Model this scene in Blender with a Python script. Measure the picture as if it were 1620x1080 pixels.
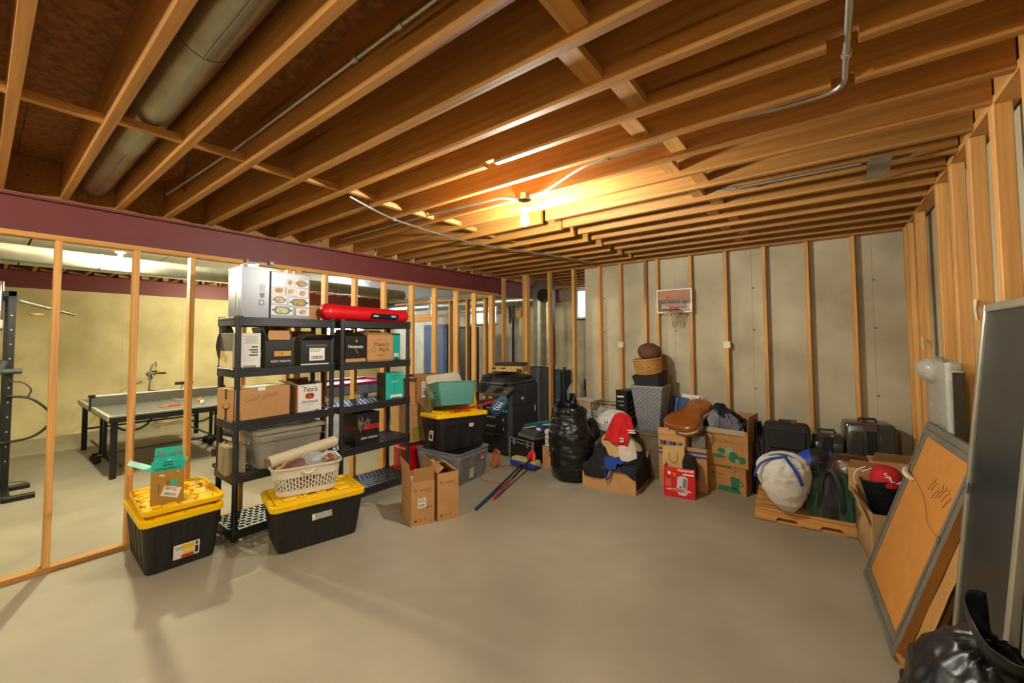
import bpy, math, random
from math import sin, cos, pi, radians as RAD
from mathutils import Vector as V, Matrix, Euler, noise
random.seed(7)
SC = bpy.context.scene
COL = SC.collection
for o in list(bpy.data.objects):
    bpy.data.objects.remove(o)

# ------------------------------------------------------------------ camera, world, exposure
cd = bpy.data.cameras.new('camera')
cam = bpy.data.objects.new('camera', cd)
COL.objects.link(cam)
cd.sensor_width = 36.0
cd.lens = 649.386 / 1620 * 36.0
cd.shift_y = -(540 - 507.99) / 1620
cd.clip_start = 0.02
yaw, pitch, roll = .6543, .04259, -.00572
fw = V((-sin(yaw) * cos(pitch), cos(yaw) * cos(pitch), sin(pitch)))
rt0 = V((cos(yaw), sin(yaw), 0)); up0 = rt0.cross(fw)
rt = cos(roll) * rt0 + sin(roll) * up0
up = -sin(roll) * rt0 + cos(roll) * up0
cam.matrix_world = Matrix(((rt.x, up.x, -fw.x, 0), (rt.y, up.y, -fw.y, 0), (rt.z, up.z, -fw.z, 1.65872), (0, 0, 0, 1)))
SC.camera = cam

wd = bpy.data.worlds.new('daylight')
SC.world = wd
wd.use_nodes = True
bg = wd.node_tree.nodes['Background']
bg.inputs[0].default_value = (.62, .76, 1.0, 1)
bg.inputs[1].default_value = 110.0

SC.view_settings.view_transform = 'Standard'
SC.view_settings.look = 'None'
SC.view_settings.gamma = 1.0
SC.view_settings.use_curve_mapping = False
SC.view_settings.exposure = 0.0
SC.cycles.max_bounces = 7
SC.cycles.diffuse_bounces = 5
SC.cycles.transparent_max_bounces = 12
SC.cycles.sample_clamp_indirect = 6.0
SC.cycles.use_denoising = True

def lamp_light(name, loc, power, colr, size, parent=None):
    ld = bpy.data.lights.new(name, 'POINT')
    ld.energy = power; ld.color = colr; ld.shadow_soft_size = size
    o = bpy.data.objects.new(name, ld); COL.objects.link(o); o.location = loc
    if parent: o.parent = parent
    return o

# lamp power (W) and colour, built into the lamps below
BULB_MAIN = (155, (1, .975, .86))
BULB_FAR = (260, (1, .95, .66))
BULB_FAR2 = (190, (1, .95, .66))
BULB_FILL = (92, (1, .965, .82))  # unseen fill bulbs added behind the camera to even out the light

# ------------------------------------------------------------------ materials
MATS = {}
def srgb(h):
    if isinstance(h, str):
        h = h.lstrip('#'); c = [int(h[i:i + 2], 16) / 255 for i in (0, 2, 4)]
    else: c = list(h)
    return tuple(x / 12.92 if x <= .04045 else ((x + .055) / 1.055) ** 2.4 for x in c)
def M(name, colr, rough=.6, metal=0.0, var=.10, scale=5.0, stretch=(1, 1, 1), bump=0.0, bscale=60.0, rnd=0.0,
      knots=0.0, trans=0.0, alpha=1.0, emit=0.0, coat=0.0, spec=.5, detail=4.0, col2=None, w=1.0, stain=0.0):
    if name in MATS: return MATS[name]
    m = bpy.data.materials.new(name); MATS[name] = m
    m.use_nodes = True
    nt = m.node_tree; N = nt.nodes; L = nt.links
    b = N['Principled BSDF']
    c = srgb(colr)
    b.inputs['Roughness'].default_value = rough
    b.inputs['Metallic'].default_value = metal
    b.inputs['Specular IOR Level'].default_value = spec
    if trans: b.inputs['Transmission Weight'].default_value = trans
    if alpha < 1: b.inputs['Alpha'].default_value = alpha
    if coat: b.inputs['Coat Weight'].default_value = coat; b.inputs['Coat Roughness'].default_value = .15
    if emit:
        b.inputs['Emission Color'].default_value = (*c, 1); b.inputs['Emission Strength'].default_value = emit
    tc = N.new('ShaderNodeTexCoord'); mp = N.new('ShaderNodeMapping')
    L.new(tc.outputs['Object'], mp.inputs['Vector'])
    mp.inputs['Scale'].default_value = stretch
    vec = mp.outputs['Vector']
    if rnd or knots:
        oi = N.new('ShaderNodeObjectInfo'); ml = N.new('ShaderNodeMath'); ml.operation = 'MULTIPLY'
        L.new(oi.outputs['Random'], ml.inputs[0]); ml.inputs[1].default_value = 37.0
        cb = N.new('ShaderNodeCombineXYZ')
        for k in range(3): L.new(ml.outputs[0], cb.inputs[k])
        L.new(cb.outputs[0], mp.inputs['Location'])
    outc = None
    if var:
        nz = N.new('ShaderNodeTexNoise'); nz.inputs['Scale'].default_value = scale; nz.inputs['Detail'].default_value = detail
        L.new(vec, nz.inputs['Vector'])
        rp = N.new('ShaderNodeValToRGB'); L.new(nz.outputs['Fac'], rp.inputs[0])
        lo = tuple(x * (1 - var) for x in c); hi = tuple(min(1, x * (1 + var)) for x in c)
        if col2: hi = srgb(col2)
        rp.color_ramp.elements[0].color = (*lo, 1); rp.color_ramp.elements[0].position = .3
        rp.color_ramp.elements[1].color = (*hi, 1); rp.color_ramp.elements[1].position = .7
        outc = rp.outputs[0]
    if knots:
        vo = N.new('ShaderNodeTexVoronoi'); vo.inputs['Scale'].default_value = 1.0
        m2 = N.new('ShaderNodeMapping'); L.new(tc.outputs['Object'], m2.inputs['Vector'])
        L.new(cb.outputs[0], m2.inputs['Location'])
        m2.inputs['Scale'].default_value = tuple(4.5 * s / max(stretch) * 2.2 if s < max(stretch) else 11.0 for s in stretch)
        L.new(m2.outputs[0], vo.inputs['Vector'])
        r2 = N.new('ShaderNodeValToRGB'); L.new(vo.outputs['Distance'], r2.inputs[0])
        r2.color_ramp.elements[0].color = (.25, .12, .05, 1); r2.color_ramp.elements[0].position = knots
        r2.color_ramp.elements[1].color = (1, 1, 1, 1); r2.color_ramp.elements[1].position = knots + .07
        mx = N.new('ShaderNodeMix'); mx.data_type = 'RGBA'; mx.blend_type = 'MULTIPLY'; mx.inputs[0].default_value = .8
        L.new(outc, mx.inputs[6]); L.new(r2.outputs[0], mx.inputs[7]); outc = mx.outputs[2]
    if stain:
        ns = N.new('ShaderNodeTexNoise'); ns.inputs['Scale'].default_value = stain; ns.inputs['Detail'].default_value = 6
        L.new(tc.outputs['Object'], ns.inputs['Vector'])
        r3 = N.new('ShaderNodeValToRGB'); L.new(ns.outputs['Fac'], r3.inputs[0])
        r3.color_ramp.elements[0].color = (.85, .835, .80, 1); r3.color_ramp.elements[0].position = .38
        r3.color_ramp.elements[1].color = (1.06, 1.06, 1.06, 1); r3.color_ramp.elements[1].position = .58
        mx = N.new('ShaderNodeMix'); mx.data_type = 'RGBA'; mx.blend_type = 'MULTIPLY'; mx.inputs[0].default_value = 1
        L.new(outc, mx.inputs[6]); L.new(r3.outputs[0], mx.inputs[7]); outc = mx.outputs[2]
    if rnd:
        hs = N.new('ShaderNodeHueSaturation'); mr = N.new('ShaderNodeMapRange')
        L.new(oi.outputs['Random'], mr.inputs[0]); mr.inputs[3].default_value = 1 - rnd; mr.inputs[4].default_value = 1 + rnd
        L.new(mr.outputs[0], hs.inputs['Value'])
        if outc: L.new(outc, hs.inputs['Color'])
        else: hs.inputs['Color'].default_value = (*c, 1)
        outc = hs.outputs[0]
    if outc: L.new(outc, b.inputs['Base Color'])
    else: b.inputs['Base Color'].default_value = (*c, 1)
    if bump:
        nb = N.new('ShaderNodeTexNoise'); nb.inputs['Scale'].default_value = bscale; nb.inputs['Detail'].default_value = 3
        L.new(vec, nb.inputs['Vector'])
        bp = N.new('ShaderNodeBump'); bp.inputs['Strength'].default_value = bump; bp.inputs['Distance'].default_value = .01
        L.new(nb.outputs['Fac'], bp.inputs['Height']); L.new(bp.outputs[0], b.inputs['Normal'])
    return m

WOOD = '#c08a48'
wood_x = M('pine_grain_x', WOOD, .62, var=.22, scale=3, stretch=(.5, 14, 14), rnd=.10, knots=.06)
wood_y = M('pine_grain_y', WOOD, .62, var=.22, scale=3, stretch=(14, .5, 14), rnd=.10, knots=.06)
wood_z = M('pine_grain_z', '#cc9654', .62, var=.20, scale=3, stretch=(14, 14, .5), rnd=.12, knots=.11)
joist_m = M('joist_fir', '#ac7839', .6, var=.24, scale=3, stretch=(.5, 14, 14), rnd=.12, knots=.09)
osb_m = M('osb_sheathing', '#8a5a2c', .8, var=.4, scale=28, bump=.3, bscale=40)
concrete_w = M('poured_concrete', '#bab197', .85, var=.10, scale=2.2, bump=.25, bscale=30, detail=8, stain=1.6)
concrete_y = M('pale_concrete', '#cdbd8c', .85, var=.09, scale=2.0, bump=.2, bscale=30, detail=8, stain=1.4)
floor_m = M('concrete_floor', '#9c937f', .66, var=.12, scale=1.3, bump=.05, bscale=50, detail=8, stain=.7)
maroon = M('maroon_primer', '#713130', .55, var=.10, scale=4)
galv = M('galvanised_steel', '#a7a99c', .32, metal=.9, var=.16, scale=7)
galv_pipe = M('conduit_steel', '#b9bab6', .35, metal=.85, var=.08, scale=12)
black_pl = M('black_plastic', '#26262a', .42, var=.10, scale=30)
black_tote = M('black_tote_plastic', '#1d1d1c', .5, var=.12, scale=20)
yellow_pl = M('yellow_plastic', '#f3c208', .38, var=.05, scale=6, spec=.3)
grey_tote_m = M('grey_tote_plastic', '#77797e', .45, var=.06, scale=8)
taupe_tote_m = M('taupe_tote_plastic', '#8d887c', .45, var=.05, scale=8)
white_pl = M('white_plastic', '#d9d4c4', .4, var=.04, scale=5)
kraft = M('kraft_cardboard', '#b98a56', .75, var=.07, scale=9, rnd=.06)
kraft_in = M('kraft_inside', '#a97c4b', .8, var=.08, scale=9)
kraft_dk = M('kraft_dark', '#8f6a41', .8, var=.10, scale=9)
print_black = M('black_print', '#15120f', .6, var=0)
print_white = M('white_print', '#e8e6e0', .6, var=0)
paper_white = M('label_paper', '#e2dfd6', .6, var=.03, scale=20)
black_card = M('black_carton', '#1b1a1a', .38, var=.08, scale=12)
white_card = M('white_carton', '#d6d4d0', .5, var=.03, scale=8)
silver_card = M('silver_carton', '#77787e', .35, metal=.2, var=.05, scale=4)
teal_card = M('teal_carton', '#1fae9c', .5, var=.04, scale=8)
teal_lt = M('teal_inside', '#79cfb8', .55, var=.04, scale=8)
orange_pr = M('orange_print', '#e3671c', .5, var=0)
red_pr = M('red_print', '#c81a1e', .45, var=.03)
red_nylon = M('red_nylon', '#d5121c', .35, var=.10, scale=4, bump=.25, bscale=14)
green_pr = M('green_print', '#1f6a45', .6, var=.08, scale=20)
blue_pr = M('blue_print', '#22418a', .55, var=.05)
gold_pr = M('gold_print', '#c79a3c', .45, var=.05)
tape_m = M('packing_tape', '#c9a973', .22, var=.05)
clear_tape = M('clear_tape', '#d8c19a', .12, var=.05, alpha=.45)
bag_black = M('black_bin_liner', '#0c0c0d', .36, var=.1, scale=6, bump=.3, bscale=9)
copier_m = M('copier_plastic', '#2b2f38', .5, var=.06, scale=20)
copier_dk = M('copier_dark', '#181a1f', .5, var=.06, scale=20)
chrome = M('chrome', '#cfcfcf', .15, metal=1, var=0)
dark_steel = M('dark_steel', '#1d1f22', .4, metal=.3, var=.06, scale=10)

# ------------------------------------------------------------------ mesh helpers
class MB:
    def __init__(s):
        s.v = []; s.f = []; s.m = []; s.mi = 0
    def add(s, vs, fs):
        n = len(s.v); s.v += [tuple(p) for p in vs]
        s.f += [tuple(i + n for i in f) for f in fs]; s.m += [s.mi] * len(fs)
        return s
    def box(s, x0, y0, z0, x1, y1, z1, T=None):
        vs = [V((x, y, z)) for z in (z0, z1) for y in (y0, y1) for x in (x0, x1)]
        if T: vs = [T @ p for p in vs]
        return s.add(vs, [(0, 2, 3, 1), (4, 5, 7, 6), (0, 1, 5, 4), (2, 6, 7, 3), (0, 4, 6, 2), (1, 3, 7, 5)])
    def cbox(s, c, d, T=None):
        return s.box(c[0] - d[0] / 2, c[1] - d[1] / 2, c[2] - d[2] / 2, c[0] + d[0] / 2, c[1] + d[1] / 2, c[2] + d[2] / 2, T)
    def bbox(s, x0, y0, z0, x1, y1, z1, b=.004, T=None):
        """box with chamfered edges"""
        X = ((x0, x0 + b, x1 - b, x1), (y0, y0 + b, y1 - b, y1), (z0, z0 + b, z1 - b, z1))
        vs = []; ix = {}
        for a in range(3):
            for i in (0, 1):
                for j in (0, 1):
                    for k in (0, 1):
                        q = [0, 0, 0]; sgn = (i, j, k)
                        for t in range(3):
                            q[t] = X[t][(0 if sgn[t] == 0 else 3)] if t == a else X[t][1 + sgn[t]]
                        ix[(a, i, j, k)] = len(vs); vs.append(V(q))
        if T: vs = [T @ p for p in vs]
        g = lambda a, i, j, k: ix[(a, i, j, k)]
        fs = []
        for e in (0, 1):
            q = [g(0, e, 0, 0), g(0, e, 0, 1), g(0, e, 1, 1), g(0, e, 1, 0)]; fs.append(q[::-1] if e else q)
            q = [g(1, 0, e, 0), g(1, 1, e, 0), g(1, 1, e, 1), g(1, 0, e, 1)]; fs.append(q[::-1] if e else q)
            q = [g(2, 0, 0, e), g(2, 0, 1, e), g(2, 1, 1, e), g(2, 1, 0, e)]; fs.append(q[::-1] if e else q)
        for i in (0, 1):
            for j in (0, 1):
                fs.append([g(0, i, j, 0), g(0, i, j, 1), g(1, i, j, 1), g(1, i, j, 0)])
                fs.append([g(0, i, 0, j), g(0, i, 1, j), g(2, i, 1, j), g(2, i, 0, j)])
                fs.append([g(1, 0, i, j), g(1, 1, i, j), g(2, 1, i, j), g(2, 0, i, j)])
                for k in (0, 1): fs.append([g(0, i, j, k), g(1, i, j, k), g(2, i, j, k)])
        cc = sum(vs, V()) / len(vs); out = []
        for f in fs:
            p = [vs[i] for i in f]; n = (p[1] - p[0]).cross(p[2] - p[0])
            out.append(f if n.dot(sum(p, V()) / len(p) - cc) > 0 else f[::-1])
        return s.add(vs, out)
    def loft(s, loops, cap0=True, cap1=True, closed=True):
        n = len(loops[0]); vs = [p for l in loops for p in l]; fs = []
        for a in range(len(loops) - 1):
            for i in range(n if closed else n - 1):
                j = (i + 1) % n
                fs.append((a * n + i, a * n + j, (a + 1) * n + j, (a + 1) * n + i))
        if cap0: fs.append(tuple(range(n - 1, -1, -1)))
        if cap1: fs.append(tuple((len(loops) - 1) * n + i for i in range(n)))
        return s.add(vs, fs)
    def cyl(s, p0, p1, r0, r1=None, n=14, cap=True):
        r1 = r0 if r1 is None else r1
        p0, p1 = V(p0), V(p1); d = (p1 - p0).normalized()
        a = d.orthogonal().normalized(); b = d.cross(a)
        lp = [[p + r * (cos(2 * pi * i / n) * a + sin(2 * pi * i / n) * b) for i in range(n)] for p, r in ((p0, r0), (p1, r1))]
        return s.loft(lp, cap, cap)
    def tube(s, pts, r, n=8, cap=True):
        pts = [V(p) for p in pts]; lp = []; a = None
        for i, p in enumerate(pts):
            d = (pts[min(i + 1, len(pts) - 1)] - pts[max(i - 1, 0)]).normalized()
            a = d.orthogonal().normalized() if a is None else (a - a.dot(d) * d).normalized()
            b = d.cross(a); rr = r[i] if isinstance(r, (list, tuple)) else r
            lp.append([p + rr * (cos(2 * pi * k / n) * a + sin(2 * pi * k / n) * b) for k in range(n)])
        return s.loft(lp, cap, cap)
    def lathe(s, prof, n=24, c=(0, 0, 0), cap0=True, cap1=True):
        lp = [[V((c[0] + r * cos(2 * pi * i / n), c[1] + r * sin(2 * pi * i / n), c[2] + z)) for i in range(n)] for r, z in prof]
        return s.loft(lp, cap0, cap1)
    def grid(s, fn, nu, nv, wrap=False):
        vs = [fn(i / (nu if wrap else nu - 1), j / (nv - 1)) for j in range(nv) for i in range(nu)]
        fs = [(j * nu + i, j * nu + (i + 1) % nu, (j + 1) * nu + (i + 1) % nu, (j + 1) * nu + i)
              for j in range(nv - 1) for i in range(nu if wrap else nu - 1)]
        return s.add(vs, fs)
    def prism(s, pts, h0, h1, ax='z'):
        def P(a, b, h): return V((a, b, h)) if ax == 'z' else (V((a, h, b)) if ax == 'y' else V((h, a, b)))
        l0 = [P(a, b, h0) for a, b in pts]; l1 = [P(a, b, h1) for a, b in pts]
        return s.loft([l0, l1])
    def torus(s, c, R, r, axis='z', n=28, m=8, a0=0, a1=2 * pi):
        full = abs(a1 - a0 - 2 * pi) < 1e-6
        pts = []
        for i in range(n + (0 if full else 1)):
            t = a0 + (a1 - a0) * i / n
            q = {'z': V((cos(t), sin(t), 0)), 'y': V((cos(t), 0, sin(t))), 'x': V((0, cos(t), sin(t)))}[axis]
            pts.append((V(c) + R * q, q))
        ax = {'z': V((0, 0, 1)), 'y': V((0, 1, 0)), 'x': V((1, 0, 0))}[axis]
        lp = [[p + r * (cos(2 * pi * k / m) * q + sin(2 * pi * k / m) * ax) for k in range(m)] for p, q in pts]
        if full: lp.append(lp[0])
        return s.loft(lp, not full, not full)
    def mesh(s, name, mats, smooth=None):
        me = bpy.data.meshes.new(name)
        me.from_pydata(s.v, [], s.f)
        mats = mats if isinstance(mats, (list, tuple)) else [mats]
        for m in mats: me.materials.append(m)
        if len(mats) > 1: me.polygons.foreach_set('material_index', s.m)
        if smooth:
            me.polygons.foreach_set('use_smooth', [True] * len(me.polygons))
            me.set_sharp_from_angle(angle=RAD(smooth))
        me.update()
        return me
    def build(s, name, mats, parent=None, loc=None, rot=None, smooth=None, label=None):
        o = bpy.data.objects.new(name, s.mesh(name, mats, smooth))
        COL.objects.link(o)
        if parent: o.parent = parent
        if loc: o.location = loc
        if rot: o.rotation_euler = rot
        if label: o['label'] = label
        return o

def tag(o, label, cat, group=None, kind=None):
    if label: o['label'] = label
    if cat: o['category'] = cat
    if group: o['group'] = group
    if kind: o['kind'] = kind
    return o
def thing(name, label, cat, loc=(0, 0, 0), rz=0.0, group=None, kind=None, rot=None):
    o = bpy.data.objects.new(name, None); COL.objects.link(o)
    o.empty_display_size = .1
    o.location = loc; o.rotation_euler = rot if rot else (0, 0, rz)
    return tag(o, label, cat, group, kind)
def struct(name, label, loc=(0, 0, 0)):
    return thing(name, label, None, loc, kind='structure')
def inst(src, name, parent, loc, rot=None, scale=None):
    o = bpy.data.objects.new(name, src.data); COL.objects.link(o)
    o.parent = parent; o.location = loc
    if rot: o.rotation_euler = rot
    if scale: o.scale = scale
    return o
def copy_tree(o, parent=None):
    c = o.copy(); COL.objects.link(c)
    if parent: c.parent = parent
    for ch in list(o.children): copy_tree(ch, c)
    return c
FRONT = (pi / 2, 0, 0)
def text(s, size, mat, parent, loc, rot=FRONT, align='CENTER', name='lettering', ext=.0006, sx=1.0, shear=0.0, label=None, bold=0.0):
    cu = bpy.data.curves.new(name, 'FONT'); cu.body = s; cu.size = size
    cu.align_x = align; cu.align_y = 'CENTER'; cu.extrude = ext; cu.shear = shear; cu.offset = bold; cu.resolution_u = 3
    tmp = bpy.data.objects.new('tmp', cu); COL.objects.link(tmp)
    bpy.context.view_layer.update()
    me = bpy.data.meshes.new_from_object(tmp.evaluated_get(bpy.context.evaluated_depsgraph_get()))
    bpy.data.objects.remove(tmp); bpy.data.curves.remove(cu)
    me.name = name; me.materials.clear(); me.materials.append(mat)
    o = bpy.data.objects.new(name, me); COL.objects.link(o); o.parent = parent; o.location = loc; o.rotation_euler = rot; o.scale = (sx, 1, 1)
    if label: o['label'] = label
    return o
def rrect(hx, hy, r, n=5, cx=0, cy=0):
    out = []
    for k, (sx, sy) in enumerate(((1, 1), (-1, 1), (-1, -1), (1, -1))):
        for i in range(n + 1):
            t = k * pi / 2 + (pi / 2) * i / n
            out.append((cx + sx * (hx - r) + r * cos(t), cy + sy * (hy - r) + r * sin(t)))
    return out
def nz(p, s=1.0, seed=0.0):
    return noise.noise(V((p[0] * s + seed, p[1] * s + seed * 1.7, p[2] * s - seed)))
def spline(ps, n=10):
    P = [V(p) for p in ps]; P = [2 * P[0] - P[1]] + P + [2 * P[-1] - P[-2]]; out = []
    for i in range(1, len(P) - 2):
        for k in range(n):
            u = k / n; out.append(.5 * ((2 * P[i]) + (P[i + 1] - P[i - 1]) * u + (2 * P[i - 1] - 5 * P[i] + 4 * P[i + 1] - P[i + 2]) * u * u + (3 * P[i] - P[i - 1] - 3 * P[i + 1] + P[i + 2]) * u ** 3))
    return out + [P[-2]]

# ================================================================== THE SETTING
ZC, XR, XL, YB, ZP = 2.7185, .6324, -4.534, 5.5646, 2.4037
JB = 2.7225            # underside of the joists
JH = .286
KJ = [.371 + .305 * k for k in range(-7, 18)]

fl = MB(); fl.box(-10.9, -2.2, -.12, 1.2, 7.9, 0)
floor = tag(fl.build('floor', floor_m), 'grey poured concrete basement floor with faint trowel mottling', None, kind='structure')

# ---- ceiling
ceiling = struct('ceiling', 'open ceiling of brown floor joists under sheathing boards')
SUB = JB + JH
for i in range(5):
    x0 = -4.7 + 1.22 * i; x1 = min(x0 + 1.217, .95)
    y0 = -2.3 - (1.22 if i % 2 else 0)
    while y0 < 5.9:
        ya, yb = max(y0, -2.3), min(y0 + 2.437, 5.95)
        if yb > ya + .05:
            b = MB(); b.box(x0, ya, SUB, x1, yb, SUB + .018); b.build('sheathing_panel', osb_m, ceiling)
        y0 += 2.44
b = MB(); b.box(-11.0, -2.4, 3.04, 1.2, 8.0, 3.08); b.build('sky_seal_slab', osb_m, ceiling)  # unseen slab added on top to stop sky light leaking between panels
T2 = .019
def joist(x0, x1, yc, z0=JB, notches=(), h=JH):
    """side profile with notches cut in the lower edge, extruded by the board's thickness"""
    pts = [(x0, z0)]
    for a, c, d in notches: pts += [(a, z0), (a, z0 + d), (c, z0 + d), (c, z0)]
    pts += [(x1, z0)]
    cuts = sorted({x0, x1, *[p for n_ in notches for p in n_[:2]]})
    b = MB()
    for a, c in zip(cuts[:-1], cuts[1:]):
        d = next((n_[2] for n_ in notches if abs(n_[0] - a) < 1e-6), 0)
        b.box(a, yc - T2, z0 + d, c, yc + T2, z0 + h)
    return b.build('joist', joist_m, ceiling)
NOTCH = {12: ((-1.65, -1.572, .028), (.03, .122, .05)), 13: ((.045, .125, .05),), 11: ()}
for i, y in enumerate(KJ):
    if i < 16: joist(-4.63, XR - .001, y, notches=NOTCH.get(i, ()))
    else:
        joist(-1.99, XR - .001, y - .0 if i < 24 else y - .0)
        joist(-4.63, -2.05 + .18 * 0 + .02 * sin(i * 2.3) + .0, y + .041 if i < 24 else y)
for k in range(18, 25):
    joist(-4.63, -2.95, .371 + .305 * k)
# solid blocking between joists, one staggered row each side
rb = random.Random(3)
for i in range(4, 23):
    y0, y1 = KJ[i] + T2, KJ[i + 1] - T2
    for row, xx, w in ((0, -2.80, .038), (1, -.72, .038)):
        if row == 0:
            b = MB(); b.box(xx - w / 2 + .03 * sin(i * 1.9), y0, JB + .022, xx + w / 2 + .03 * sin(i * 1.9), y1 - (.04 if i >= 15 else 0), JB + .060)
        else:
            if i in (5, 6): continue
            q = .05 * (1 if i % 2 else -1) + .012 * sin(i * 2.1)
            b = MB(); b.box(xx - .042 + q, y0, JB + .035, xx + .042 + q, y1, JB + .073)
        b.build('blocking', wood_y, ceiling)
b = MB(); Tm = Matrix.Translation((-.72, KJ[8] + .1525 - .12, JB + .13)) @ Euler((RAD(-22), 0, RAD(4))).to_matrix().to_4x4()
b.cbox((0, 0, 0), (.11, .34, .038), Tm)
b.build('blocking', wood_y, ceiling)
# rim board and sill nailers that close the joist bays
for i in range(0, 24):
    y0, y1 = KJ[i] + T2, KJ[i + 1] - T2
    b = MB(); b.box(-4.645, y0, JB, -4.607, y1 - (.04 if i >= 16 else 0), SUB); b.build('rim_board', joist_m, ceiling)
    b = MB(); b.box(XR + .006, y0, JB + .001, XR + .044, y1, SUB); b.build('rim_board', joist_m, ceiling)

# ---- steel beam and framed partition on the left
bm_ = MB()
bm_.box(-4.61, -2.1, 2.452, -4.596, 7.69, 2.702)
bm_.box(-4.672, -2.1, 2.7, XL, 7.69, 2.7185)
bm_.box(-4.672, -2.1, 2.4425, XL, 7.69, 2.458)
bm_.box(-4.598, -2.1, 2.47, -4.55, -2.0, 2.69)
beam = tag(bm_.build('beam', maroon), 'maroon primed steel beam carrying the joists above the stud partition', None, kind='structure')
b = MB(); b.box(-4.66, -2.1, 2.7187, XL - .004, 7.6, JB); b.build('nailer', wood_y, beam)

wall_left = struct('wall_left', 'open pine stud partition below the maroon beam on the left')
def stud_y(x0, y0, w=.038, z0=.038, z1=ZP, d=.089, parent=None, mat=wood_z):
    b = MB(); b.bbox(-d / 2, -w / 2, 0, d / 2, w / 2, z1 - z0, .0025)
    return b.build('stud', mat, parent, (x0 - d / 2, y0 + w / 2, z0))
for y in (-1.70, -1.29, -.885, -.478, -.07, .332, .767, 1.142, 1.56, 1.975, 2.38, 2.752, 3.165, 3.616, 4.03, 4.47, 4.875, 5.30, 5.345):
    stud_y(-4.484, y, parent=wall_left)
stud_y(-4.484, 2.06, w=.06, parent=wall_left)
b = MB(); b.bbox(-4.573, -2.1, 0, -4.484, YB - .1, .038, .003); b.build('bottom_plate', wood_y, wall_left)
for y0, y1 in ((-2.1, 1.56), (1.70, 2.42), (2.423, 5.46)):
    b = MB(); b.bbox(-4.573, y0, ZP, -4.484, y1, 2.4417, .003); b.build('top_plate', wood_y, wall_left)
b = MB()
b.box(-4.482, 1.575, 2.418, -4.478, 1.84, 2.43); b.box(-4.482, 1.575, 2.43, -4.45, 1.59, 2.445); b.box(-4.482, 1.78, 2.42, -4.44, 1.82, 2.45)
b.build('pipe_clip', M('dull_clip', '#6b6a66', .4, metal=.5, var=0), wall_left)

# ---- back wall: concrete with form-tie seams, then studs
wall_back = struct('wall_back', 'pale poured concrete back wall behind a row of pine studs')
seams = [-2.93, -2.617, -1.602, -.702, .392, 1.2]
for a, c in zip(seams[:-1], seams[1:]):
    b = MB(); b.bbox(a + .0002, 5.66, 0, c - .0002, 5.9, 2.77, .0025); b.build('concrete_panel', concrete_w, wall_back)
b = MB()
for x in seams[1:-1]:
    for z in (.35, 1.05, 1.75, 2.25): b.cyl((x + .01, 5.664, z), (x + .01, 5.659, z), .012, n=8)
b.build('form_tie', M('tie_rust', '#6d614d', .9), wall_back)
def stud_x(x0, w=.038, z0=.038, z1=ZC - .0, d=.089, y=YB, parent=None):
    b = MB(); b.bbox(-w / 2, -d / 2, 0, w / 2, d / 2, z1 - z0, .0025)
    return b.build('stud', wood_z, parent, (x0 + w / 2, y + d / 2, z0))
for x in (-4.50, -4.045, -3.995, -3.544, -3.105, -2.669, -2.344, -1.986, -1.821, -1.398, -.992, -.583, -.177, .218):
    stud_x(x, parent=wall_back)
b = MB(); b.box(-2.93, 5.80, 2.77, 1.2, 5.9, 3.04); b.build('rim_board', joist_m, wall_back)  # added board, blocks sky light above the back concrete
b = MB(); b.bbox(-4.52, YB, 0, .72, YB + .089, .038, .003); b.build('bottom_plate', wood_x, wall_back)
b = MB(); b.bbox(-4.53, YB - .002, ZC, -1.93, YB + .089, ZC + .036, .003); b.build('top_plate', wood_x, wall_back)
b = MB(); b.bbox(-1.915, YB, ZC + .002, .63, YB + .089, ZC + .038, .003); b.build('top_plate', wood_x, wall_back)

# ---- right wall: studs set flat against concrete
wall_right = struct('wall_right', 'right hand wall of flat pine studs over dark concrete')
b = MB(); b.box(.735, -2.2, 0, .95, 5.9, 2.78); b.build('concrete_panel', concrete_w, wall_right)
for y in (-1.9, -1.27, -.86, -.45, -.04, .36, .77, 1.18, 1.58, 1.98, 2.39, 2.797, 3.195, 3.606, 4.032, 4.869):
    b = MB(); w = .075 if y < 4.5 else .089; d = .062
    b.bbox(-d / 2, -w / 2, 0, d / 2, w / 2, ZC - .038, .004)
    b.build('stud', wood_z, wall_right, (XR + d / 2, y + w / 2, .038))
for y, x, w, d in ((5.30, XR, .089, .038), (5.475, XR - .01, .038, .10), (5.52, XR - .01, .038, .10)):
    b = MB(); b.bbox(-d / 2, -w / 2, 0, d / 2, w / 2, ZC - .038, .003); b.build('stud', wood_z, wall_right, (x + d / 2, y + w / 2 - .02, .038))
b = MB(); b.bbox(XR, -2.1, 0, XR + .07, 5.44, .038, .003); b.build('bottom_plate', wood_y, wall_right)
for y0, y1 in ((-2.1, 2.0), (2.003, 5.6)):
    b = MB(); b.bbox(XR, y0, ZC, XR + .089, y1, ZC + .036, .003); b.build('top_plate', wood_y, wall_right)
b = MB(); b.box(.80, -2.2, 2.78, .95, 5.9, 3.04); b.build('rim_board', joist_m, wall_right)  # added to shut out sky light over the right concrete
# torn paper stubs stapled to studs
paper_tan = M('torn_paper', '#d8cba8', .8, var=.05)
for (x, y, z, r) in ((.628, 3.16, 1.62, .3), (.628, 4.80, 1.60, -.2), (.625, 3.2, 1.80, .1)):
    b = MB(); pts = [(-.018, .05), (.02, .05), (.012, -.01), (-.002, -.05), (-.016, -.055), (-.004, 0)]
    b.prism(pts, -.002, .002, 'x'); b.build('paper_scrap', paper_tan, wall_right, (x, y, z), (r, 0, .1))

# ---- front wall behind the camera closes the room
wall_front = struct('wall_front', 'poured concrete wall behind the viewer')
b = MB(); b.box(-10.9, -2.4, 0, .95, -2.2, 3.05); b.build('concrete_panel', concrete_w, wall_front)

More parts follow.
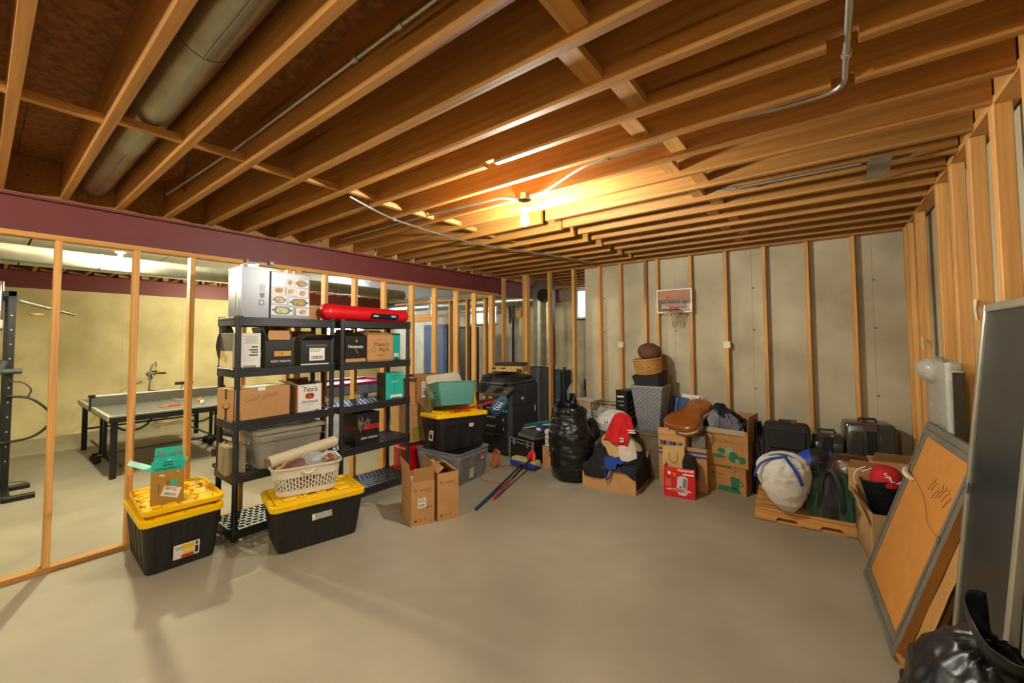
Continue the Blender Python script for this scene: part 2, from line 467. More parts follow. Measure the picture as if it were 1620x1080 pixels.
# ---- the room beyond the partition
wall_far = struct('wall_far', 'yellowish poured concrete wall beyond the table tennis table')
ys = [-2.2, .35, 1.707, 2.617, 3.6, 4.6]
W3 = (5.75, 6.9, 1.72, 2.2)
for a, c in zip(ys[:-1], ys[1:]):
    b = MB(); b.bbox(-10.95, a + .0002, 0, -10.75, c - .0002, 2.565, .0025); b.build('concrete_panel', concrete_y, wall_far)
for (a, c, z0, z1) in ((4.6, W3[0], 0, 2.565), (W3[0], W3[1], 0, W3[2]), (W3[0], W3[1], W3[3], 2.565), (W3[1], 7.9, 0, 2.565)):
    b = MB(); b.box(-10.95, a, z0, -10.75, c, z1); b.build('concrete_panel', concrete_y, wall_far)
b = MB(); b.box(-10.86, -2.1, 2.566, -10.66, 7.6, 2.59); b.box(-10.78, -2.1, 2.59, -10.70, 7.6, 2.83); b.box(-10.86, -2.1, 2.83, -10.66, 7.6, 2.85)
tag(b.build('beam', maroon), 'far maroon steel beam on top of the yellowish concrete wall', None, kind='structure')

b = MB(); b.box(-10.95, -2.2, 2.565, -10.87, 7.9, 3.04); b.build('rim_board', joist_m, wall_far)  # added behind the far beam to keep sky light out of the gap
ceiling_2 = struct('ceiling_2', 'pale panel ceiling with black seams beyond the partition')
tile_m = M('ceiling_panel', '#cfd0c4', .45, var=.05, scale=3)
rt_ = random.Random(5)
for i in range(4):
    for j in range(8):
        x0 = -9.55 + i * 1.22; y0 = -2.1 + j * 1.22
        b = MB(); b.box(x0 + .008, y0 + .008, 2.80, x0 + 1.212, y0 + 1.212, 2.815); b.build('ceiling_panel', tile_m, ceiling_2)
b = MB(); b.box(-10.95, -2.2, 2.99, -4.68, 7.9, 3.02); b.build('sheathing', osb_m, ceiling_2)
for k in range(-7, 26):
    y = .25 + .305 * k
    if y > 7.7: continue
    b = MB(); b.box(-10.7, y - .019, 2.85, -9.58, y + .019, 2.99); b.build('joist', joist_m, ceiling_2)

# mechanical corner wall with windows
wall_end = struct('wall_end', 'grey concrete end wall with small basement windows')
W1 = (-7.33, -6.40, 2.02, 2.50); W2 = (-4.22, -3.2, 2.07, 2.70)
YE = 7.72
for (a, c, z0, z1) in ((-10.95, W1[0], 0, 3.0), (W1[0], W1[1], 0, W1[2]), (W1[0], W1[1], W1[3], 3.0), (W1[1], W2[0], 0, 3.0),
                       (W2[0], W2[1], 0, W2[2]), (W2[0], W2[1], W2[3], 3.0), (W2[1], -2.7, 0, 3.0)):
    b = MB(); b.box(a, YE, z0, c, YE + .22, z1); b.build('concrete_panel', concrete_w, wall_end)
b = MB(); b.box(-2.93, 5.9, 0, -2.7, YE, 3.0); b.build('concrete_panel', concrete_w, wall_end)
vinyl = M('white_vinyl', '#e9edf2', .35, var=.02)
glass_m = M('window_glass', '#f2f8ff', .03, var=0, alpha=.12)
def window(name, label, a0, a1, z0, z1, axis, pos):
    w = struct(name, label)
    def bx(u0, u1, v0, v1, d0, d1, nm, mat):
        b = MB()
        if axis == 'y': b.box(u0, pos + d0, v0, u1, pos + d1, v1)
        else: b.box(pos - d1, u0, v0, pos - d0, u1, v1)
        return b.build(nm, mat, w)
    f = .045
    bx(a0, a0 + f, z0, z1, .01, .10, 'window_frame', vinyl); bx(a1 - f, a1, z0, z1, .01, .10, 'window_frame', vinyl)
    bx(a0 + f, a1 - f, z0, z0 + f, .01, .10, 'window_frame', vinyl); bx(a0 + f, a1 - f, z1 - f, z1, .01, .10, 'window_frame', vinyl)
    m = (a0 + a1) / 2
    bx(m - .022, m + .022, z0 + f, z1 - f, .03, .08, 'mullion', vinyl)
    bx(a0 + f, m - .022, z0 + f, z1 - f, .055, .06, 'pane', glass_m); bx(m + .022, a1 - f, z0 + f, z1 - f, .055, .06, 'pane', glass_m)
    bx(a0 - .02, a1 + .02, z0 - .03, z0, -.02, .20, 'window_sill', vinyl)
    return w
win1 = window('window_1', 'small sliding basement window in the grey end wall, left of the black pipe', *W1, 'y', YE + .02)
win2 = window('window_2', 'bright basement window at the edge of the concrete, right of the sheet metal duct', *W2, 'y', YE + .02)
window('window_3', 'bright window glimpsed between the shelves on the far left wall', *W3, 'x', -10.77)
# galvanised window wells outside
for wn, (a0, a1, z0, z1) in ((win1, W1), (win2, W2)):
    b = MB()
    cx, r = (a0 + a1) / 2, (a1 - a0) / 2 + .18
    def well(u, v):
        t = pi * u; zz = z0 - .35 + 1.5 * v
        rr = r + .012 * sin(zz * 60)
        return V((cx - rr * cos(t), YE + .23 + .8 * rr * sin(t), zz))
    b.grid(well, 24, 60)
    b.build('window_well', M('white_well', '#eef1f4', .6, var=.03), wn, smooth=40)

# ================================================================== LAMPS, DUCTS AND CONDUIT
def bulb_lamp(label, loc, drop, power, colr, hang=True):
    """bare bulb hung on two wires from an octagonal box"""
    t = thing('hanging_bulb', label, 'lamp', loc)
    b = MB()
    b.lathe([(.052, -.045), (.052, 0)], 8); b.cyl((.05, 0, -.022), (.072, 0, -.022), .013); b.cyl((-.05, 0, -.022), (-.072, 0, -.022), .013)
    b.build('junction_box', galv_pipe, t, smooth=30)
    b = MB(); zt = -drop + .12
    for s in (-1, 1): b.tube([(s * .012, 0, -.045), (s * .02, .004, -.045 - (drop - .165) * .5), (s * .010, 0, zt)], .0022, 6)
    b.build('wire', dark_steel, t)
    b = MB(); b.lathe([(.012, zt + .004), (.045, zt), (.043, zt - .012), (.022, zt - .02), (.021, zt - .055), (.016, zt - .055)], 24)
    b.build('socket', M('porcelain', '#e6e2d8', .3, var=0), t, smooth=40)
    em = bpy.data.materials.new('bulb_glow'); em.use_nodes = True; nt = em.node_tree; nt.nodes.clear()
    e = nt.nodes.new('ShaderNodeEmission'); o = nt.nodes.new('ShaderNodeOutputMaterial'); nt.links.new(e.outputs[0], o.inputs[0])
    e.inputs[0].default_value = (*colr, 1)
    prof = [(.014, zt - .055), (.017, zt - .07), (.028, zt - .09), (.033, zt - .108), (.031, zt - .122), (.022, zt - .136), (.008, zt - .143)]
    area = 0
    for (r0, z0), (r1, z1) in zip(prof[:-1], prof[1:]): area += pi * (r0 + r1) * math.hypot(r1 - r0, z1 - z0)
    e.inputs[1].default_value = power / (pi * area)
    b = MB(); b.lathe(prof, 14); b.build('bulb', em, t, smooth=60)
    return t
bulb_lamp('bare glowing bulb hanging from a round box in the middle of the main room', (-1.774, 2.476, JB + .02), .215, BULB_MAIN[0], BULB_MAIN[1])
bulb_lamp('bare glowing bulb below the duct in the room beyond the partition', (-6.0, .913, 2.80), .30, BULB_FAR[0], BULB_FAR[1])
bulb_lamp('bare glowing bulb beyond the table tennis table, hidden behind the appliance cartons', (-8.9, 3.40, 2.80), .30, BULB_FAR2[0], BULB_FAR2[1])
bulb_lamp('added fill bulb, unseen behind the viewer, to the left', (-3.0, -1.3, JB + .02), .215, BULB_FILL[0], BULB_FILL[1])
bulb_lamp('added fill bulb, unseen behind the viewer, to the right', (-.6, -1.3, JB + .02), .215, BULB_FILL[0], BULB_FILL[1])

def strap(t, p, r, ax, w=.014):
    b = MB(); q = {'x': ((p[0] - w, p[1], p[2]), (p[0] + w, p[1], p[2])), 'y': ((p[0], p[1] - w, p[2]), (p[0], p[1] + w, p[2]))}[ax]
    b.cyl(q[0], q[1], r * 1.55, n=10); return b.build('coupling', galv_pipe, t, smooth=40)
def conduit(label, pts, r=.011, coup=()):
    t = thing('conduit', label, 'conduit', pts[0])
    o0 = V(pts[0])
    # round the corners
    P = [V(p) for p in pts]; out = [P[0]]
    for i in range(1, len(P) - 1):
        a, b_, c = P[i - 1], P[i], P[i + 1]
        ra = min(.09, (a - b_).length * .45, (c - b_).length * .45)
        s, e = b_ + (a - b_).normalized() * ra, b_ + (c - b_).normalized() * ra
        for k in range(5):
            u = k / 4; out.append((1 - u) ** 2 * s + 2 * u * (1 - u) * b_ + u * u * e)
    out.append(P[-1])
    b = MB(); b.tube([p - o0 for p in out], r, 10); b.build('pipe', galv_pipe, t, smooth=50)
    for (p, ax) in coup: strap(t, V(p) - o0, r, ax)
    return t
conduit('thin steel conduit passing through joist notches and bending left toward the bulb',
        [(.088, .6, 2.738), (.092, 2.27, 2.738), (-.12, 2.285, 2.742), (-.50, 2.235, 2.752), (-.74, 2.285, 2.752), (-1.20, 2.315, 2.752), (-1.60, 2.47, 2.722), (-1.702, 2.476, 2.722)],
        coup=(((.092, 1.99, 2.738), 'y'), ((-1.03, 2.304, 2.752), 'x'), ((-.8, 2.29, 2.752), 'x')))
conduit('thin steel conduit running left from the bulb box along a joist', [(-1.846, 2.476, 2.722), (-1.95, 2.41, 2.74), (-2.9, 2.40, 2.757), (-4.2, 2.40, 2.76)])
conduit('shiny conduit crossing under the joists on the left half of the ceiling', [(-2.86, 1.70, 2.750), (-2.90, 1.95, 2.711), (-2.99, 2.2, 2.711), (-3.05, 2.7, 2.711), (-3.06, 3.3, 2.711), (-2.97, 3.7, 2.711), (-2.72, 4.45, 2.711), (-2.55, 5.2, 2.711)], r=.0085,
        coup=(((-2.99, 2.2, 2.711), 'y'), ((-3.05, 2.72, 2.711), 'y'), ((-3.06, 3.25, 2.711), 'y')))
conduit('long straight conduit in the third joist bay from the left', [(-4.2, 1.02 - .12, 2.84), (-2.9, .945, 2.85), (-1.0, .945, 2.85), (.3, .945, 2.85)], coup=(((-1.55, .945, 2.85), 'x'), ((-1.25, .945, 2.85), 'x')))
b = MB(); b.tube([(-4.3, 1.11, 2.80), (-3.9, .93, 2.84), (-3.2, .80, 2.95), (-2.2, .80, 2.955), (-1.2, .82, 2.93), (-.3, .80, 2.95)], .006, 7)
tag(b.build('cable', M('black_cable', '#171513', .5, var=0), smooth=50), 'black cable strung along the joist bay beside the long conduit', 'cable')

# round duct in the second joist bay
duct = thing('round_duct', 'galvanised round duct in the joist bay at the upper left', 'duct', (0, 0, 0))
dr = .098
for x0, x1, r in ((-4.52, -3.35, dr - .004), (-3.353, -1.95, dr), (-1.953, .3, dr - .003)):
    b = MB(); n = 28
    lp = []
    for x in (x0, x0 + .012, x0 + .02, x1 - .02, x1):
        rr = r + (.003 if x0 + .005 < x < x0 + .018 else 0)
        lp.append([V((x, .525 + rr * cos(2 * pi * k / n), 2.885 + rr * sin(2 * pi * k / n))) for k in range(n)])
    b.loft(lp, False, False); b.build('duct_section', galv, duct, smooth=40)
b = MB(); b.box(-4.4, .52, 2.786, .3, .524, 2.788); b.build('seam', galv_pipe, duct)

# protective plate nailed across two joists on the right
t = thing('metal_plate', 'shiny steel plate with a dark hollow below the joists at the right', 'plate', (.283, 3.42, 2.72))
for y0, y1 in ((-.23, -.12), (.14, .24)):
    b = MB(); b.box(-.055, y0, 0, .055, y1, .003); b.build('flange', galv, t)
b = MB()
def pl(u, v): return V((-.055 + .11 * u, -.12 + .26 * v, .002 - .035 * sin(pi * v) ** .7))
b.grid(pl, 2, 10); b.build('curved_plate', galv, t, smooth=60)
b = MB(); b.box(-.054, -.121, -.004, .054, -.110, .0); b.build('bright_edge', chrome, t)
conduit('short conduit running left from the steel plate', [(.2, 3.31, 2.735), (-.55, 3.30, 2.735), (-.62, 3.30, 2.74)], r=.010, coup=(((-.5, 3.30, 2.735), 'x'),))

# ducts beyond the partition
def long_duct(label, p0, p1, r, secs=5):
    t = thing('round_duct', label, 'duct', p0)
    d = V(p1) - V(p0)
    for k in range(secs):
        a, c = d * k / secs, d * (k + 1) / secs
        rr = r - (.002 if k % 2 else 0)
        b = MB(); b.cyl(a, c, rr, n=26, cap=False); b.cyl(a - d.normalized() * .01, a + d.normalized() * .01, rr + .004, n=26)
        b.build('duct_section', galv, t, smooth=40)
    return t
long_duct('long silver duct below the panel ceiling beyond the partition', (-6.12, -2.0, 2.525), (-6.50, 5.0, 2.505), .088)
long_duct('round duct along the end wall above the basement window', (-10.6, 7.5, 2.60), (-4.75, 7.5, 2.52), .13)
t = thing('sheet_metal_duct', 'tall galvanised rectangular duct behind the back studs with a round black opening', 'duct', (-4.04, 6.3, 0))
b = MB(); b.bbox(-.235, -.1, 1.16, .13, .10, 3.0, .006); b.build('duct_body', galv, t)
for z in (1.16, 1.93):
    b = MB(); b.box(-.24, -.106, z, .135, -.1, z + .02); b.build('joint_strip', galv_pipe, t)
b = MB(); b.cyl((.02, -.1, 2.43), (.02, -.16, 2.43), .118, n=28); b.build('collar', dark_steel, t, smooth=40)
b = MB(); b.cyl((.02, -.158, 2.43), (.02, -.165, 2.43), .105, n=28); b.build('opening', print_black, t, smooth=40)
t = thing('furnace', 'dark furnace cabinet standing below the sheet metal duct', 'furnace', (-4.04, 6.4, 0))
b = MB(); b.bbox(-.30, -.22, 0, .08, .05, 1.15, .01); b.build('cabinet', M('furnace_grey', '#3a3f47', .5, var=.05), t)
b = MB(); b.bbox(-.28, -.232, .05, .06, -.22, 1.1, .004); b.build('access_panel', M('furnace_panel', '#444a52', .45, var=.05), t)

# ================================================================== CARTONS AND PRINT
def face_T(dims, face):
    w, d, h = dims
    X, Y, Z, O = {'front': ((1, 0, 0), (0, 0, 1), (0, -1, 0), (0, -d / 2, 0)), 'right': ((0, 1, 0), (0, 0, 1), (1, 0, 0), (w / 2, 0, 0)),
                  'left': ((0, -1, 0), (0, 0, 1), (-1, 0, 0), (-w / 2, 0, 0)), 'top': ((1, 0, 0), (0, 1, 0), (0, 0, 1), (0, 0, h)),
                  'back': ((-1, 0, 0), (0, 0, 1), (0, 1, 0), (0, d / 2, 0))}[face]
    return Matrix(((X[0], Y[0], Z[0], O[0]), (X[1], Y[1], Z[1], O[1]), (X[2], Y[2], Z[2], O[2]), (0, 0, 0, 1)))
def plane_T(dims, face, u, v, rot=0, lift=.0): return face_T(dims, face) @ Matrix.Translation((u, v, lift)) @ Matrix.Rotation(RAD(rot), 4, 'Z')
def decal(t, dims, face, u, v, w, h, mat, name='label', rot=0, lift=.0, pts=None, label=None, th=.0010):
    b = MB()
    if pts: b.prism(pts, 0, th)
    else: b.box(-w / 2, -h / 2, 0, w / 2, h / 2, th)
    o = b.build(name, mat, t); o.matrix_basis = plane_T(dims, face, u, v, rot, lift)
    if label: o['label'] = label
    return o
def dtext(t, dims, face, u, v, s, size, mat, rot=0, lift=.0004, **kw):
    o = text(s, size, mat, t, (0, 0, 0), (0, 0, 0), **kw)
    o.matrix_basis = plane_T(dims, face, u, v, rot, lift) @ Matrix.Diagonal((kw.get('sx', 1), 1, 1, 1))
    return o
def print_lines(parent, w, h, seed=1, mat=None, rows=5, bar=True, th=.0012):
    """fine print and a bar code on a label, in the label's own plane"""
    r = random.Random(seed); b = MB(); y = h * .40
    for k in range(rows):
        x = -w * .43
        while x < w * (.38 - .25 * r.random()):
            q = w * r.uniform(.05, .16); b.box(x, y - h * .018, 0, min(x + q, w * .44), y + h * .018, th); x += q + w * .035
        y -= h * .085
    if bar:
        x = -w * .36
        while x < w * .36:
            q = w * r.uniform(.008, .03); b.box(x, -h * .38, 0, x + q, -h * .12, th); x += q + w * r.uniform(.012, .03)
    o = b.build('print', mat or print_black, parent); o['kind'] = 'stuff'
    return o
def ship_label(t, dims, face, u, v, w, h, rot=0, seed=1, mat=None, rows=5):
    l = decal(t, dims, face, u, v, w, h, mat or paper_white, 'shipping_label', rot); print_lines(l, w, h, seed, rows=rows); return l
def carton(name, label, w, d, h, loc, rz, mat, flaps=None, group=None, inmat=None, tape=True, th=.004, rot=None, fmat=None, mat2=None, cat='box'):
    t = thing(name, label, cat, loc, rz, group, rot=rot); dims = (w, d, h)
    inmat = inmat or kraft_in
    b = MB()
    if flaps is None:
        b.bbox(-w / 2, -d / 2, 0, w / 2, d / 2, h - .003, .003)
        b.build('body', mat, t)
        for s in (-1, 1):
            f = MB(); y0, y1 = (-d / 2, -.0015) if s < 0 else (.0015, d / 2)
            f.box(-w / 2 + .001, y0 + .001, h - .0029, w / 2 - .001, y1, h); f.build('flap', mat, t)
        if tape:
            f = MB(); f.box(-w / 2 - .0006, -.026, h, w / 2 + .0006, .026, h + .0008)
            f.box(-w / 2 - .0008, -.026, h - .06, -w / 2, .026, h + .0008); f.box(w / 2, -.026, h - .06, w / 2 + .0008, .026, h + .0008)
            f.build('tape', tape_m, t)
    else:
        b.box(-w / 2, -d / 2, 0, w / 2, -d / 2 + th, h); b.box(-w / 2, d / 2 - th, 0, w / 2, d / 2, h)
        b.box(-w / 2, -d / 2 + th, 0, -w / 2 + th, d / 2 - th, h); b.box(w / 2 - th, -d / 2 + th, 0, w / 2, d / 2 - th, h)
        b.box(-w / 2 + th, -d / 2 + th, 0, w / 2 - th, d / 2 - th, th)
        b.build('body', mat, t)
        for s, (ang, ln) in flaps.items():
            f = MB(); L = (w if s in ('front', 'back') else d) - .006; tp = .012
            vs = [(-L / 2, 0), (L / 2, 0), (L / 2 - tp, ln), (-L / 2 + tp, ln)]
            if s in ('front', 'back'):
                f.mi = 0; f.prism(vs, -.0014, 0, 'y'); f.mi = 1; f.prism(vs, 0, .0014, 'y')
                o = f.build('flap', (mat, inmat) if s == 'front' else (inmat, mat), t, (0, -d / 2 + .002 if s == 'front' else d / 2 - .002, h + .001), (RAD(ang if s == 'front' else -ang), 0, 0))
            else:
                f.mi = 0; f.prism(vs, -.0014, 0, 'x'); f.mi = 1; f.prism(vs, 0, .0014, 'x')
                o = f.build('flap', (mat, inmat) if s == 'left' else (inmat, mat), t, (-w / 2 + .002 if s == 'left' else w / 2 - .002, 0, h + .001), (0, RAD(-ang if s == 'left' else ang), 0))
    return t, dims
def bottles(t, w, d, h, nx, ny, mat):
    """necks of bottles standing inside a carton"""
    for i in range(nx):
        for j in range(ny):
            b = MB(); x, y = (i + .5) / nx * (w - .02) - (w - .02) / 2, (j + .5) / ny * (d - .02) - (d - .02) / 2
            b.lathe([(.034, .01), (.036, .02), (.036, h * .6), (.015, h * .78), (.014, h + .012), (.017, h + .014), (.017, h + .035)], 12, (x, y, 0))
            b.build('bottle', mat, t, smooth=50)
bottle_m = M('dark_bottle_glass', '#20140e', .12, var=0, coat=.4)

# ================================================================== THE TWO BLACK SHELVING UNITS
ST = [.10, .545, .98, 1.42, 1.855]
SL, SD = .885, .44
def shelf_mesh():
    b = MB(); hx, hy = SL / 2, SD / 2
    o = rrect(hx, hy, .05); i = rrect(hx - .008, hy - .008, .045); lip = rrect(hx + .004, hy + .004, .052)
    P = lambda l, z: [V((x, y, z)) for x, y in l]
    b.loft([P(i, -.072), P(o, -.072), P(o, -.02), P(lip, -.018), P(lip, -.004), P(o, 0), P(i, 0), P(i, -.072)], False, False)
    rows = 7; yy = [-hy + .02 + (SD - .04) * k / rows for k in range(rows + 1)]
    for y in yy: b.box(-hx + .006, y - .006, -.014, hx - .006, y + .006, -.002)
    n = 17
    for r in range(rows):
        for k in range(n + 1):
            x = -hx + .02 + (SL - .04) * (k + (.5 if r % 2 else 0)) / n
            if x < hx - .012: b.box(x - .0065, yy[r] + .006, -.013, x + .0065, yy[r + 1] - .006, -.003)
    for sx in (-1, 1):
        for sy in (-1, 1): b.cyl((sx * (hx - .03), sy * (hy - .03), -.074), (sx * (hx - .03), sy * (hy - .03), .012), .031, n=14)
    return b.mesh('shelf', black_pl, 35)
SHELF = shelf_mesh()
def shelving(label, y):
    t = thing('shelving_unit', label, 'shelf', (-4.12, y, 0), pi / 2, 'black plastic shelving units')
    for k, z in enumerate(ST):
        o = bpy.data.objects.new('shelf', SHELF); COL.objects.link(o); o.parent = t; o.location = (0, 0, z)
    for sx in (-1, 1):
        for sy in (-1, 1):
            for z0, z1 in [(0, ST[0] - .074)] + [(ST[k] + .012, ST[k + 1] - .074) for k in range(4)]:
                if z1 - z0 < .01: continue
                b = MB(); b.cyl((0, 0, 0), (0, 0, z1 - z0), .0225, .0225, 14)
                b.build('post', black_pl, t, (sx * (SL / 2 - .03), sy * (SD / 2 - .03), z0), smooth=40)
    return t
shelving('black plastic shelving unit with the silver appliance cartons on top, nearer the viewer', 1.752)
shelving('black plastic shelving unit with the red roll bag on top, farther from the viewer', 2.688)

HP = pi / 2
def on(x, y, k): return (x, y, ST[k] + .0006)
# --- top of the near unit
t, D = carton('appliance_carton', 'tall silver appliance carton with small product drawings on top of the near shelving', .222, .30, .44, on(-4.10, 1.474, 4), HP, silver_card, tape=False)
drw = M('grey_drawing', '#6f7178', .5, var=0)
decal(t, D, 'front', .045, .135, .035, .045, drw, 'product_picture', pts=rrect(.02, .024, .006)); decal(t, D, 'front', .045, .135, .02, .02, chrome, 'dial_picture', lift=.001, pts=rrect(.010, .010, .0099))
decal(t, D, 'front', .05, .26, .02, .02, M('pale_drawing', '#bfc0c6', .5, var=0), 'blender_picture', pts=[(-.022, -.03), (.022, -.03), (.018, -.005), (.026, .035), (-.026, .035), (-.018, -.005)])
decal(t, D, 'front', .05, .20, .02, .02, drw, 'cup_picture', pts=[(-.014, -.022), (.014, -.022), (.02, .02), (-.02, .02)])
decal(t, D, 'left', 0, .17, .05, .14, drw, 'jar_picture', pts=rrect(.034, .085, .03)); decal(t, D, 'left', 0, .17, .05, .14, silver_card, 'jar_inside', lift=.001, pts=rrect(.026, .075, .024))
decal(t, D, 'left', .07, .12, .05, .14, drw, 'cup_picture', pts=rrect(.022, .04, .02))
decal(t, D, 'left', -.01, .40, .06, .02, drw, 'vent_print')
t, D = carton('appliance_carton', 'glossy silver cooker carton printed with eight small dish photographs', .345, .27, .425, on(-4.08, 1.768, 4), HP, silver_card, tape=False)
fr = random.Random(11)
food = [M('food_%d' % k, c, .5, var=.5, scale=60, col2=c2) for k, (c, c2) in enumerate((('#b5672c', '#d8c9a0'), ('#7a4a2a', '#c9a25c'), ('#3f6b2c', '#d8a33a'), ('#8a8f3a', '#dfe0b0'), ('#a03a20', '#e0b080')))]
pot = M('pot_picture', '#27272c', .4, var=0)
k = 0
for (u, v, w, h, lid) in ((.095, .335, .125, .075, 2), (-.01, .335, .07, .07, 4), (-.105, .255, .12, .07, 1), (.0, .255, .10, .075, 0), (.105, .245, .105, .08, 4), (-.10, .17, .125, .075, 0), (.075, .155, .19, .085, 2), (-.075, .075, .19, .085, 3), (.11, .068, .12, .07, 4)):
    p = decal(t, D, 'front', u, v, w, h, white_card, 'dish_picture')
    m = MB(); m.prism(rrect(w * .36, h * .40, h * .38), 0, .0014)
    if w > .12: m.box(-w * .46, -.008, 0, w * .46, .008, .0013)
    m.build('pan', pot if w > .12 else white_card, p)
    m = MB(); m.prism(rrect(w * .29, h * .31, h * .3), 0, .0018); m.build('dish', food[lid], p); k += 1
t, D = carton('small_carton', 'small brown carton lying behind the end of the red roll bag', .13, .16, .13, on(-4.16, 2.055, 4), HP, kraft)
# --- red roll bag across the far unit
t = thing('roll_bag', 'long red nylon roll bag lying across the top of the far shelving', 'bag', (-4.02, 2.62, ST[4] + .001), HP)
b = MB(); n = 40; lp = []
for i in range(37):
    u = i / 36; x = -.535 + 1.07 * u
    e = min(1, (min(u, 1 - u) / .035)) ** .5 if min(u, 1 - u) < .035 else 1
    rr = (.088 - .016 * u) * max(e, .25)
    lp.append([V((x, rr * (1 + .03 * nz((x * 2, cos(2 * pi * k / n), sin(2 * pi * k / n)), 3)) * cos(2 * pi * k / n), max(0, rr * .97 * (1 + .03 * nz((x * 2, sin(2 * pi * k / n), 4), 4)) * sin(2 * pi * k / n) + .086 - .012 * u))) for k in range(n)])
b.loft(lp); b.build('cover', red_nylon, t, smooth=50)
b = MB()
b.grid(lambda u, v: V((-.02 + .36 * u + .02 * v, -.0835 * cos(RAD(-36 + 44 * v)) - .003, .080 + .0835 * sin(RAD(-36 + 44 * v)) - .004 * u)), 8, 6); b.build('label_panel', black_card, t)
b = MB(); b.box(.02, -.0895, .055, .08, -.087, .068); b.build('logo_patch', print_white, t)
b = MB(); b.box(.25, -.0895, .052, .31, -.087, .072); b.build('logo_patch', M('pale_blue_print', '#9fb7d8', .5, var=0), t)
b = MB(); b.tube([(.535, -.01, .085), (.56, -.02, .07), (.555, -.02, .04), (.53, 0, .05)], .004, 6); b.build('drawstring', print_black, t)

# --- second shelf
t, D = carton('wine_carton', 'white carton with bar code label, tan and black on its side, on the second shelf', .215, .30, .30, on(-4.10, 1.415, 3), HP, white_card, tape=False)
decal(t, D, 'left', 0, .075, .298, .148, M('cream_print', '#d8c590', .6, var=.05), 'side_print'); decal(t, D, 'left', 0, .222, .298, .150, M('olive_print', '#5d5a4a', .6, var=.05), 'side_print')
decal(t, D, 'left', 0, .08, .07, .07, M('tree_print', '#a89a62', .6, var=.1), 'tree_emblem', lift=.001, pts=[(.035 * cos(a * .5236) * (1 + .12 * (a % 2)), .035 * sin(a * .5236) * (1 + .12 * (a % 2))) for a in range(12)])
l = decal(t, D, 'front', .02, .035, .13, .04, paper_white, 'bar_code_frame'); print_lines(l, .13, .10, 4, rows=0)
for k, (u, v, w) in enumerate(((.05, .11, .07), (.06, .135, .05), (.05, .155, .07), (.06, .18, .05))): decal(t, D, 'front', u, v, w, .011, print_black, 'print_bar')
for k in range(5): decal(t, D, 'front', .03, .215 + .014 * k, .11 - .02 * (k % 2), .004, drw, 'print_line')
dtext(t, D, 'front', -.08, .265, '11', .03, print_black)
# dark crumpled bag standing behind it
b = MB(); b.grid(lambda u, v: V(((.085 + .02 * nz((u * 9, v * 4, 1))) * sin(pi * (.12 + .8 * v)) * cos(2 * pi * u), (.13 + .02 * nz((u * 7, v * 5, 3))) * sin(pi * (.12 + .8 * v)) * sin(2 * pi * u), .01 + .39 * v + .02 * nz((u * 8, v * 3, 7)) * v)), 28, 14, True)
tag(b.build('dark_bag', M('dark_olive_cloth', '#2f2a1e', .7, var=.2), loc=(-4.255 - .0, 1.36, ST[3] + .001), smooth=60), 'dark crumpled bag stuffed behind the white carton on the second shelf', 'bag')
bpy.data.objects['dark_bag'].scale = (.45, .6, .95)

t, D = carton('cognac_carton', 'black cognac carton with gold 1738 band and raised brown flap, second shelf', .225, .27, .285, on(-4.085, 1.672, 3), HP, black_card, flaps={'back': (-35, .10), 'left': (18, .07), 'right': (-25, .09)})
f = MB(); f.prism([(-.09, -.035), (.09, -.035), (.098, .0), (.085, .05), (-.085, .05), (-.098, 0)], -.0015, .0015, 'y'); o = f.build('flap', kraft, t, (-.005, -.150, .275), (RAD(-8), 0, RAD(2)))
decal(t, D, 'front', .035, .115, .145, .046, gold_pr, 'gold_band'); dtext(t, D, 'front', .0, .115, '1738', .036, M('rust_print', '#a8431c', .5, var=0), shear=.3, lift=.0012)
dtext(t, D, 'front', .02, .045, 'RÉMY MARTIN', .0285, print_white, sx=.93); decal(t, D, 'left', .0, .115, .12, .046, gold_pr, 'gold_band')
t, D = carton('liquor_carton', 'black carton with white bar code label and brown flap folded forward, second shelf', .30, .28, .235, on(-4.07, 2.01, 3), HP, black_card, flaps={'front': (62, .11), 'back': (8, .09), 'left': (-50, .1)})
ship_label(t, D, 'front', .005, .10, .15, .12, seed=8, rows=3); decal(t, D, 'front', 0, .006, .298, .010, print_white, 'white_edge')
decal(t, D, 'front', .0, .185, .20, .02, M('faded_print', '#55504a', .6, var=0), 'print_bar')
t, D = carton('cognac_carton', 'black carton lettered Hennessy with a brown lower edge on the far shelving', .235, .27, .27, on(-4.075, 2.433, 3), HP, black_card, flaps={'left': (60, .05), 'back': (-40, .1), 'front': (-60, .09)})
dtext(t, D, 'front', .0, .165, 'Hennessy', .045, print_white, bold=.0003); decal(t, D, 'front', 0, .022, .234, .036, kraft, 'brown_edge')
decal(t, D, 'front', .01, .225, .02, .03, gold_pr, 'arm_emblem', pts=[(-.012, -.012), (.012, -.010), (.010, -.002), (-.002, .0), (.006, .014), (-.002, .018), (-.012, 0)])
for k in range(2):
    b = MB(); b.torus((.118, -.1355, .18), .12 + .012 * k, .0015, 'y', 18, 4, RAD(180), RAD(225)); b.build('gold_arc', gold_pr, t)
t, D = carton('whisky_carton', "brown whisky carton lettered Maker's Mark on the far shelving", .33, .30, .285, on(-4.09, 2.735, 3), HP, kraft, flaps={'front': (-70, .1), 'back': (-60, .1), 'left': (-30, .06)})
dtext(t, D, 'front', .015, .185, "Maker's", .062, M('brown_ink', '#4a2c14', .6, var=0)); dtext(t, D, 'front', .045, .125, 'Mark', .062, MATS['brown_ink'])
dtext(t, D, 'front', .01, .062, '— WHISKY —', .028, MATS['brown_ink']); M('red_ink', '#a8502c', .6, var=0)
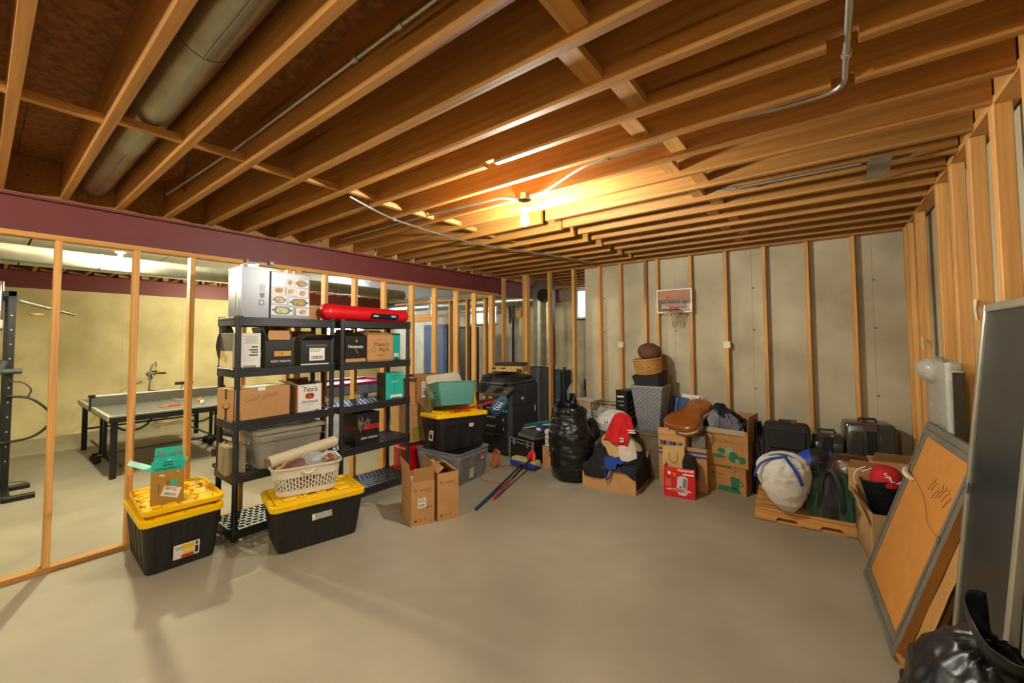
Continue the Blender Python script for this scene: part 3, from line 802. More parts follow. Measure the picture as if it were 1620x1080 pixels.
b = MB(); b.torus((-.085, -.1505, .125), .03, .002, 'y', 24, 4); b.torus((-.085, -.1505, .125), .018, .0015, 'y', 20, 4); b.build('seal', M('seal_print', '#8a6136', .6, var=0), t)
decal(t, D, 'front', .01, .235, .16, .006, MATS['red_ink'], 'print_line'); decal(t, D, 'front', 0, .005, .328, .022, kraft_dk, 'lower_band')
t, D = carton('tequila_carton', 'teal tequila carton standing behind the brown whisky carton', .24, .20, .31, on(-4.20, 3.005, 3), HP, teal_card, tape=False)
l = decal(t, D, 'front', .06, .05, .07, .05, paper_white, 'bar_code'); print_lines(l, .07, .12, 5, rows=0)

# --- third shelf
t, D = carton('shipping_carton', 'wide brown shipping carton with a printed smile on its end, on the third shelf', .455, .33, .265, on(-4.095, 1.535, 2), HP + .08, kraft)
decal(t, D, 'front', -.02, .255, .06, .03, paper_white, 'paper_label'); dtext(t, D, 'front', -.02, .185, 'Gold  plates', .058, M('pencil', '#8a6a48', .7, var=0), shear=.3, rot=8)
ink = M('dark_ink', '#2a2119', .5, var=0)
b = MB(); pts = [(.085 * cos(RAD(a)), 0, .085 * sin(RAD(a))) for a in range(212, 330, 8)]
b.tube(pts, [.003 + .006 * sin(pi * k / (len(pts) - 1)) for k in range(len(pts))], 6); b.tube([(.045, 0, -.035), (.078, 0, -.03), (.082, 0, -.062)], .004, 6)
o = b.build('smile_print', ink, t); o.matrix_basis = face_T(D, 'left') @ Matrix.Translation((.0, .175, 0)) @ Matrix.Rotation(RAD(-90), 4, 'X') @ Matrix.Diagonal((1, .1, 1, 1))
decal(t, D, 'left', .0, .222, .036, .085, ink, 'printed_tape'); decal(t, D, 'left', 0, .05, .036, .10, ink, 'printed_tape')
decal(t, D, 'front', -.20, .045, .03, .07, M('faint_ink', '#8b6a46', .6, var=0), 'print_block')
t, D = carton('vodka_carton', "white carton lettered Tito's Handmade Vodka with orange edges on the third shelf", .235, .26, .255, on(-4.07, 1.955, 2), HP, white_card, flaps={'left': (60, .08), 'back': (-10, .05)}, inmat=kraft_in)
orp = orange_pr
for s in (-1, 1): decal(t, D, 'front', s * .1135, .127, .0085, .25, orp, 'orange_edge')
dtext(t, D, 'front', .0, .205, "Tito's", .062, print_black, shear=.2, bold=.0006); decal(t, D, 'front', .0, .145, .08, .05, orp, 'orange_oval', pts=rrect(.044, .029, .0285, 8))
b = MB(); b.prism(rrect(.036, .022, .0215, 8), .0012, .0018); o = b.build('oval_ring', M('brown_oval', '#5d2f14', .5, var=0), t); o.matrix_basis = plane_T(D, 'front', 0, .145)
decal(t, D, 'front', -.008, .145, .02, .02, orp, 'drop', lift=.0018, pts=[(-.007, -.012), (.007, -.012), (.008, -.003), (0, .014), (-.008, -.003)]); decal(t, D, 'front', .014, .145, .02, .02, orp, 'drop', lift=.0018, pts=[(-.005, -.012), (.005, -.012), (.006, -.003), (0, .010), (-.006, -.003)])
dtext(t, D, 'front', .0, .092, 'Handmade', .036, print_black, shear=.35); dtext(t, D, 'front', .0, .062, 'V O D K A', .015, drw)
l = decal(t, D, 'front', .07, .026, .05, .042, paper_white, 'bar_code'); print_lines(l, .05, .11, 6, rows=0); dtext(t, D, 'front', -.075, .24, '12 750ML', .012, print_black)
decal(t, D, 'left', 0, .128, .256, .25, kraft_dk, 'side_print')
bottles(t, .235, .26, .24, 3, 3, bottle_m)
t, D = carton('tequila_carton', 'teal and black tequila carton standing alone on the third shelf of the far unit', .225, .20, .295, on(-4.03, 2.93, 2), HP - .1, teal_card, tape=False)
decal(t, D, 'left', 0, .147, .198, .292, black_card, 'black_side'); dtext(t, D, 'front', 0, .262, 'CASAMIGOS', .026, M('teal_ink', '#0e5c54', .5, var=0)); dtext(t, D, 'front', 0, .235, 'Tequila', .022, MATS['teal_ink'])
decal(t, D, 'front', 0, .13, .004, .13, MATS['teal_ink'], 'print_line'); decal(t, D, 'front', 0, .195, .08, .012, teal_lt, 'carry_slot'); l = decal(t, D, 'front', .02, .035, .15, .032, paper_white, 'bar_code'); print_lines(l, .15, .08, 7, rows=0)
decal(t, D, 'left', .05, .12, .02, .06, teal_card, 'teal_mark'); dtext(t, D, 'left', -.03, .10, 'CASA', .03, drw, rot=90)

# --- fourth shelf
t, D = carton('cognac_carton', 'black carton lettered Rémy Martin with red VSOP band, holding bottles, fourth shelf', .27, .28, .335, on(-4.05, 2.572, 1), HP - .05, black_card, flaps={'back': (-20, .04)})
smoke = M('smoke_print', '#b8aa94', .5, var=.5, scale=25, col2='#40352c')
b = MB(); sp = []
for k, (x0, z0, x1, z1, x2, z2, w) in enumerate(((-.11, .17, -.05, .25, -.07, .31, .012), (-.06, .16, -.01, .23, .0, .29, .010), (-.10, .21, -.03, .24, .03, .26, .012), (-.09, .14, -.06, .20, -.10, .26, .014), (-.02, .19, .03, .22, .02, .27, .008), (-.11, .2, -.09, .27, -.115, .3, .008))):
    P = [(1 - u) ** 2 * V((x0, 0, z0)) + 2 * u * (1 - u) * V((x1, 0, z1)) + u * u * V((x2, 0, z2)) for u in [i / 8 for i in range(9)]]
    b.tube(P, [w * sin(pi * (.1 + .85 * i / 8)) for i in range(9)], 6)
o = b.build('centaur_smoke', smoke, t, (0, -.1402, 0)); o.scale = (1, .04, 1); o['kind'] = 'stuff'
decal(t, D, 'front', .045, .185, .178, .048, red_pr, 'red_band'); dtext(t, D, 'front', .055, .185, 'VSOP', .046, print_black, lift=.0012, sx=1.1); decal(t, D, 'left', 0, .185, .27, .048, M('dark_red_print', '#7a1818', .5, var=0), 'red_band')
dtext(t, D, 'front', .02, .07, 'RÉMY MARTIN', .0305, print_white, sx=.98)
bottles(t, .27, .28, .30, 3, 3, bottle_m)
t = thing('file_box', 'grey weathered card file holding a pack of brown folders on the fourth shelf', 'box', on(-4.06, 1.355, 1), HP - .1)
b = MB(); b.box(-.075, -.11, 0, .075, -.107, .22); b.box(-.075, .107, 0, .075, .11, .235); b.box(-.075, -.107, 0, -.072, .107, .22); b.box(.072, -.107, 0, .075, .107, .22)
b.build('case', M('old_card', '#8b8064', .8, var=.15), t)
for k in range(9):
    b = MB(); b.box(-.068 + .015 * k, -.104, .003, -.056 + .015 * k, .104, .225 + .006 * sin(k * 2)); b.build('folder', M('folder_card', '#a08a5e', .8, var=.1, rnd=.15), t)

# ================================================================== TOTES
def loop(pts, z, cx=0, cy=0): return [V((x + cx, y + cy, z)) for x, y in pts]
def ribbed(hx, hy, r, nribs, depth=.006, n=4):
    """rounded rectangle outline whose long sides carry shallow vertical ribs"""
    out = []
    for x, y in rrect(hx, hy, r, n): out.append((x, y))
    res = []
    for k in range(len(out)):
        a, b_ = out[k], out[(k + 1) % len(out)]
        res.append(a)
        L = math.hypot(b_[0] - a[0], b_[1] - a[1])
        if L > .12:
            nx, ny = (b_[1] - a[1]) / L, -(b_[0] - a[0]) / L
            m = nribs if L > .3 else max(2, nribs - 2)
            for i in range(m):
                for f, dd in ((.18, 0), (.24, 1), (.76, 1), (.82, 0)):
                    u = (i + f) / m
                    res.append((a[0] + (b_[0] - a[0]) * u - nx * depth * dd, a[1] + (b_[1] - a[1]) * u - ny * depth * dd))
    return res
def tote_body(t, L, W, H, mat, taper=.87, ribs=4, rim=True, name='body', rimmat=None):
    b = MB(); f = lambda s, z, inset=0: loop([(x * s * (1 - inset), y * s * (1 - inset * L / W)) for x, y in ribbed(L / 2, W / 2, .05, ribs)], z)
    plain = [(x, y) for x, y in ribbed(L / 2, W / 2, .05, ribs, 0)]
    g = lambda s, z: loop([(x * s, y * s) for x, y in plain], z)
    b.loft([g(taper * .95, 0), g(taper * .985, .006), f(taper, .02), f(taper + (1 - taper) * .8, H * .80), g(taper + (1 - taper) * .86, H * .83), g(.965, H - .012),
            g(1.0, H - .012), g(1.0, H), g(.955, H), g(taper * .96, .012)], True, True)
    o = b.build(name, mat, t, smooth=28)
    return o
def tote_lid(t, L, W, z, mat, seed=0, up=True, name='lid', rot=None, parent_loc=(0, 0, 0)):
    """moulded lid: rolled edge, sunken field, raised blocks and hasp slots"""
    b = MB(); hx, hy = L / 2 + .012, W / 2 + .012
    g = lambda d, zz: loop(rrect(hx - d, hy - d, .055 - min(d, .03), 5), zz)
    b.loft([g(.006, -.046), g(0, -.044), g(0, -.006), g(.008, 0), g(.034, 0), g(.042, -.014), g(.06, -.014), g(.075, -.004)], True, True)
    o = b.build(name, mat, t, (0, 0, z), rot, smooth=35)
    blocks = MB()
    for sx in (-1, 1):
        for k in range(3):
            y = (k - 1) * W * .27
            blocks.bbox(sx * (hx - .155) - .052, y - .034, -.004, sx * (hx - .155) + .052, y + .034, .012, .007)
    for k in range(5):
        x = (k - 2) * L * .105
        for sy in (-1, 1):
            T = Matrix.Translation((x, sy * W * .15, 0)) @ Matrix.Rotation(RAD(28 * sy * (1 if k % 2 else -1)), 4, 'Z')
            blocks.bbox(-.016, -.075, -.004, .016, .075, .008, .006, T)
    for sx in (-1, 1): blocks.bbox(sx * (hx - .060) - .014, -W * .33, -.014, sx * (hx - .060) + .014, W * .33, -.003, .004)
    blocks.build('raised_blocks', mat, o, smooth=30)
    h = MB()
    for sx in (-1, 1):
        for y in (-W * .38, 0, W * .38): h.cyl((sx * (hx - .021), y, .0), (sx * (hx - .021), y, .0012), .006, n=10)
    h.build('hasp_hole', print_black, o)['kind'] = 'stuff'
    return o
# tote nearest the viewer
t = thing('storage_tote', 'black tote at the foot of the partition, two yellow lids stacked on it', 'tote', (-4.135, .985, 0), RAD(-2))
tote_body(t, .70, .475, .385, black_tote, ribs=4)
tote_lid(t, .70, .475, .400, yellow_pl)
D = (.70, .46, .38)
l = decal(t, D, 'right', .02, .115, .155, .105, paper_white, 'product_label', lift=-.026); l.matrix_basis = l.matrix_basis @ Matrix.Rotation(RAD(7), 4, 'X')
def on_label(l, x0, y0, x1, y1, m, nm, th=.0016):
    b = MB(); b.box(x0, y0, 0, x1, y1, th); return b.build(nm, m, l)
on_label(l, -.02, -.038, .045, .045, yellow_pl, 'yellow_field'); on_label(l, -.03, -.05, .045, -.030, red_pr, 'red_band', .0018)
text('HDX', .022, M('orange_ink', '#e0703a', .5, var=0), l, (-.045, .030, .0012), (0, 0, 0), ext=.0004)
for k in range(3): on_label(l, -.012 + .02 * k, -.015, .002 + .02 * k, .008, paper_white, 'picture_box', .002)
print_lines(l, .145, .08, 3, M('grey_print', '#77736c', .6, var=0), 4, False)
on_label(l, .052, -.04, .07, .01, print_black, 'bar_code'); on_label(l, .054, .02, .066, .045, print_black, 'emblem')
# spare lid lying upside down on the first
t = thing('tote_lid', 'loose yellow tote lid lying upside down on the near tote', 'lid', (-4.15, 1.005, .4125), RAD(-3.5))
b = MB(); hx, hy = .335, .245
g = lambda d, zz: loop(rrect(hx - d, hy - d, .055 - min(d, .03), 5), zz)
b.loft([g(.05, 0), g(.004, .002), g(0, .006), g(-.004, .036), g(.004, .040), g(.010, .036), g(.016, .012), g(.05, .010)], True, True)
pan = b.build('pan', yellow_pl, t, smooth=35)
r = random.Random(4)
for k in range(7):
    b = MB(); x = -.26 + .085 * k
    for j in range(4):
        y = -.18 + .105 * j + .02 * (k % 2)
        T = Matrix.Translation((x, y, .014)) @ Matrix.Rotation(RAD(r.uniform(-40, 40)), 4, 'Z') @ Matrix.Rotation(RAD(r.uniform(-9, 9)), 4, 'Y')
        b.bbox(-.034, -.045, -.006, .034, .045, .012 + .008 * r.random(), .006, T)
    b.build('rib_blocks', yellow_pl, pan, smooth=30)['kind'] = 'stuff'

# open tequila carton on the lid
t, D = carton('tequila_carton', 'open tequila carton, teal flaps over brown sides, on the yellow lids', .195, .19, .26, (-4.06, .93, .4285), RAD(76), M('ochre_card', '#a37a28', .7, var=.07, scale=10), inmat=teal_card,
              flaps={'back': (8, .13), 'left': (62, .15), 'right': (20, .05)})
# inside-out front flap turned up
f = MB(); f.mi = 0; f.prism([(-.096, 0), (.096, 0), (.096, .075), (-.096, .075)], -.0014, .0014, 'y'); o = f.build('flap', teal_card, t, (0, -.095, .255), (RAD(-4), 0, 0), label='teal front flap with upside-down lettering')
tk = M('teal_ink2', '#0b4b45', .5, var=0)
o2 = text('CASAMIGOS', .026, tk, t, (0, -.0965, .275), (pi / 2, pi, 0), name='lettering'); o2.matrix_basis = plane_T(D, 'front', 0, .272, 180, .0018)
o2 = text('Tequila', .022, tk, t, (0, 0, 0)); o2.matrix_basis = plane_T(D, 'front', .0, .296, 180, .0014)
o2 = text('Reposado', .014, tk, t, (0, 0, 0)); o2.matrix_basis = plane_T(D, 'front', .0, .317, 180, .001)
for s in (-1, 1):
    b = MB(); b.prism(rrect(.022, .009, .008), 0, .001); o = b.build('hand_slot', MATS['ochre_card'], t); o.matrix_basis = Matrix.Translation((s * .05, .078, .35)) @ Matrix.Rotation(RAD(90), 4, 'X')
l = ship_label(t, D, 'front', .022, .095, .105, .075, rot=-20, seed=21, rows=4)
dtext(t, D, 'front', .0, .15, 'CASA', .03, tk, rot=-90); decal(t, D, 'front', .04, .165, .05, .05, teal_card, 'teal_smudge', pts=rrect(.02, .018, .012)); decal(t, D, 'front', -.05, .135, .004, .06, tk, 'print_line')
decal(t, D, 'front', -.035, .225, .04, .02, M('torn_white', '#c9bd9f', .8, var=.1), 'torn_patch', pts=[(-.02, 0), (-.008, .006), (.004, .012), (.01, .004), (.022, -.004), (.006, -.012), (-.006, -.006)]); decal(t, D, 'front', .06, .24, .04, .02, MATS['torn_white'], 'torn_patch', pts=[(-.014, -.002), (0, .005), (.012, .004), (.004, -.006)])
b = MB(); b.grid(lambda u, v: V((-.03 + .08 * u, .02 + .09 * v, .262 + .035 * sin(pi * u) + .01 * nz((u * 3, v * 3, 2)))), 8, 8); b.build('tissue', paper_white, t, smooth=60)

# second tote in front of the shelving
t = thing('storage_tote', 'black tote in front of the shelving, yellow lid, white basket standing on it', 'tote', (-3.535, 1.80, 0), RAD(77))
tote_body(t, .70, .475, .365, black_tote, ribs=4)
tote_lid(t, .70, .475, .380, yellow_pl)
l = decal(t, (.70, .475, .365), 'front', .01, .235, .15, .048, M('worn_label', '#a9a69c', .6, var=.15, scale=40), 'worn_label', lift=-.007, rot=1); l.matrix_basis = l.matrix_basis @ Matrix.Rotation(RAD(-6), 4, 'X'); on_label(l, -.075, -.024, -.055, .024, paper_white, 'label_end')

# white laundry basket
t = thing('laundry_basket', 'white slotted laundry basket heaped with packing scraps on the yellow lid', 'basket', (-3.60, 1.755, .3945), RAD(72))
L, W, H = .55, .40, .235
o_ = rrect(L / 2, W / 2, .09, 6); sc = lambda s, z: [V((x * s, y * s, z)) for x, y in o_]
b = MB()
b.loft([sc(.80, 0), sc(.82, .02), sc(.825, .04)], True, False)
b.loft([sc(.905, .145), sc(.93, .175), sc(.935, H - .03), sc(.985, H - .012), sc(1.0, H - .012), sc(1.0, H), sc(.97, H), sc(.925, H - .02), sc(.90, .15)], False, False)
b.loft([sc(.82, .045), sc(.79, .012)], False, True)
# slotted wall between the two solid bands
P = o_; per = [0]
for k in range(len(P)): a, c = P[k], P[(k + 1) % len(P)]; per.append(per[-1] + math.hypot(c[0] - a[0], c[1] - a[1]))
def at_per(s_, z):
    s_ = s_ % per[-1]
    for k in range(len(P)):
        if per[k + 1] >= s_:
            u = (s_ - per[k]) / max(1e-9, per[k + 1] - per[k]); a, c = P[k], P[(k + 1) % len(P)]
            sca = .825 + (.905 - .825) * (z - .04) / .105
            return V(((a[0] + (c[0] - a[0]) * u) * sca, (a[1] + (c[1] - a[1]) * u) * sca, z))
basket = b.build('shell', white_pl, t, smooth=40)
b = MB(); nS = 64
for k in range(nS):
    s0 = per[-1] * k / nS; s1 = s0 + per[-1] / nS * .36
    b.loft([[at_per(s0, z), at_per(s1, z)] for z in (.038, .147)], False, False, False)
    zs = (.072, .107) if k % 2 else (.055, .090, .125)
    s2 = per[-1] * (k + 1) / nS
    for z in zs: b.loft([[at_per(s1, z - .004), at_per(s2, z - .004)], [at_per(s1, z + .004), at_per(s2, z + .004)]], False, False, False)
b.build('slotted_wall', white_pl, t)
mod = t.children[-1].modifiers.new('thick', 'SOLIDIFY'); mod.thickness = .004
b = MB(); b.torus((0, 0, 0), .042, .011, 'y', 20, 8, RAD(180), RAD(360)); o = b.build('handle', white_pl, t, (.0, -W / 2 * .95, .20), smooth=50); o.scale = (1, .8, .7)
b = MB(); b.prism(rrect(.04, .02, .018), 0, .002); o = b.build('handle_opening', M('brown_scrap', '#5a3420', .7, var=.1), t); o.matrix_basis = plane_T((L, W * .94, H), 'front', -.0, .192, 0, -.004)
bx_, by_, bz_ = -3.60, 1.755, .3945
def inbasket(x, y, z): return Matrix.Translation((bx_, by_, bz_)) @ Matrix.Rotation(RAD(72), 4, 'Z') @ V((x, y, z))
felt = M('cream_felt', '#cdbf9f', .95, var=.06, scale=30)
t = thing('rolled_pad', 'rolled cream carpet pad lying across the laundry basket', 'roll', (-3.70, 1.79, .675), 0, rot=(0, RAD(-4.5), RAD(97)))
b = MB(); lp = []
for i in range(22):
    x = -.31 + .62 * i / 21
    lp.append([V((x, (.052 + .004 * nz((x * 6, k, 1))) * cos(2 * pi * k / 28), (.050 + .004 * nz((x * 6, k, 2))) * sin(2 * pi * k / 28))) for k in range(28)])
b.loft(lp); b.build('outer_wrap', felt, t, smooth=50)
sp = [V((0, (.006 + .0068 * a / 6.2832) * cos(a), (.006 + .0068 * a / 6.2832) * sin(a))) for a in [k * .35 for k in range(1, 112)]]
b = MB(); b.tube([p + V((-.3115, 0, 0)) for p in sp], .0022, 5); b.build('spiral_edge', M('felt_edge', '#7d6a52', .95, var=.2, scale=60), t)
clear_film = M('clear_plastic_film', '#cfd3dc', .12, var=0, alpha=.42, coat=.5)
def crumpled(name, label, cat, loc, rz, sx, sy, h, mat, seed, amp=.03, n=16, thick=.0):
    b = MB()
    b.grid(lambda u, v: V(((u - .5) * sx * (1 + .12 * nz((v * 4, 0, seed))), (v - .5) * sy * (1 + .12 * nz((u * 4, 5, seed))), h * sin(pi * u) * sin(pi * v) ** .7 + amp * abs(nz((u * 4, v * 4, seed), 1.3)) * 1.6 + amp * .5 * nz((u * 9, v * 9, seed)))), n, n)
    o = b.build(name, mat, loc=loc, rot=(0, 0, rz), smooth=35)
    return tag(o, label, cat)
crumpled('plastic_film', 'crumpled clear plastic film over the scraps in the laundry basket', 'plastic film', inbasket(.04, -.06, .205), RAD(70), .34, .17, .09, clear_film, 3, .025)
crumpled('brown_paper', 'folded dark brown paper at the front of the laundry basket', 'paper', inbasket(-.06, -.10, .20), RAD(78), .26, .10, .075, M('brown_paper', '#6b4028', .6, var=.1), 8, .02, 8)
t, D = carton('small_carton', 'small torn brown carton poking out of the laundry basket', .09, .06, .05, inbasket(.165, -.09, .215), RAD(100), kraft, flaps={'front': (50, .04), 'left': (30, .03)}, rot=(RAD(18), RAD(-14), RAD(110)))
r = random.Random(9)
for k in range(9):
    crumpled('packing_scrap', None, None, inbasket(r.uniform(-.18, .2), r.uniform(-.08, .08), .06 + .016 * k), r.uniform(0, 6), .16, .12, .03, (kraft, kraft_dk, paper_white, MATS['brown_scrap'])[k % 4], 20 + k, .03, 9)
    o = bpy.context.scene.collection.objects[-1]; tag(o, 'crumpled %s packing scrap showing through the laundry basket slots' % ('brown', 'dark brown', 'white', 'deep brown')[k % 4], 'scrap', 'packing scraps inside the laundry basket')
b = MB(); b.box(-.005, -.002, 0, .005, .002, .05); tag(b.build('yellow_tag', yellow_pl, loc=inbasket(-.10, .10, .265), rot=(.1, .1, .3)), 'thin yellow plastic strip sticking up behind the rolled pad', 'strip')

# taupe tote on the fourth shelf
t = thing('storage_tote', 'taupe lidded tote on the fourth shelf of the near unit', 'tote', on(-4.06, 1.765, 1), HP)
tote_body(t, .60, .40, .315, taupe_tote_m, taper=.86, ribs=1)
b = MB(); g = lambda d, zz: loop(rrect(.31 - d, .21 - d, .05 - min(d, .03), 5), zz)
b.loft([g(.004, -.016), g(0, -.014), g(0, .008), g(.006, .013), g(.03, .013), g(.04, .006)], True, True); b.build('lid', taupe_tote_m, t, (0, 0, .316), smooth=35)
D = (.60, .40, .315); l = decal(t, D, 'left', .04, .20, .05, .05, M('grey_label', '#b5b2a8', .6, var=.1), 'label', lift=-.006); on_label(l, -.012, -.014, .012, .010, dark_steel, 'emblem')
b = MB(); b.box(-.29, -.1995, .232, .29, -.1975, .237); b.build('moulded_line', M('taupe_dark', '#6f6a5f', .5, var=0), t)

# two tall printer cartons on the floor
def hp_box(name, label, loc, rz, w, d, h, opened, grp=None):
    if opened:
        t, D = carton(name, label, w, d, h, loc, rz, kraft, flaps={'left': (8, .16), 'right': (-6, .16), 'front': (14, .13)})
        b = MB(); b.box(-w / 2 + .02, -d / 2 + .02, h - .05, w / 2 - .02, d / 2 - .10, h - .02); b.build('foam_insert', white_pl, t)
    else:
        t, D = carton(name, label, w, d, h, loc, rz, kraft, flaps={'right': (-62, .075), 'left': (-55, .075), 'back': (-80, .1)})
    ink2 = M('box_ink', '#4a3520', .6, var=0); fk = M('faint_brown_ink', '#9b6f3c', .6, var=0)
    b = MB(); b.torus((0, 0, 0), .0125, .0014, 'z', 22, 4); o = b.build('round_logo', ink2, t); o.matrix_basis = plane_T(D, 'front', -w * .33, h * .80, 0, .0004)
    dtext(t, D, 'front', -w * .33, h * .80, 'hp', .015, ink2, shear=.25)
    decal(t, D, 'front', w * .10, h * .803, w * .5, .006, fk, 'print_line'); decal(t, D, 'front', w * .08, h * .77, w * .42, .004, fk, 'print_line')
    for k in range(3): decal(t, D, 'front', -w * .3 + w * .2 * k, h * .12, w * .1, .02, fk, 'pictogram', pts=[(-.008, -.010), (.008, -.010), (.010, .004), (0, .012), (-.010, .004)])
    decal(t, D, 'front', -w * .33, h * .11, .016, .018, ink2, 'dark_square'); decal(t, D, 'front', w * .36, h * .07, .012, .016, fk, 'arrow_print', pts=[(-.007, -.01), (.007, -.01), (.007, .002), (0, .012), (-.007, .002)])
    return t, D
t, D = hp_box('printer_carton', 'tall open brown printer carton with upright flaps, left of its twin', (-3.085, 2.555, 0), RAD(66), .212, .36, .385, True)
ship_label(t, D, 'front', -.01, .195, .075, .085, seed=31, rows=5); decal(t, D, 'front', .05, .15, .05, .007, MATS['box_ink'], 'print_dash', rot=12)
b = MB(); o = print_lines(t, .07, .05, 12, MATS['box_ink'], 4, False); o.matrix_basis = plane_T(D, 'front', .01, .44, 0, -.02) 
hp_box('printer_carton', 'tall closed brown printer carton, right of its open twin', (-2.985, 2.765, 0), RAD(67), .20, .36, .43, False)

# stack of grey tote, black tote and what lies on them
t = thing('storage_tote', 'grey lidless tote under the big black tote, beyond the printer cartons', 'tote', (-3.655, 3.57, 0), RAD(4))
tote_body(t, .70, .595, .365, grey_tote_m, taper=.84, ribs=2)
D = (.70, .595, .365); l = decal(t, D, 'right', -.03, .10, .075, .115, M('cream_label', '#c9c19a', .6, var=.05), 'label', lift=-.034, rot=-4); l.matrix_basis = l.matrix_basis @ Matrix.Rotation(RAD(8), 4, 'X'); on_label(l, .018, .03, .030, .045, ink, 'emblem'); print_lines(l, .06, .08, 14, MATS['grey_print'], 4, False)
l = decal(t, D, 'right', .14, .26, .05, .06, M('pink_sticker', '#d8a79a', .6, var=.1), 'sticker', lift=-.010); on_label(l, -.02, .0, .02, .03, red_pr, 'red_print')
t = thing('storage_tote', 'black tote without handles, on the grey tote, under a crooked yellow lid', 'tote', (-3.665, 3.61, .3665), RAD(78))
tote_body(t, .70, .465, .36, black_tote, taper=.86, ribs=3)
D = (.70, .465, .36); l = decal(t, D, 'left', .02, .165, .09, .115, paper_white, 'picture_label', lift=-.012); l.matrix_basis = l.matrix_basis @ Matrix.Rotation(RAD(-7), 4, 'X')
on_label(l, -.036, -.02, .036, .045, M('tan_picture', '#c9a878', .6, var=.2, scale=40), 'photo'); b = MB(); b.prism([(-.03, -.03), (.02, -.045), (.034, -.02), (.02, .0), (.028, .02), (-.0, .008), (-.024, .012)], 0, .002); b.build('goggles_print', print_black, l)
l = decal(t, D, 'front', .09, .265, .065, .04, paper_white, 'white_label', lift=-.004); on_label(l, -.025, -.008, .025, .008, M('pink_print', '#d89a9a', .6, var=0), 'print')
for k in range(12):
    r = random.Random(50 + k); P = Matrix.Translation((-3.665, 3.61, .3665)) @ Matrix.Rotation(RAD(78), 4, 'Z') @ V((-.27 + .05 * k, -.13 + .08 * r.random(), .31 + .03 * r.random()))
    o = crumpled('wrapping_scrap', 'crumpled %s wrapping peeping from under the crooked yellow lid' % ('tan', 'tan', 'peach', 'red', 'white')[k % 5], 'scrap', P, r.uniform(0, 6), .13, .11, .02, (kraft, kraft, M('peach_paper', '#d9a27c', .7, var=.1), red_pr, paper_white)[k % 5], 60 + k, .03, 8); o['group'] = 'wrapping scraps in the black tote'
t = thing('tote_lid', 'crooked yellow lid resting on the heaped black tote', 'lid', (-3.665, 3.60, .775), RAD(78), rot=(RAD(-3), RAD(1.5), RAD(76)))
o = tote_lid(t, .69, .46, 0, yellow_pl, name='moulding')
t = thing('tote_lid', 'yellow lid leaning on edge behind the teal bin', 'lid', (-4.02, 3.98, .66), rot=(RAD(74), 0, RAD(66)))
tote_lid(t, .62, .43, 0, yellow_pl, name='moulding')
# teal translucent bin
teal_tr = M('teal_translucent', '#5f9f96', .28, var=.05, alpha=.86, coat=.2)
t = thing('plastic_bin', 'translucent teal bin lying tilted on the yellow lid', 'bin', (-3.70, 3.62, .835), rot=(RAD(-12), RAD(2), RAD(72)))
b = MB(); q = rrect(.265, .18, .05, 5)
b.loft([loop([(x * .80, y * .80) for x, y in q], 0), loop([(x * .84, y * .84) for x, y in q], .012), loop([(x * .97, y * .97) for x, y in q], .275), loop([(x * 1.03, y * 1.03) for x, y in q], .276), loop([(x * 1.03, y * 1.03) for x, y in q], .286), loop([(x * .955, y * .955) for x, y in q], .286), loop([(x * .80, y * .80) for x, y in q], .010)], True, True)
b.build('shell', teal_tr, t, smooth=35)
b = MB(); b.prism(rrect(.022, .011, .010), 0, .002); o = b.build('grip_slot', M('dark_teal', '#24443f', .6, var=0), t); o.matrix_basis = plane_T((.265 * 1.88, .36, .2), 'left', .02, .165, 0, .0)
b = MB(); b.box(-.17, -.10, .015, .17, .10, .10); b.build('contents', M('teal_dark_contents', '#2f6f72', .7, var=.1), t)
t = thing('ribbed_tray', 'beige ribbed plastic tray standing behind the teal bin', 'tray', (-3.98, 3.72, 1.02), rot=(RAD(58), RAD(-4), RAD(70)))
b = MB(); q = rrect(.24, .17, .06, 6); b.loft([loop(q, 0), loop([(x * .98, y * .98) for x, y in q], .09), loop([(x * .88, y * .88) for x, y in q], .105), loop([(x * .3, y * .3) for x, y in q], .108)], True, True); b.build('shell', M('beige_plastic', '#c9bfa6', .5, var=.03), t, smooth=35)
for k in range(5):
    b = MB(); b.bbox(-.14, -.09 + .042 * k, .104, .14, -.075 + .042 * k, .113, .003); b.build('rib', MATS['beige_plastic'], t)
b = MB(); b.bbox(-.40, -.012, -.010, .40, .012, .014, .003); tag(b.build('red_bar', M('red_metal', '#b3202c', .35, var=.05), loc=(-3.50, 3.72, .815), rot=(0, RAD(-7), RAD(74))), 'long red bar lying across the crooked yellow lid', 'bar')
t = thing('blue_pad', 'dark blue curved pad with white laces leaning at the end of the yellow lid', 'pad', (-3.44, 4.06, .70), rot=(RAD(18), RAD(38), RAD(40)))
b = MB()
b.loft([[V((x * s, y * .5 * s + .02 * z * z, z)) for x, y in rrect(.075, .05, .04, 4)] for z, s in ((0, .5), (.03, .9), (.12, 1.1), (.2, 1), (.27, .75), (.29, .3))]); b.build('shell', M('navy_vinyl', '#2b5578', .4, var=.08), t, smooth=50)
for k in range(4):
    b = MB(); b.tube([(-.055, -.03, .09 + .035 * k), (0, -.055, .10 + .035 * k), (.03, -.045, .13 + .035 * k)], .004, 6); b.build('lace', print_white, t, smooth=50)
b = MB(); b.tube([(-.03, -.045, .07), (-.01, -.055, .15), (.0, -.05, .23)], .004, 6); b.build('lace', print_white, t, smooth=50)

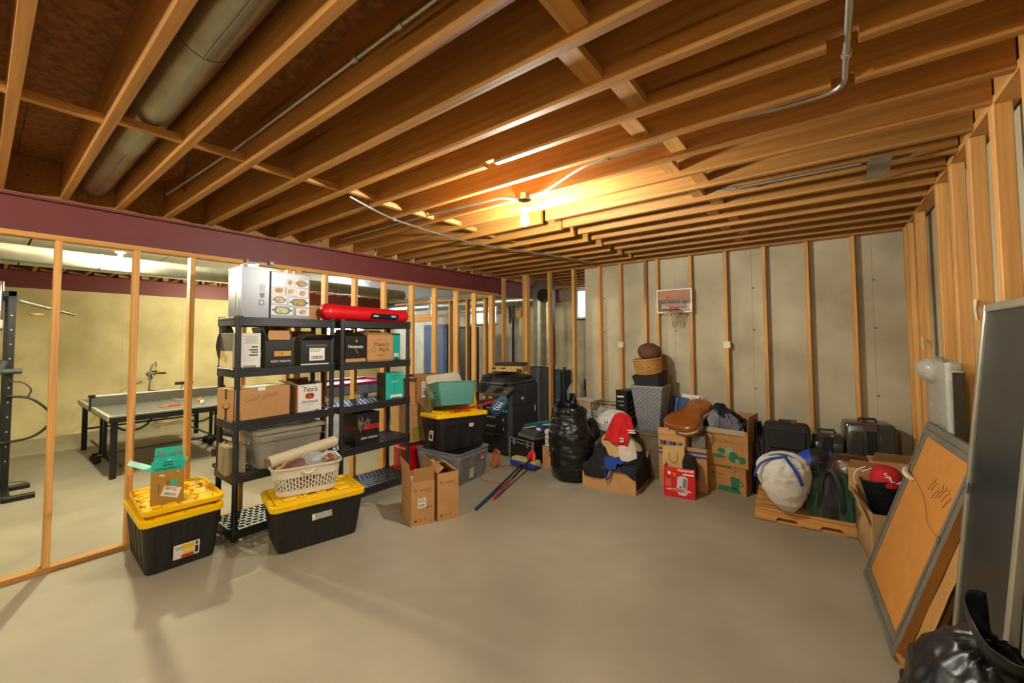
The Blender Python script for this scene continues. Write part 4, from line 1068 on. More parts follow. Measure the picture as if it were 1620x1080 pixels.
# boxes between the shelving and the partition end
t = thing('red_case', 'glossy red plastic case on the floor behind the shelving post', 'case', (-4.20, 3.44, 0), RAD(86))
b = MB(); b.bbox(-.23, -.17, 0, .23, .17, .36, .04); b.build('shell', M('gloss_red', '#b3101a', .22, var=.05, coat=.4), t, smooth=30)
b = MB(); b.tube([(-.10, 0, .355), (-.09, 0, .39), (.09, 0, .39), (.10, 0, .355)], .014, 8); b.build('handle', MATS['gloss_red'], t, smooth=40)
def uhaul_print(t, D, y0, s=1.0):
    w, d, h = D
    decal(t, D, 'front', -.02 * s, y0 + .07 * s, .20 * s, .055 * s, green_pr, 'logo_frame', pts=rrect(.105 * s, .03 * s, .008)); decal(t, D, 'front', -.02 * s, y0 + .07 * s, .19 * s, .047 * s, kraft, 'logo_field', lift=.0008, pts=rrect(.099 * s, .0245 * s, .006))
    decal(t, D, 'front', -.02 * s, y0 + .053 * s, .19 * s, .018 * s, orange_pr, 'orange_bar', lift=.0014)
    dtext(t, D, 'front', -.02 * s, y0 + .075 * s, 'U-HAUL', .042 * s, green_pr, lift=.002, bold=.0006, sx=1.15)
t, D = carton('moving_carton', 'brown U-Haul carton with green print behind the shelving, under a plain carton', .48, .36, .45, (-4.22, 3.46, .40), RAD(86), kraft)
uhaul_print(t, D, .27); decal(t, D, 'front', -.1, .10, .14, .16, M('yellow_green_print', '#8f8a2c', .6, var=.2, scale=30), 'green_field'); decal(t, D, 'front', .1, .12, .1, .12, green_pr, 'blender_print', pts=[(-.03, -.06), (.03, -.06), (.045, .06), (-.045, .06)])
for o in [t]: o.location.z = .371 + .03
t, D = carton('plain_carton', 'plain brown carton with a white shipping label, topmost of the stack behind the shelving', .46, .34, .33, (-4.24, 3.62, .852), RAD(84), M('rust_kraft', '#a87243', .75, var=.06), flaps={'left': (96, .10), 'front': (-80, .12), 'back': (-80, .12)})
ship_label(t, D, 'front', -.12, .17, .075, .20, rot=2, seed=41, rows=7)
t, D = carton('moving_carton', 'brown moving carton standing on end between the stacked boxes and the black tote', .30, .30, .80, (-4.30, 3.98, 0), RAD(84), M('pale_kraft', '#b88a5e', .75, var=.06), tape=False)
dtext(t, D, 'front', -.05, .66, 'SMALL', .05, green_pr, bold=.001); print_lines(t, .2, .2, 3, green_pr, 5, False).matrix_basis = plane_T(D, 'front', -.03, .55)
b = MB(); q = rrect(.09, .06, .04, 5)
b.loft([loop([(x * .8, y * .8) for x, y in q], 0), loop(q, .16), loop([(x * .96, y * .96) for x, y in q], .16), loop([(x * .76, y * .76) for x, y in q], .01)]); tag(b.build('woven_basket', M('dark_wicker', '#6a5230', .8, var=.3, scale=40, bump=.4, bscale=80), loc=(-3.90, 3.37, .775), rot=(0, 0, .2), smooth=30), 'small brown woven basket left of the teal bin', 'basket')

# ================================================================== COPIER, CASE AND BROOMS
t = thing('photocopier', 'large dark floor-standing photocopier in the back left corner', 'copier', (-3.81, 4.92, 0), RAD(0))
W, D_ = .56, .64
b = MB(); b.bbox(-W / 2, -D_ / 2, .03, W / 2, D_ / 2, .70, .012); b.build('cabinet', copier_m, t)
b = MB(); b.bbox(-W / 2, -D_ / 2 + .30, .70, W / 2, D_ / 2, 1.0, .012); b.bbox(W / 2 - .10, -D_ / 2, .70, W / 2, -D_ / 2 + .30, 1.0, .008); b.build('upper_body', copier_m, t)
for sx in (-1, 1):
    for sy in (-1, 1):
        b = MB(); b.cyl((sx * .22 - .012, sy * .26, .022), (sx * .22 + .012, sy * .26, .022), .021, n=12); b.build('caster', print_black, t, smooth=40)
for k, (z0, z1) in enumerate(((.04, .30), (.31, .43), (.44, .56), (.57, .69))):
    b = MB(); b.bbox(-W / 2 + .015, -D_ / 2 - .014, z0, W / 2 - .10, -D_ / 2 + .002, z1, .006); d_ = b.build('drawer', copier_dk, t)
    b = MB(); b.bbox(-.19, -D_ / 2 - .024, z1 - .045, -.02, -D_ / 2 - .012, z1 - .020, .004); b.build('handle', M('pale_grip', '#7d7b70' if k else '#34353a', .4, var=.05) if k else copier_m, d_)
    if k: b = MB(); b.box(.12, -D_ / 2 - .0155, z1 - .07, .135, -D_ / 2 - .0135, z1 - .035); b.build('size_marker', print_white, d_)
b = MB(); b.box(.16, -D_ / 2 - .016, .615, .185, -D_ / 2 - .012, .655); b.build('blue_mark', M('cyan_mark', '#3aa6c9', .4, var=0), t)
b = MB(); b.bbox(.20, -D_ / 2 - .012, .04, W / 2, -D_ / 2, .98, .008); b.build('corner_post', M('copier_edge', '#3d4149', .5, var=.05), t)
b = MB(); b.bbox(-W / 2 - .12, -D_ / 2 - .02, .70, W / 2 - .10, -D_ / 2 + .30, .735, .01); b.build('output_tray', copier_dk, t)
b = MB(); b.bbox(-W / 2 - .10, -D_ / 2 - .03, .86, W / 2 - .16, -D_ / 2 + .32, 1.0, .012); b.build('scanner_front', copier_dk, t)
b = MB(); b.box(-W / 2 - .06, -D_ / 2 - .032, .955, -W / 2 + .06, -D_ / 2 - .028, .975); b.build('grip_slot', print_black, t)
T = Matrix.Translation((.14, -D_ / 2 - .14, .925)) @ Matrix.Rotation(RAD(24), 4, 'X')
b = MB(); b.bbox(-.20, -.12, -.018, .20, .12, .012, .008, T); p = b.build('control_panel', M('panel_grey', '#4b4a45', .5, var=.05), t)
b = MB(); b.box(-.06, -.06, .012, .08, .07, .014, T); b.build('screen', print_black, p)
for x, m in ((.12, orange_pr), (.145, MATS['cyan_mark'])):
    b = MB(); b.box(x, -.03, .012, x + .02, .0, .016, T); b.build('button', m, p)
b = MB(); b.bbox(-W / 2 - .06, -D_ / 2 + .0, 1.0, W / 2 - .02, D_ / 2 - .02, 1.045, .014); b.build('platen', copier_m, t)
b = MB()
lp = [[V((x, y, z)) for y, z in ((-D_ / 2 + .02, 1.046), (D_ / 2 - .06, 1.046), (D_ / 2 - .06, 1.11 + .05 * q), (-D_ / 2 + .06, 1.10 + .03 * q), (-D_ / 2 + .02, 1.075))] for x, q in ((-W / 2 - .04, .9), (-W / 2 + .14, 1.1), (0, .2), (W / 2 - .06, -.2))]
b.loft(lp); b.build('document_feeder', copier_dk, t)
b = MB(); b.bbox(-W / 2 - .05, -D_ / 2 + .0, 1.008, W / 2 - .16, -D_ / 2 + .006, 1.016, .002); o = b.build('pale_edge', M('pale_strip', '#8b8a82', .4, var=0), t); o.location.y = -.003
for (u, v, w, h, m) in ((-.08, .80, .05, .035, paper_white), (-.07, .745, .025, .02, MATS['grey_print']), (.24, .62, .025, .09, paper_white)):
    decal(t, (W, D_, 1), 'right', u, v, w, h, m, 'sticker')
for z in (.56, .9):
    b = MB(); b.box(W / 2, -D_ / 2 + .03, z, W / 2 + .002, D_ / 2 - .03, z + .005); b.build('panel_seam', copier_dk, t)

t = thing('turntable', 'wooden cased turntable with a dark lid standing on the photocopier', 'turntable', (-3.79, 4.90, 1.166), RAD(20))
b = MB(); b.bbox(-.24, -.17, .012, .24, .17, .092, .006); b.build('plinth', M('birch_ply', '#b8904f', .5, var=.1, stretch=(1, 8, 8)), t)
b = MB(); b.bbox(-.20, -.16, .092, .225, .16, .135, .008); b.bbox(-.205, -.165, .106, .23, .165, .112, .002); b.build('dark_lid', copier_dk, t)
for x in (-.2, .2):
    b = MB(); b.cyl((x, -.1, 0), (x, -.1, .013), .02, n=12); b.cyl((x, .1, 0), (x, .1, .013), .02, n=12); b.build('foot', print_black, t)
for x, w in ((-.20, .05), (-.06, .07)):
    b = MB(); b.bbox(x - w / 2, -.186, .052, x + w / 2, -.168, .07, .004); b.build('latch', print_black, t)
for x in (-.12, .06, .13):
    b = MB(); b.cyl((x, -.170, .06), (x, -.175, .06), .007, n=10); b.build('screw', print_black, t)
b = MB(); b.bbox(.15, -.20, .0, .22, -.165, .055, .006); b.build('counterweight', copier_m, t)

t = thing('flight_case', 'black road case with aluminium edges on the floor beside the photocopier', 'case', (-3.27, 4.615, 0), RAD(-10))
w, d, h = .44, .28, .31
b = MB(); b.bbox(-w / 2, -d / 2, .008, w / 2, d / 2, h, .004); b.build('panels', M('black_laminate', '#161617', .45, var=.1), t)
alu = M('aluminium', '#b4b3ab', .35, metal=.8, var=.06)
for sx in (-1, 1):
    for sy in (-1, 1):
        b = MB(); b.bbox(sx * w / 2 - .013, sy * d / 2 - .013, 0, sx * w / 2 + .013, sy * d / 2 + .013, h + .004, .004); b.build('corner_edge', alu, t)
for sy in (-1, 1):
    for z in (.006, h - .004, h - .05):
        b = MB(); b.bbox(-w / 2, sy * d / 2 - .008, z - .006, w / 2, sy * d / 2 + .008, z + .006, .002); b.build('edge_strip', alu, t)
for x in (-.13, .13):
    b = MB(); b.bbox(x - .02, -d / 2 - .014, h - .085, x + .02, -d / 2 - .004, h - .015, .003); b.build('latch', galv_pipe, t)
t = thing('equipment_tray', 'grey metal tray boxes stacked on the road case', 'tray', (-3.22, 4.61, .3245), RAD(-14))
b = MB(); b.bbox(-.17, -.10, 0, .17, .10, .05, .006); b.build('lower_tray', M('pewter', '#65645f', .45, metal=.3, var=.08), t)
b = MB(); b.bbox(-.12, -.085, .051, .19, .09, .105, .006); b.build('upper_tray', M('pewter_dark', '#504f4c', .45, metal=.3, var=.08), t)
t = thing('teal_case', 'teal hard case with a cream rim lying slanted above the grey trays', 'case', (-3.03, 4.78, .50), rot=(RAD(-4), RAD(-14), RAD(-4)))
b = MB(); b.bbox(-.36, -.14, 0, .36, .14, .05, .02); b.build('shell', M('dark_teal_shell', '#1f6a66', .4, var=.06), t)
b = MB(); b.bbox(-.365, -.145, -.014, .365, .145, .004, .004); b.build('rim', M('cream_rim', '#b9b6a4', .5, var=.04), t)
t, D = carton('moving_carton', 'small brown carton with a printed square beside the black bin bag', .17, .20, .27, (-2.90, 4.62, 0), RAD(4), kraft)
decal(t, D, 'front', .02, .19, .05, .05, MATS['box_ink'], 'printed_square', pts=rrect(.024, .024, .004)); decal(t, D, 'front', .02, .19, .03, .03, kraft, 'square_field', lift=.001)
t, D = carton('milk_carton', 'white printed carton on the small brown carton', .09, .10, .13, (-2.915, 4.60, .2715), RAD(8), white_card, tape=False)
for k in range(3): decal(t, D, 'front', -.02 + .02 * (k % 2), .03 + .03 * k, .02, .016, print_black, 'black_figure', pts=[(-.012, -.008), (.01, -.01), (.014, .006), (-.006, .01)])
b = MB(); b.bbox(-.075, -.055, 0, .075, .055, .075, .02); tag(b.build('paper_roll', M('cream_paper', '#cfc4b2', .7, var=.06), loc=(-2.90, 4.60, .403), rot=(0, 0, .1), smooth=40), 'cream wrapped packet on top of the white printed carton', 'packet')
t, D = carton('blue_box', 'small blue and white box beside the cream wrapped packet', .10, .08, .075, (-3.06, 4.60, .432), RAD(-10), blue_pr, tape=False); decal(t, D, 'front', .0, .03, .08, .03, paper_white, 'white_field')

def pole(t, p0, p1, parts):
    p0, p1 = V(p0), V(p1)
    for (u0, u1, r, m, nm) in parts:
        b = MB(); b.cyl(p0.lerp(p1, u0), p0.lerp(p1, u1), r, n=12); b.build(nm, m, t, smooth=50)
blue_gl = M('blue_gloss', '#1f4f8f', .2, metal=.4, var=.05); black_gl = M('black_gloss', '#16161c', .2, metal=.3, var=.05)
t = thing('push_broom', 'blue push broom with yellow bristles lying on the floor with a black and blue handle', 'broom', (-3.13, 4.30, 0), 0)
q = lambda x, y, z: (x + 3.13, y - 4.30, z)
pole(t, q(-2.745, 2.985, .016), q(-3.10, 4.24, .08), ((0, .35, .0135, blue_gl, 'handle_grip'), (.35, 1, .0115, black_gl, 'handle')))
T = Matrix.Rotation(RAD(-3), 4, 'Z')
b = MB(); b.bbox(-.20, -.035, .03, .20, .035, .085, .01, T); b.build('block', M('blue_block', '#22389a', .4, var=.05), t)
b = MB()
for i in range(26):
    for j in range(4):
        x, y = -.19 + .38 * i / 25, -.02 + .09 * j / 3; b.box(x - .006, .02 + y * .9, .06, x + .006, .03 + y * .9 + .012, .118, T)
b.build('bristles', M('straw_bristle', '#c9bd7a', .8, var=.15, scale=60), t)['kind'] = 'stuff'
b = MB(); b.cyl(q(-3.11, 4.27, .06), q(-3.09, 4.215, .085), .022, .016, 12); b.build('ferrule', black_gl, t, smooth=40)
t = thing('plunger_broom', 'red round headed tool lying beside the broom with a black and pink handle', 'tool', (-3.06, 4.32, 0), 0)
q = lambda x, y, z: (x + 3.06, y - 4.32, z)
pole(t, q(-2.775, 3.30, .016), q(-3.02, 4.30, .14), ((0, .04, .014, red_pr, 'end_cap'), (.04, .45, .0125, M('pink_metal', '#a03a5a', .25, metal=.3, var=.05), 'handle_grip'), (.45, 1, .0115, black_gl, 'handle')))
b = MB(); P = Matrix.Translation(q(-3.035, 4.35, .145)) @ Euler((RAD(72), 0, RAD(-12))).to_matrix().to_4x4()
out = [(.075 * cos(a) * (1 - .25 * max(0, sin(a))), .10 * sin(a) - .01) for a in [2 * pi * k / 28 for k in range(28)]]
lp = [[P @ V((x * s, y * s, z)) for x, y in out] for s, z in ((.86, -.018), (1, -.008), (1, .012), (.9, .02), (.4, .026))]
b.loft(lp); b.build('red_head', M('red_plastic', '#c9201f', .3, var=.05), t, smooth=40)
b = MB(); b.cyl(q(-3.03, 4.325, .115), q(-3.005, 4.25, .13), .02, .014, 12); b.build('socket', black_gl, t, smooth=40)
cord_m = M('orange_cord', '#c9622f', .5, var=.05)
t = thing('extension_cord', 'orange extension cord coiled behind the grey tote and trailing to the broom', 'cord', (-3.45, 4.12, 0))
r = random.Random(2)
for k in range(7):
    b = MB(); pts = [(.045 * cos(a) + .012 * sin(k * 2), .04 * sin(a) * .6 + .008 * k, .12 + (.11 - .006 * k) * sin(a)) for a in [2 * pi * i / 20 for i in range(21)]]
    b.tube(pts, .0055, 6); b.build('coil', cord_m, t, smooth=50)
b = MB(); b.tube(spline([(.0, .0, .02), (.10, .16, .007), (.20, .10, .007), (.34, .02, .007)]), .0055, 6); b.tube(spline([(.0, -.05, .007), (.06, -.36, .007), (.18, -.44, .007), (.32, -.44, .007), (.42, -.40, .007)]), .0055, 6)
b.build('trailing_run', cord_m, t, smooth=50)

# ================================================================== BAGS
def bag(name, label, loc, prof, mat, seed=0, amp=.10, zf=7.0, af=2.2, n=72, nv=56, fold=.05, cat='bag', rz=0, lobes=0):
    """soft bag: profile of (height, half width, half depth, x shift, y shift) with creases"""
    t = thing(name, label, cat, loc, rz)
    def at(v):
        x = v * (len(prof) - 1); i = min(int(x), len(prof) - 2); u = x - i; u = u * u * (3 - 2 * u) * .5 + u * .5
        return [prof[i][k] * (1 - u) + prof[i + 1][k] * u for k in range(5)]
    def fn(u, v):
        z, rx, ry, sx, sy = at(v); a = 2 * pi * u; c, s = cos(a), sin(a)
        p = (c * af, s * af, z * zf)
        ridge = 1 - abs(noise.noise(V((p[0] + seed, p[1], p[2])))) * 2
        ridge2 = 1 - abs(noise.noise(V((p[0] * 2.3, p[1] * 2.3 + seed, p[2] * 2.0)))) * 2
        d = 1 + amp * (.62 * ridge + .38 * ridge2 - .5) + fold * noise.noise(V((c * 1.3 + seed, s * 1.3, z * 2)))
        if lobes: d *= 1 + .09 * cos(lobes * a + seed) * max(0, v - .45) * 1.8
        return V((sx + rx * d * c, sy + ry * d * s, max(0, z + amp * .10 * (ridge2 - .5))))
    b = MB(); b.grid(fn, n, nv, True)
    k = len(b.v); ce = sum((V(p) for p in b.v[:n]), V()) / n; b.v.append(tuple(ce)); b.f += [(k, (i + 1) % n, i) for i in range(n)]; b.m += [0] * n
    b.build('bag_body', mat, t, smooth=60)
    return t, fn
t, fn = bag('bin_bag', 'full black plastic bin bag with open mouth standing left of the clothes carton', (-2.45, 4.33, 0),
            [(0, .10, .10, 0, 0), (.03, .18, .17, 0, 0), (.16, .245, .22, -.01, 0), (.36, .275, .235, -.01, 0), (.54, .26, .235, -.01, 0), (.66, .225, .20, -.01, 0), (.74, .20, .18, -.01, 0), (.82, .205, .18, -.01, 0), (.85, .17, .15, -.02, 0), (.78, .10, .10, -.02, 0), (.72, .02, .02, -.02, 0)],
            bag_black, 1.3, .095, 22, 1.5, n=110, nv=96, fold=.09)
for s, (x, y, hh, rr) in enumerate(((-.17, -.04, .93, .5), (.02, .04, 1.0, -.3))):
    b = MB()
    def ear(u, v, x=x, y=y, hh=hh, rr=rr, s=s):
        w = .085 * (1 - v * .62) * (1 + .2 * nz((u * 3, v * 4, s)))
        q = (u - .5) * 2
        return V((x + w * q + rr * .10 * v * v + .02 * nz((v * 5, u * 5, 3)), y + .045 * (1 - q * q) * (1 if s else -1) + .02 * nz((v * 6, u * 4, s + 2)), .70 + (hh - .70) * v))
    b.grid(ear, 14, 14); o = b.build('loose_mouth', bag_black, t, smooth=60); m_ = o.modifiers.new('thick', 'SOLIDIFY'); m_.thickness = .004
t, fn = bag('bin_bag', 'small black plastic bin bag squeezed between the full bin bag and the clothes carton', (-2.36, 4.685, 0),
            [(0, .06, .06, 0, 0), (.05, .10, .09, 0, 0), (.25, .115, .10, 0, 0), (.45, .11, .095, 0, 0), (.60, .08, .07, .0, 0), (.66, .03, .03, .0, 0), (.66, .01, .01, .0, 0)], bag_black, 6.1, .16, 15, 1.2, n=44, nv=30)

# ================================================================== CLOTHES CARTON
t, D = carton('clothes_carton', 'low brown carton heaped with clothes in front of the grey wastebasket', .60, .50, .245, (-1.965, 4.49, 0), RAD(5), kraft, flaps={'back': (60, .14)})
decal(t, D, 'front', .10, .205, .12, .012, MATS['faint_ink'], 'worn_print')
MX = Matrix.Translation((-1.965, 4.49, 0)) @ Matrix.Rotation(RAD(5), 4, 'Z')
def heap(x, y): return .20 + .36 * math.exp(-((x + .02) / .30) ** 2 - ((y - .12) / .26) ** 2)
def garment(label, outline, cx, cy, rz, s, mat, lift, seed, amp=.016, hang=.30, name='garment', fr=9, colm=None, group=None):
    """cloth polar patch with the given outline, draped over the heap and hanging past the carton's rim"""
    na, nr = 48, 14; b = MB(); R = Matrix.Rotation(RAD(rz), 4, 'Z')
    L = len(outline)
    def edge(a):
        f = a / (2 * pi) * L; i = int(f) % L; u = f - int(f); u = u * u * (3 - 2 * u)
        return outline[i] * (1 - u) + outline[(i + 1) % L] * u
    vs = []
    for j in range(nr + 1):
        for i in range(na):
            a = 2 * pi * i / na; rr = edge(a) * s * j / nr
            p = R @ V((rr * cos(a), rr * sin(a), 0)); x, y = cx + p.x, cy + p.y
            xo, yo = max(abs(x) - .302, 0), max(-y - .252, 0)
            z = heap(x, max(y, -.24)) if y > -.25 else heap(x, -.24)
            z = max(z, .25)
            over = max(xo, yo)
            if over > 0:
                z = .255 - min(over * 2.2, hang) * 1.0
                if yo > 0: y = -.258 - .012 * min(1, over * 8) + .006 * nz((x * 14, z * 6, seed))
                if xo > 0 and xo >= yo: x = math.copysign(.308 + .012 * min(1, over * 8), x)
            f = amp * (abs(nz((x * fr, y * fr, seed), 1)) * 1.4 + .6 * nz((x * fr * 2.2, y * fr * 2.2, seed + 3), 1))
            if over <= 0: z += lift + f + .004
            else: y -= f * .6 + lift * .35
            vs.append(MX @ V((x, y, z)))
    fs = []
    for j in range(nr):
        for i in range(na):
            k = (i + 1) % na; fs.append((j * na + i, j * na + k, (j + 1) * na + k, (j + 1) * na + i))
    b.add(vs, fs); o = b.build(name, mat, smooth=70)
    m_ = o.modifiers.new('thick', 'SOLIDIFY'); m_.thickness = .004; m_.offset = 1
    return tag(o, label, 'clothes', group)
cloth = lambda n_, c, **k: M(n_, c, .9, var=.12, scale=14, bump=.2, bscale=50, **k)
blk_c, navy_c, tan_c = cloth('black_cloth', '#15161a'), cloth('navy_cloth', '#141b2e'), cloth('tan_cloth', '#b89a62')
red_c, white_c, olive_c = cloth('red_cloth', '#c8141a'), cloth('white_cloth', '#c9c2b4'), cloth('olive_cloth', '#6f6248')
brown_c, blue_c, maroon_c = cloth('brown_cloth', '#3b2a20'), cloth('blue_cloth', '#1c3f8f'), cloth('maroon_cloth', '#5a1238')
SH = [1, .7, .62, .7, 1, .75, .62, .72]; LG = [1.3, .8, .5, .8, 1.2, .8, .45, .7]; RN = [1, .95, .9, 1, 1.05, .9, .95, 1]
garment('black cloth lining the whole heap of clothes in the carton', RN, 0, .0, 0, .33, brown_c, 0, 4, hang=.03)
garment('black sweatshirt hanging over the front left corner of the clothes carton', [.9, .75, .8, .8, .9, 1.15, 1.0, .8], -.12, -.08, 20, .24, blk_c, .012, 1, .026, hang=.13)
garment('dark navy sleeve trailing over the front right of the clothes carton', LG, .14, -.12, -28, .22, navy_c, .014, 2, .026, hang=.10)
garment('black jacket with a pale zip hanging over the right end of the clothes carton', [1.1, .9, .8, .7, .8, .8, .9, 1.2], .26, .02, -30, .27, cloth('jacket_cloth', '#1a1d26'), .016, 3, .026, hang=.19)
garment('olive brown shirt bunched behind the red jersey', SH, -.12, .16, 40, .20, olive_c, .02, 5)
garment('tan knitted cloth spread below the red jersey', [.8, .7, .7, .7, .9, .8, 1.1, 1.0], .0, .03, 10, .19, tan_c, .040, 6, .014)
garment('tan cloth with dark print right of the red jersey', RN, .17, .10, 0, .11, cloth('cream_cloth', '#b49b6c'), .052, 7, .014)
garment('white cloth hanging in the middle right of the clothes heap', [.6, .6, .6, .5, .6, .8, 1.3, 1.0], .15, .0, 0, .15, white_c, .058, 8, .014)
garment('dark blue jeans folded across the middle of the clothes heap', LG, -.02, -.06, 60, .15, cloth('denim_cloth', '#1b2440'), .008, 12, .018)
garment('grey brown knitted top at the upper left of the clothes heap', SH, -.20, .12, 10, .13, cloth('taupe_cloth', '#57503f'), .028, 13, .026)
garment('black cotton sleeve bunched at the lower right of the clothes heap', LG, .20, -.06, 75, .13, blk_c, .032, 14, .026, hang=.08)
garment('dark red scrap of cloth among the black clothes', RN, -.14, .0, 0, .05, maroon_c, .035, 9)
garment('blue lanyard ribbon bundle on the front edge of the clothes carton', LG, .05, -.215, 4, .085, blue_c, .045, 10, hang=.02)
# red jersey on top
t = thing('red_jersey', 'bright red jersey with white striped cuff on top of the clothes heap', 'jersey', (-1.955, 4.60, .475), RAD(6))
b = MB()
def jersey(u, v):
    x = (u - .5) * 2; w = .104 + .012 * (1 - v) - .012 * max(0, v - .8) * 5
    fold = .016 * sin(9 * u + 3 * v) + .012 * nz((u * 6, v * 4, 5))
    return V((x * w + .03 * v + .02 * x * (1 - v), -.15 - .05 * (1 - v) ** 2 + .13 * v + .05 * x * x - .02 * sin(pi * v) + fold * .8, .32 * v ** .9 - .035 * x * x * v - .03 * (1 - v) * x))
b.grid(jersey, 26, 20); o = b.build('body', red_c, t, smooth=70); o.modifiers.new('thick', 'SOLIDIFY').thickness = .02
b = MB(); b.loft([[V((.115 + .05 * v + .050 * (.95 - .2 * v) * cos(a), -.09 + .034 * sin(a) * .8, .29 - .16 * v + .0)) for a in [2 * pi * k / 16 for k in range(16)]] for v in (0, .3, .6, .85)]); sl = b.build('sleeve', red_c, t, smooth=60)
for k, m in ((0, print_white), (1, print_white)):
    b = MB(); v = .86 + .16 * k; b.loft([[V((.115 + .05 * vv + .041 * cos(a), -.09 + .029 * sin(a), .29 - .16 * vv)) for a in [2 * pi * q / 16 for q in range(16)]] for vv in (v, v + .07)]); b.build('white_stripe', m, sl, smooth=60)
b = MB(); b.box(-.018, -.004, 0, .018, 0, .045); tg = b.build('hem_tag', paper_white, t, (.085, -.205, .03), (RAD(-10), 0, RAD(8))); b = MB(); b.box(-.010, -.006, .012, .010, -.003, .035); b.build('tag_print', print_black, tg)
b = MB(); b.tube([MX @ V(p) for p in spline([(-.02, -.235, .29), (-.03, -.285, .24), (-.02, -.285, .17), (.0, -.287, .13), (.03, -.285, .17), (.05, -.28, .25), (.04, -.24, .29)])], [.003 + .007 for _ in range(61)], 4)
tag(b.build('lanyard', blue_c, smooth=30), 'blue lanyard loop hanging over the front of the clothes carton', 'lanyard')

# brown carton and white sack behind the bin bags
t, D = carton('tall_carton', 'dark brown carton behind the bin bags with a white sack on it', .34, .28, .48, (-2.235, 4.97, 0), RAD(3), M('dark_kraft', '#7c5533', .8, var=.08), flaps={'right': (80, .12), 'front': (20, .08)})
t, fn = bag('white_sack', 'stuffed white plastic carrier bag with blue lettering, on the dark brown carton', (-2.17, 4.93, .485),
            [(0, .16, .14, 0, 0), (.03, .21, .17, 0, 0), (.12, .225, .18, 0, 0), (.20, .19, .15, .01, 0), (.25, .11, .09, .02, 0), (.27, .02, .02, .02, 0)], M('white_bag_film', '#cfcdc6', .4, var=.05), 3.3, .10, 9, 2.0)
for k, (x, z, s_) in enumerate(((-.02, .13, 'H'), (.04, .145, 'a'), (.08, .165, 'a'), (.11, .185, 's'))): text(s_, .075, M('navy_ink', '#26304d', .5, var=0), t, (x, -.178 + .03 * k * .35, z - .0), (RAD(70), RAD(-14), RAD(12 + 8 * k)))
for k in range(2):
    t = thing('food_container', ('clear plastic food tub, lower of two beside the wire basket', 'tan lidded food tub, upper of two beside the wire basket')[k], 'tub', (-2.60 - .04 * k, 5.20, .55 + .14 * k), .1 - .2 * k)
    b = MB(); q = rrect(.15 - .02 * k, .11, .03, 4); b.loft([loop([(x * .88, y * .88) for x, y in q], 0), loop(q, .12)]); b.build('tub', (M('milky_plastic', '#b9c3cc', .3, var=.04, alpha=.8), M('tan_tub', '#b79a80', .35, var=.05))[k], t, smooth=35)
    b = MB(); b.bbox(-.158 + .02 * k, -.118, .12, .158 - .02 * k, .118, .135, .005); b.build('lid', M('frost_lid', '#c2c6c9', .3, var=.03), t)
t, D = carton('support_carton', 'brown carton below the plastic food tubs and the wire basket', .86, .36, .55, (-2.42, 5.30, 0), 0, M('brown_kraft2', '#85603c', .8, var=.08))
t = thing('wire_basket', 'black wire basket filled with white packets beside the black game box', 'basket', (-2.345, 5.17, .552), RAD(3))
wr = dark_steel
def wrail(pts, r=.003, nm='rail'):
    b = MB(); b.tube(pts, r, 6); return b.build(nm, wr, t, smooth=50)
for z, s in ((.005, .93), (.24, 1)):
    P = [(x * s, y * s, z) for x, y in rrect(.205, .14, .02, 3)]; wrail(P + [P[0]], .005 if z > .1 else .003)
b = MB()
for k in range(14):
    x = -.19 + .38 * k / 13
    for sy in (-1, 1): b.tube([(x * .93, sy * .13, .005), (x, sy * .14, .24)], .002, 5)
for k in range(8):
    y = -.125 + .25 * k / 7
    for sx in (-1, 1): b.tube([(sx * .19, y * .93, .005), (sx * .205, y, .24)], .002, 5)
for z in (.08, .16):
    P = [(x * .97, y * .97, z) for x, y in rrect(.205, .14, .02, 3)]; b.tube(P + [P[0]], .002, 5)
b.build('wire_mesh', wr, t)['kind'] = 'stuff'
b = MB(); b.grid(lambda u, v: V(((u - .5) * .37, (v - .5) * .25, .02 + .17 * min(1, 6 * u, 6 * (1 - u)) * min(1, 5 * v, 5 * (1 - v)) + .025 * nz((u * 5, v * 5, 2)))), 20, 14); b.build('white_packets', M('white_cloth2', '#c4c0b6', .6, var=.08, bump=.3, bscale=20), t, smooth=50)
t, D = carton('game_box', 'black box with white graphics standing on end beside the grey wastebasket', .17, .26, .44, (-2.08, 5.16, .552), RAD(-14), black_card, tape=False)
for k, (u, v, w) in enumerate(((-.01, .36, .10), (-.01, .30, .10), (.0, .25, .08))): decal(t, D, 'front', u, v, w, .018, MATS['grey_print'] if k else print_white, 'print_bar', rot=4)
decal(t, D, 'front', -.005, .07, .11, .11, print_white, 'white_disc', pts=[(.05 * cos(2 * pi * k / 24), .05 * sin(2 * pi * k / 24)) for k in range(24)]); dtext(t, D, 'front', -.0, .07, '8', .06, print_black, lift=.001)
for k in range(4): decal(t, D, 'right', -.0, .10 + .07 * k, .16, .006, MATS['grey_print'], 'print_line', rot=20)

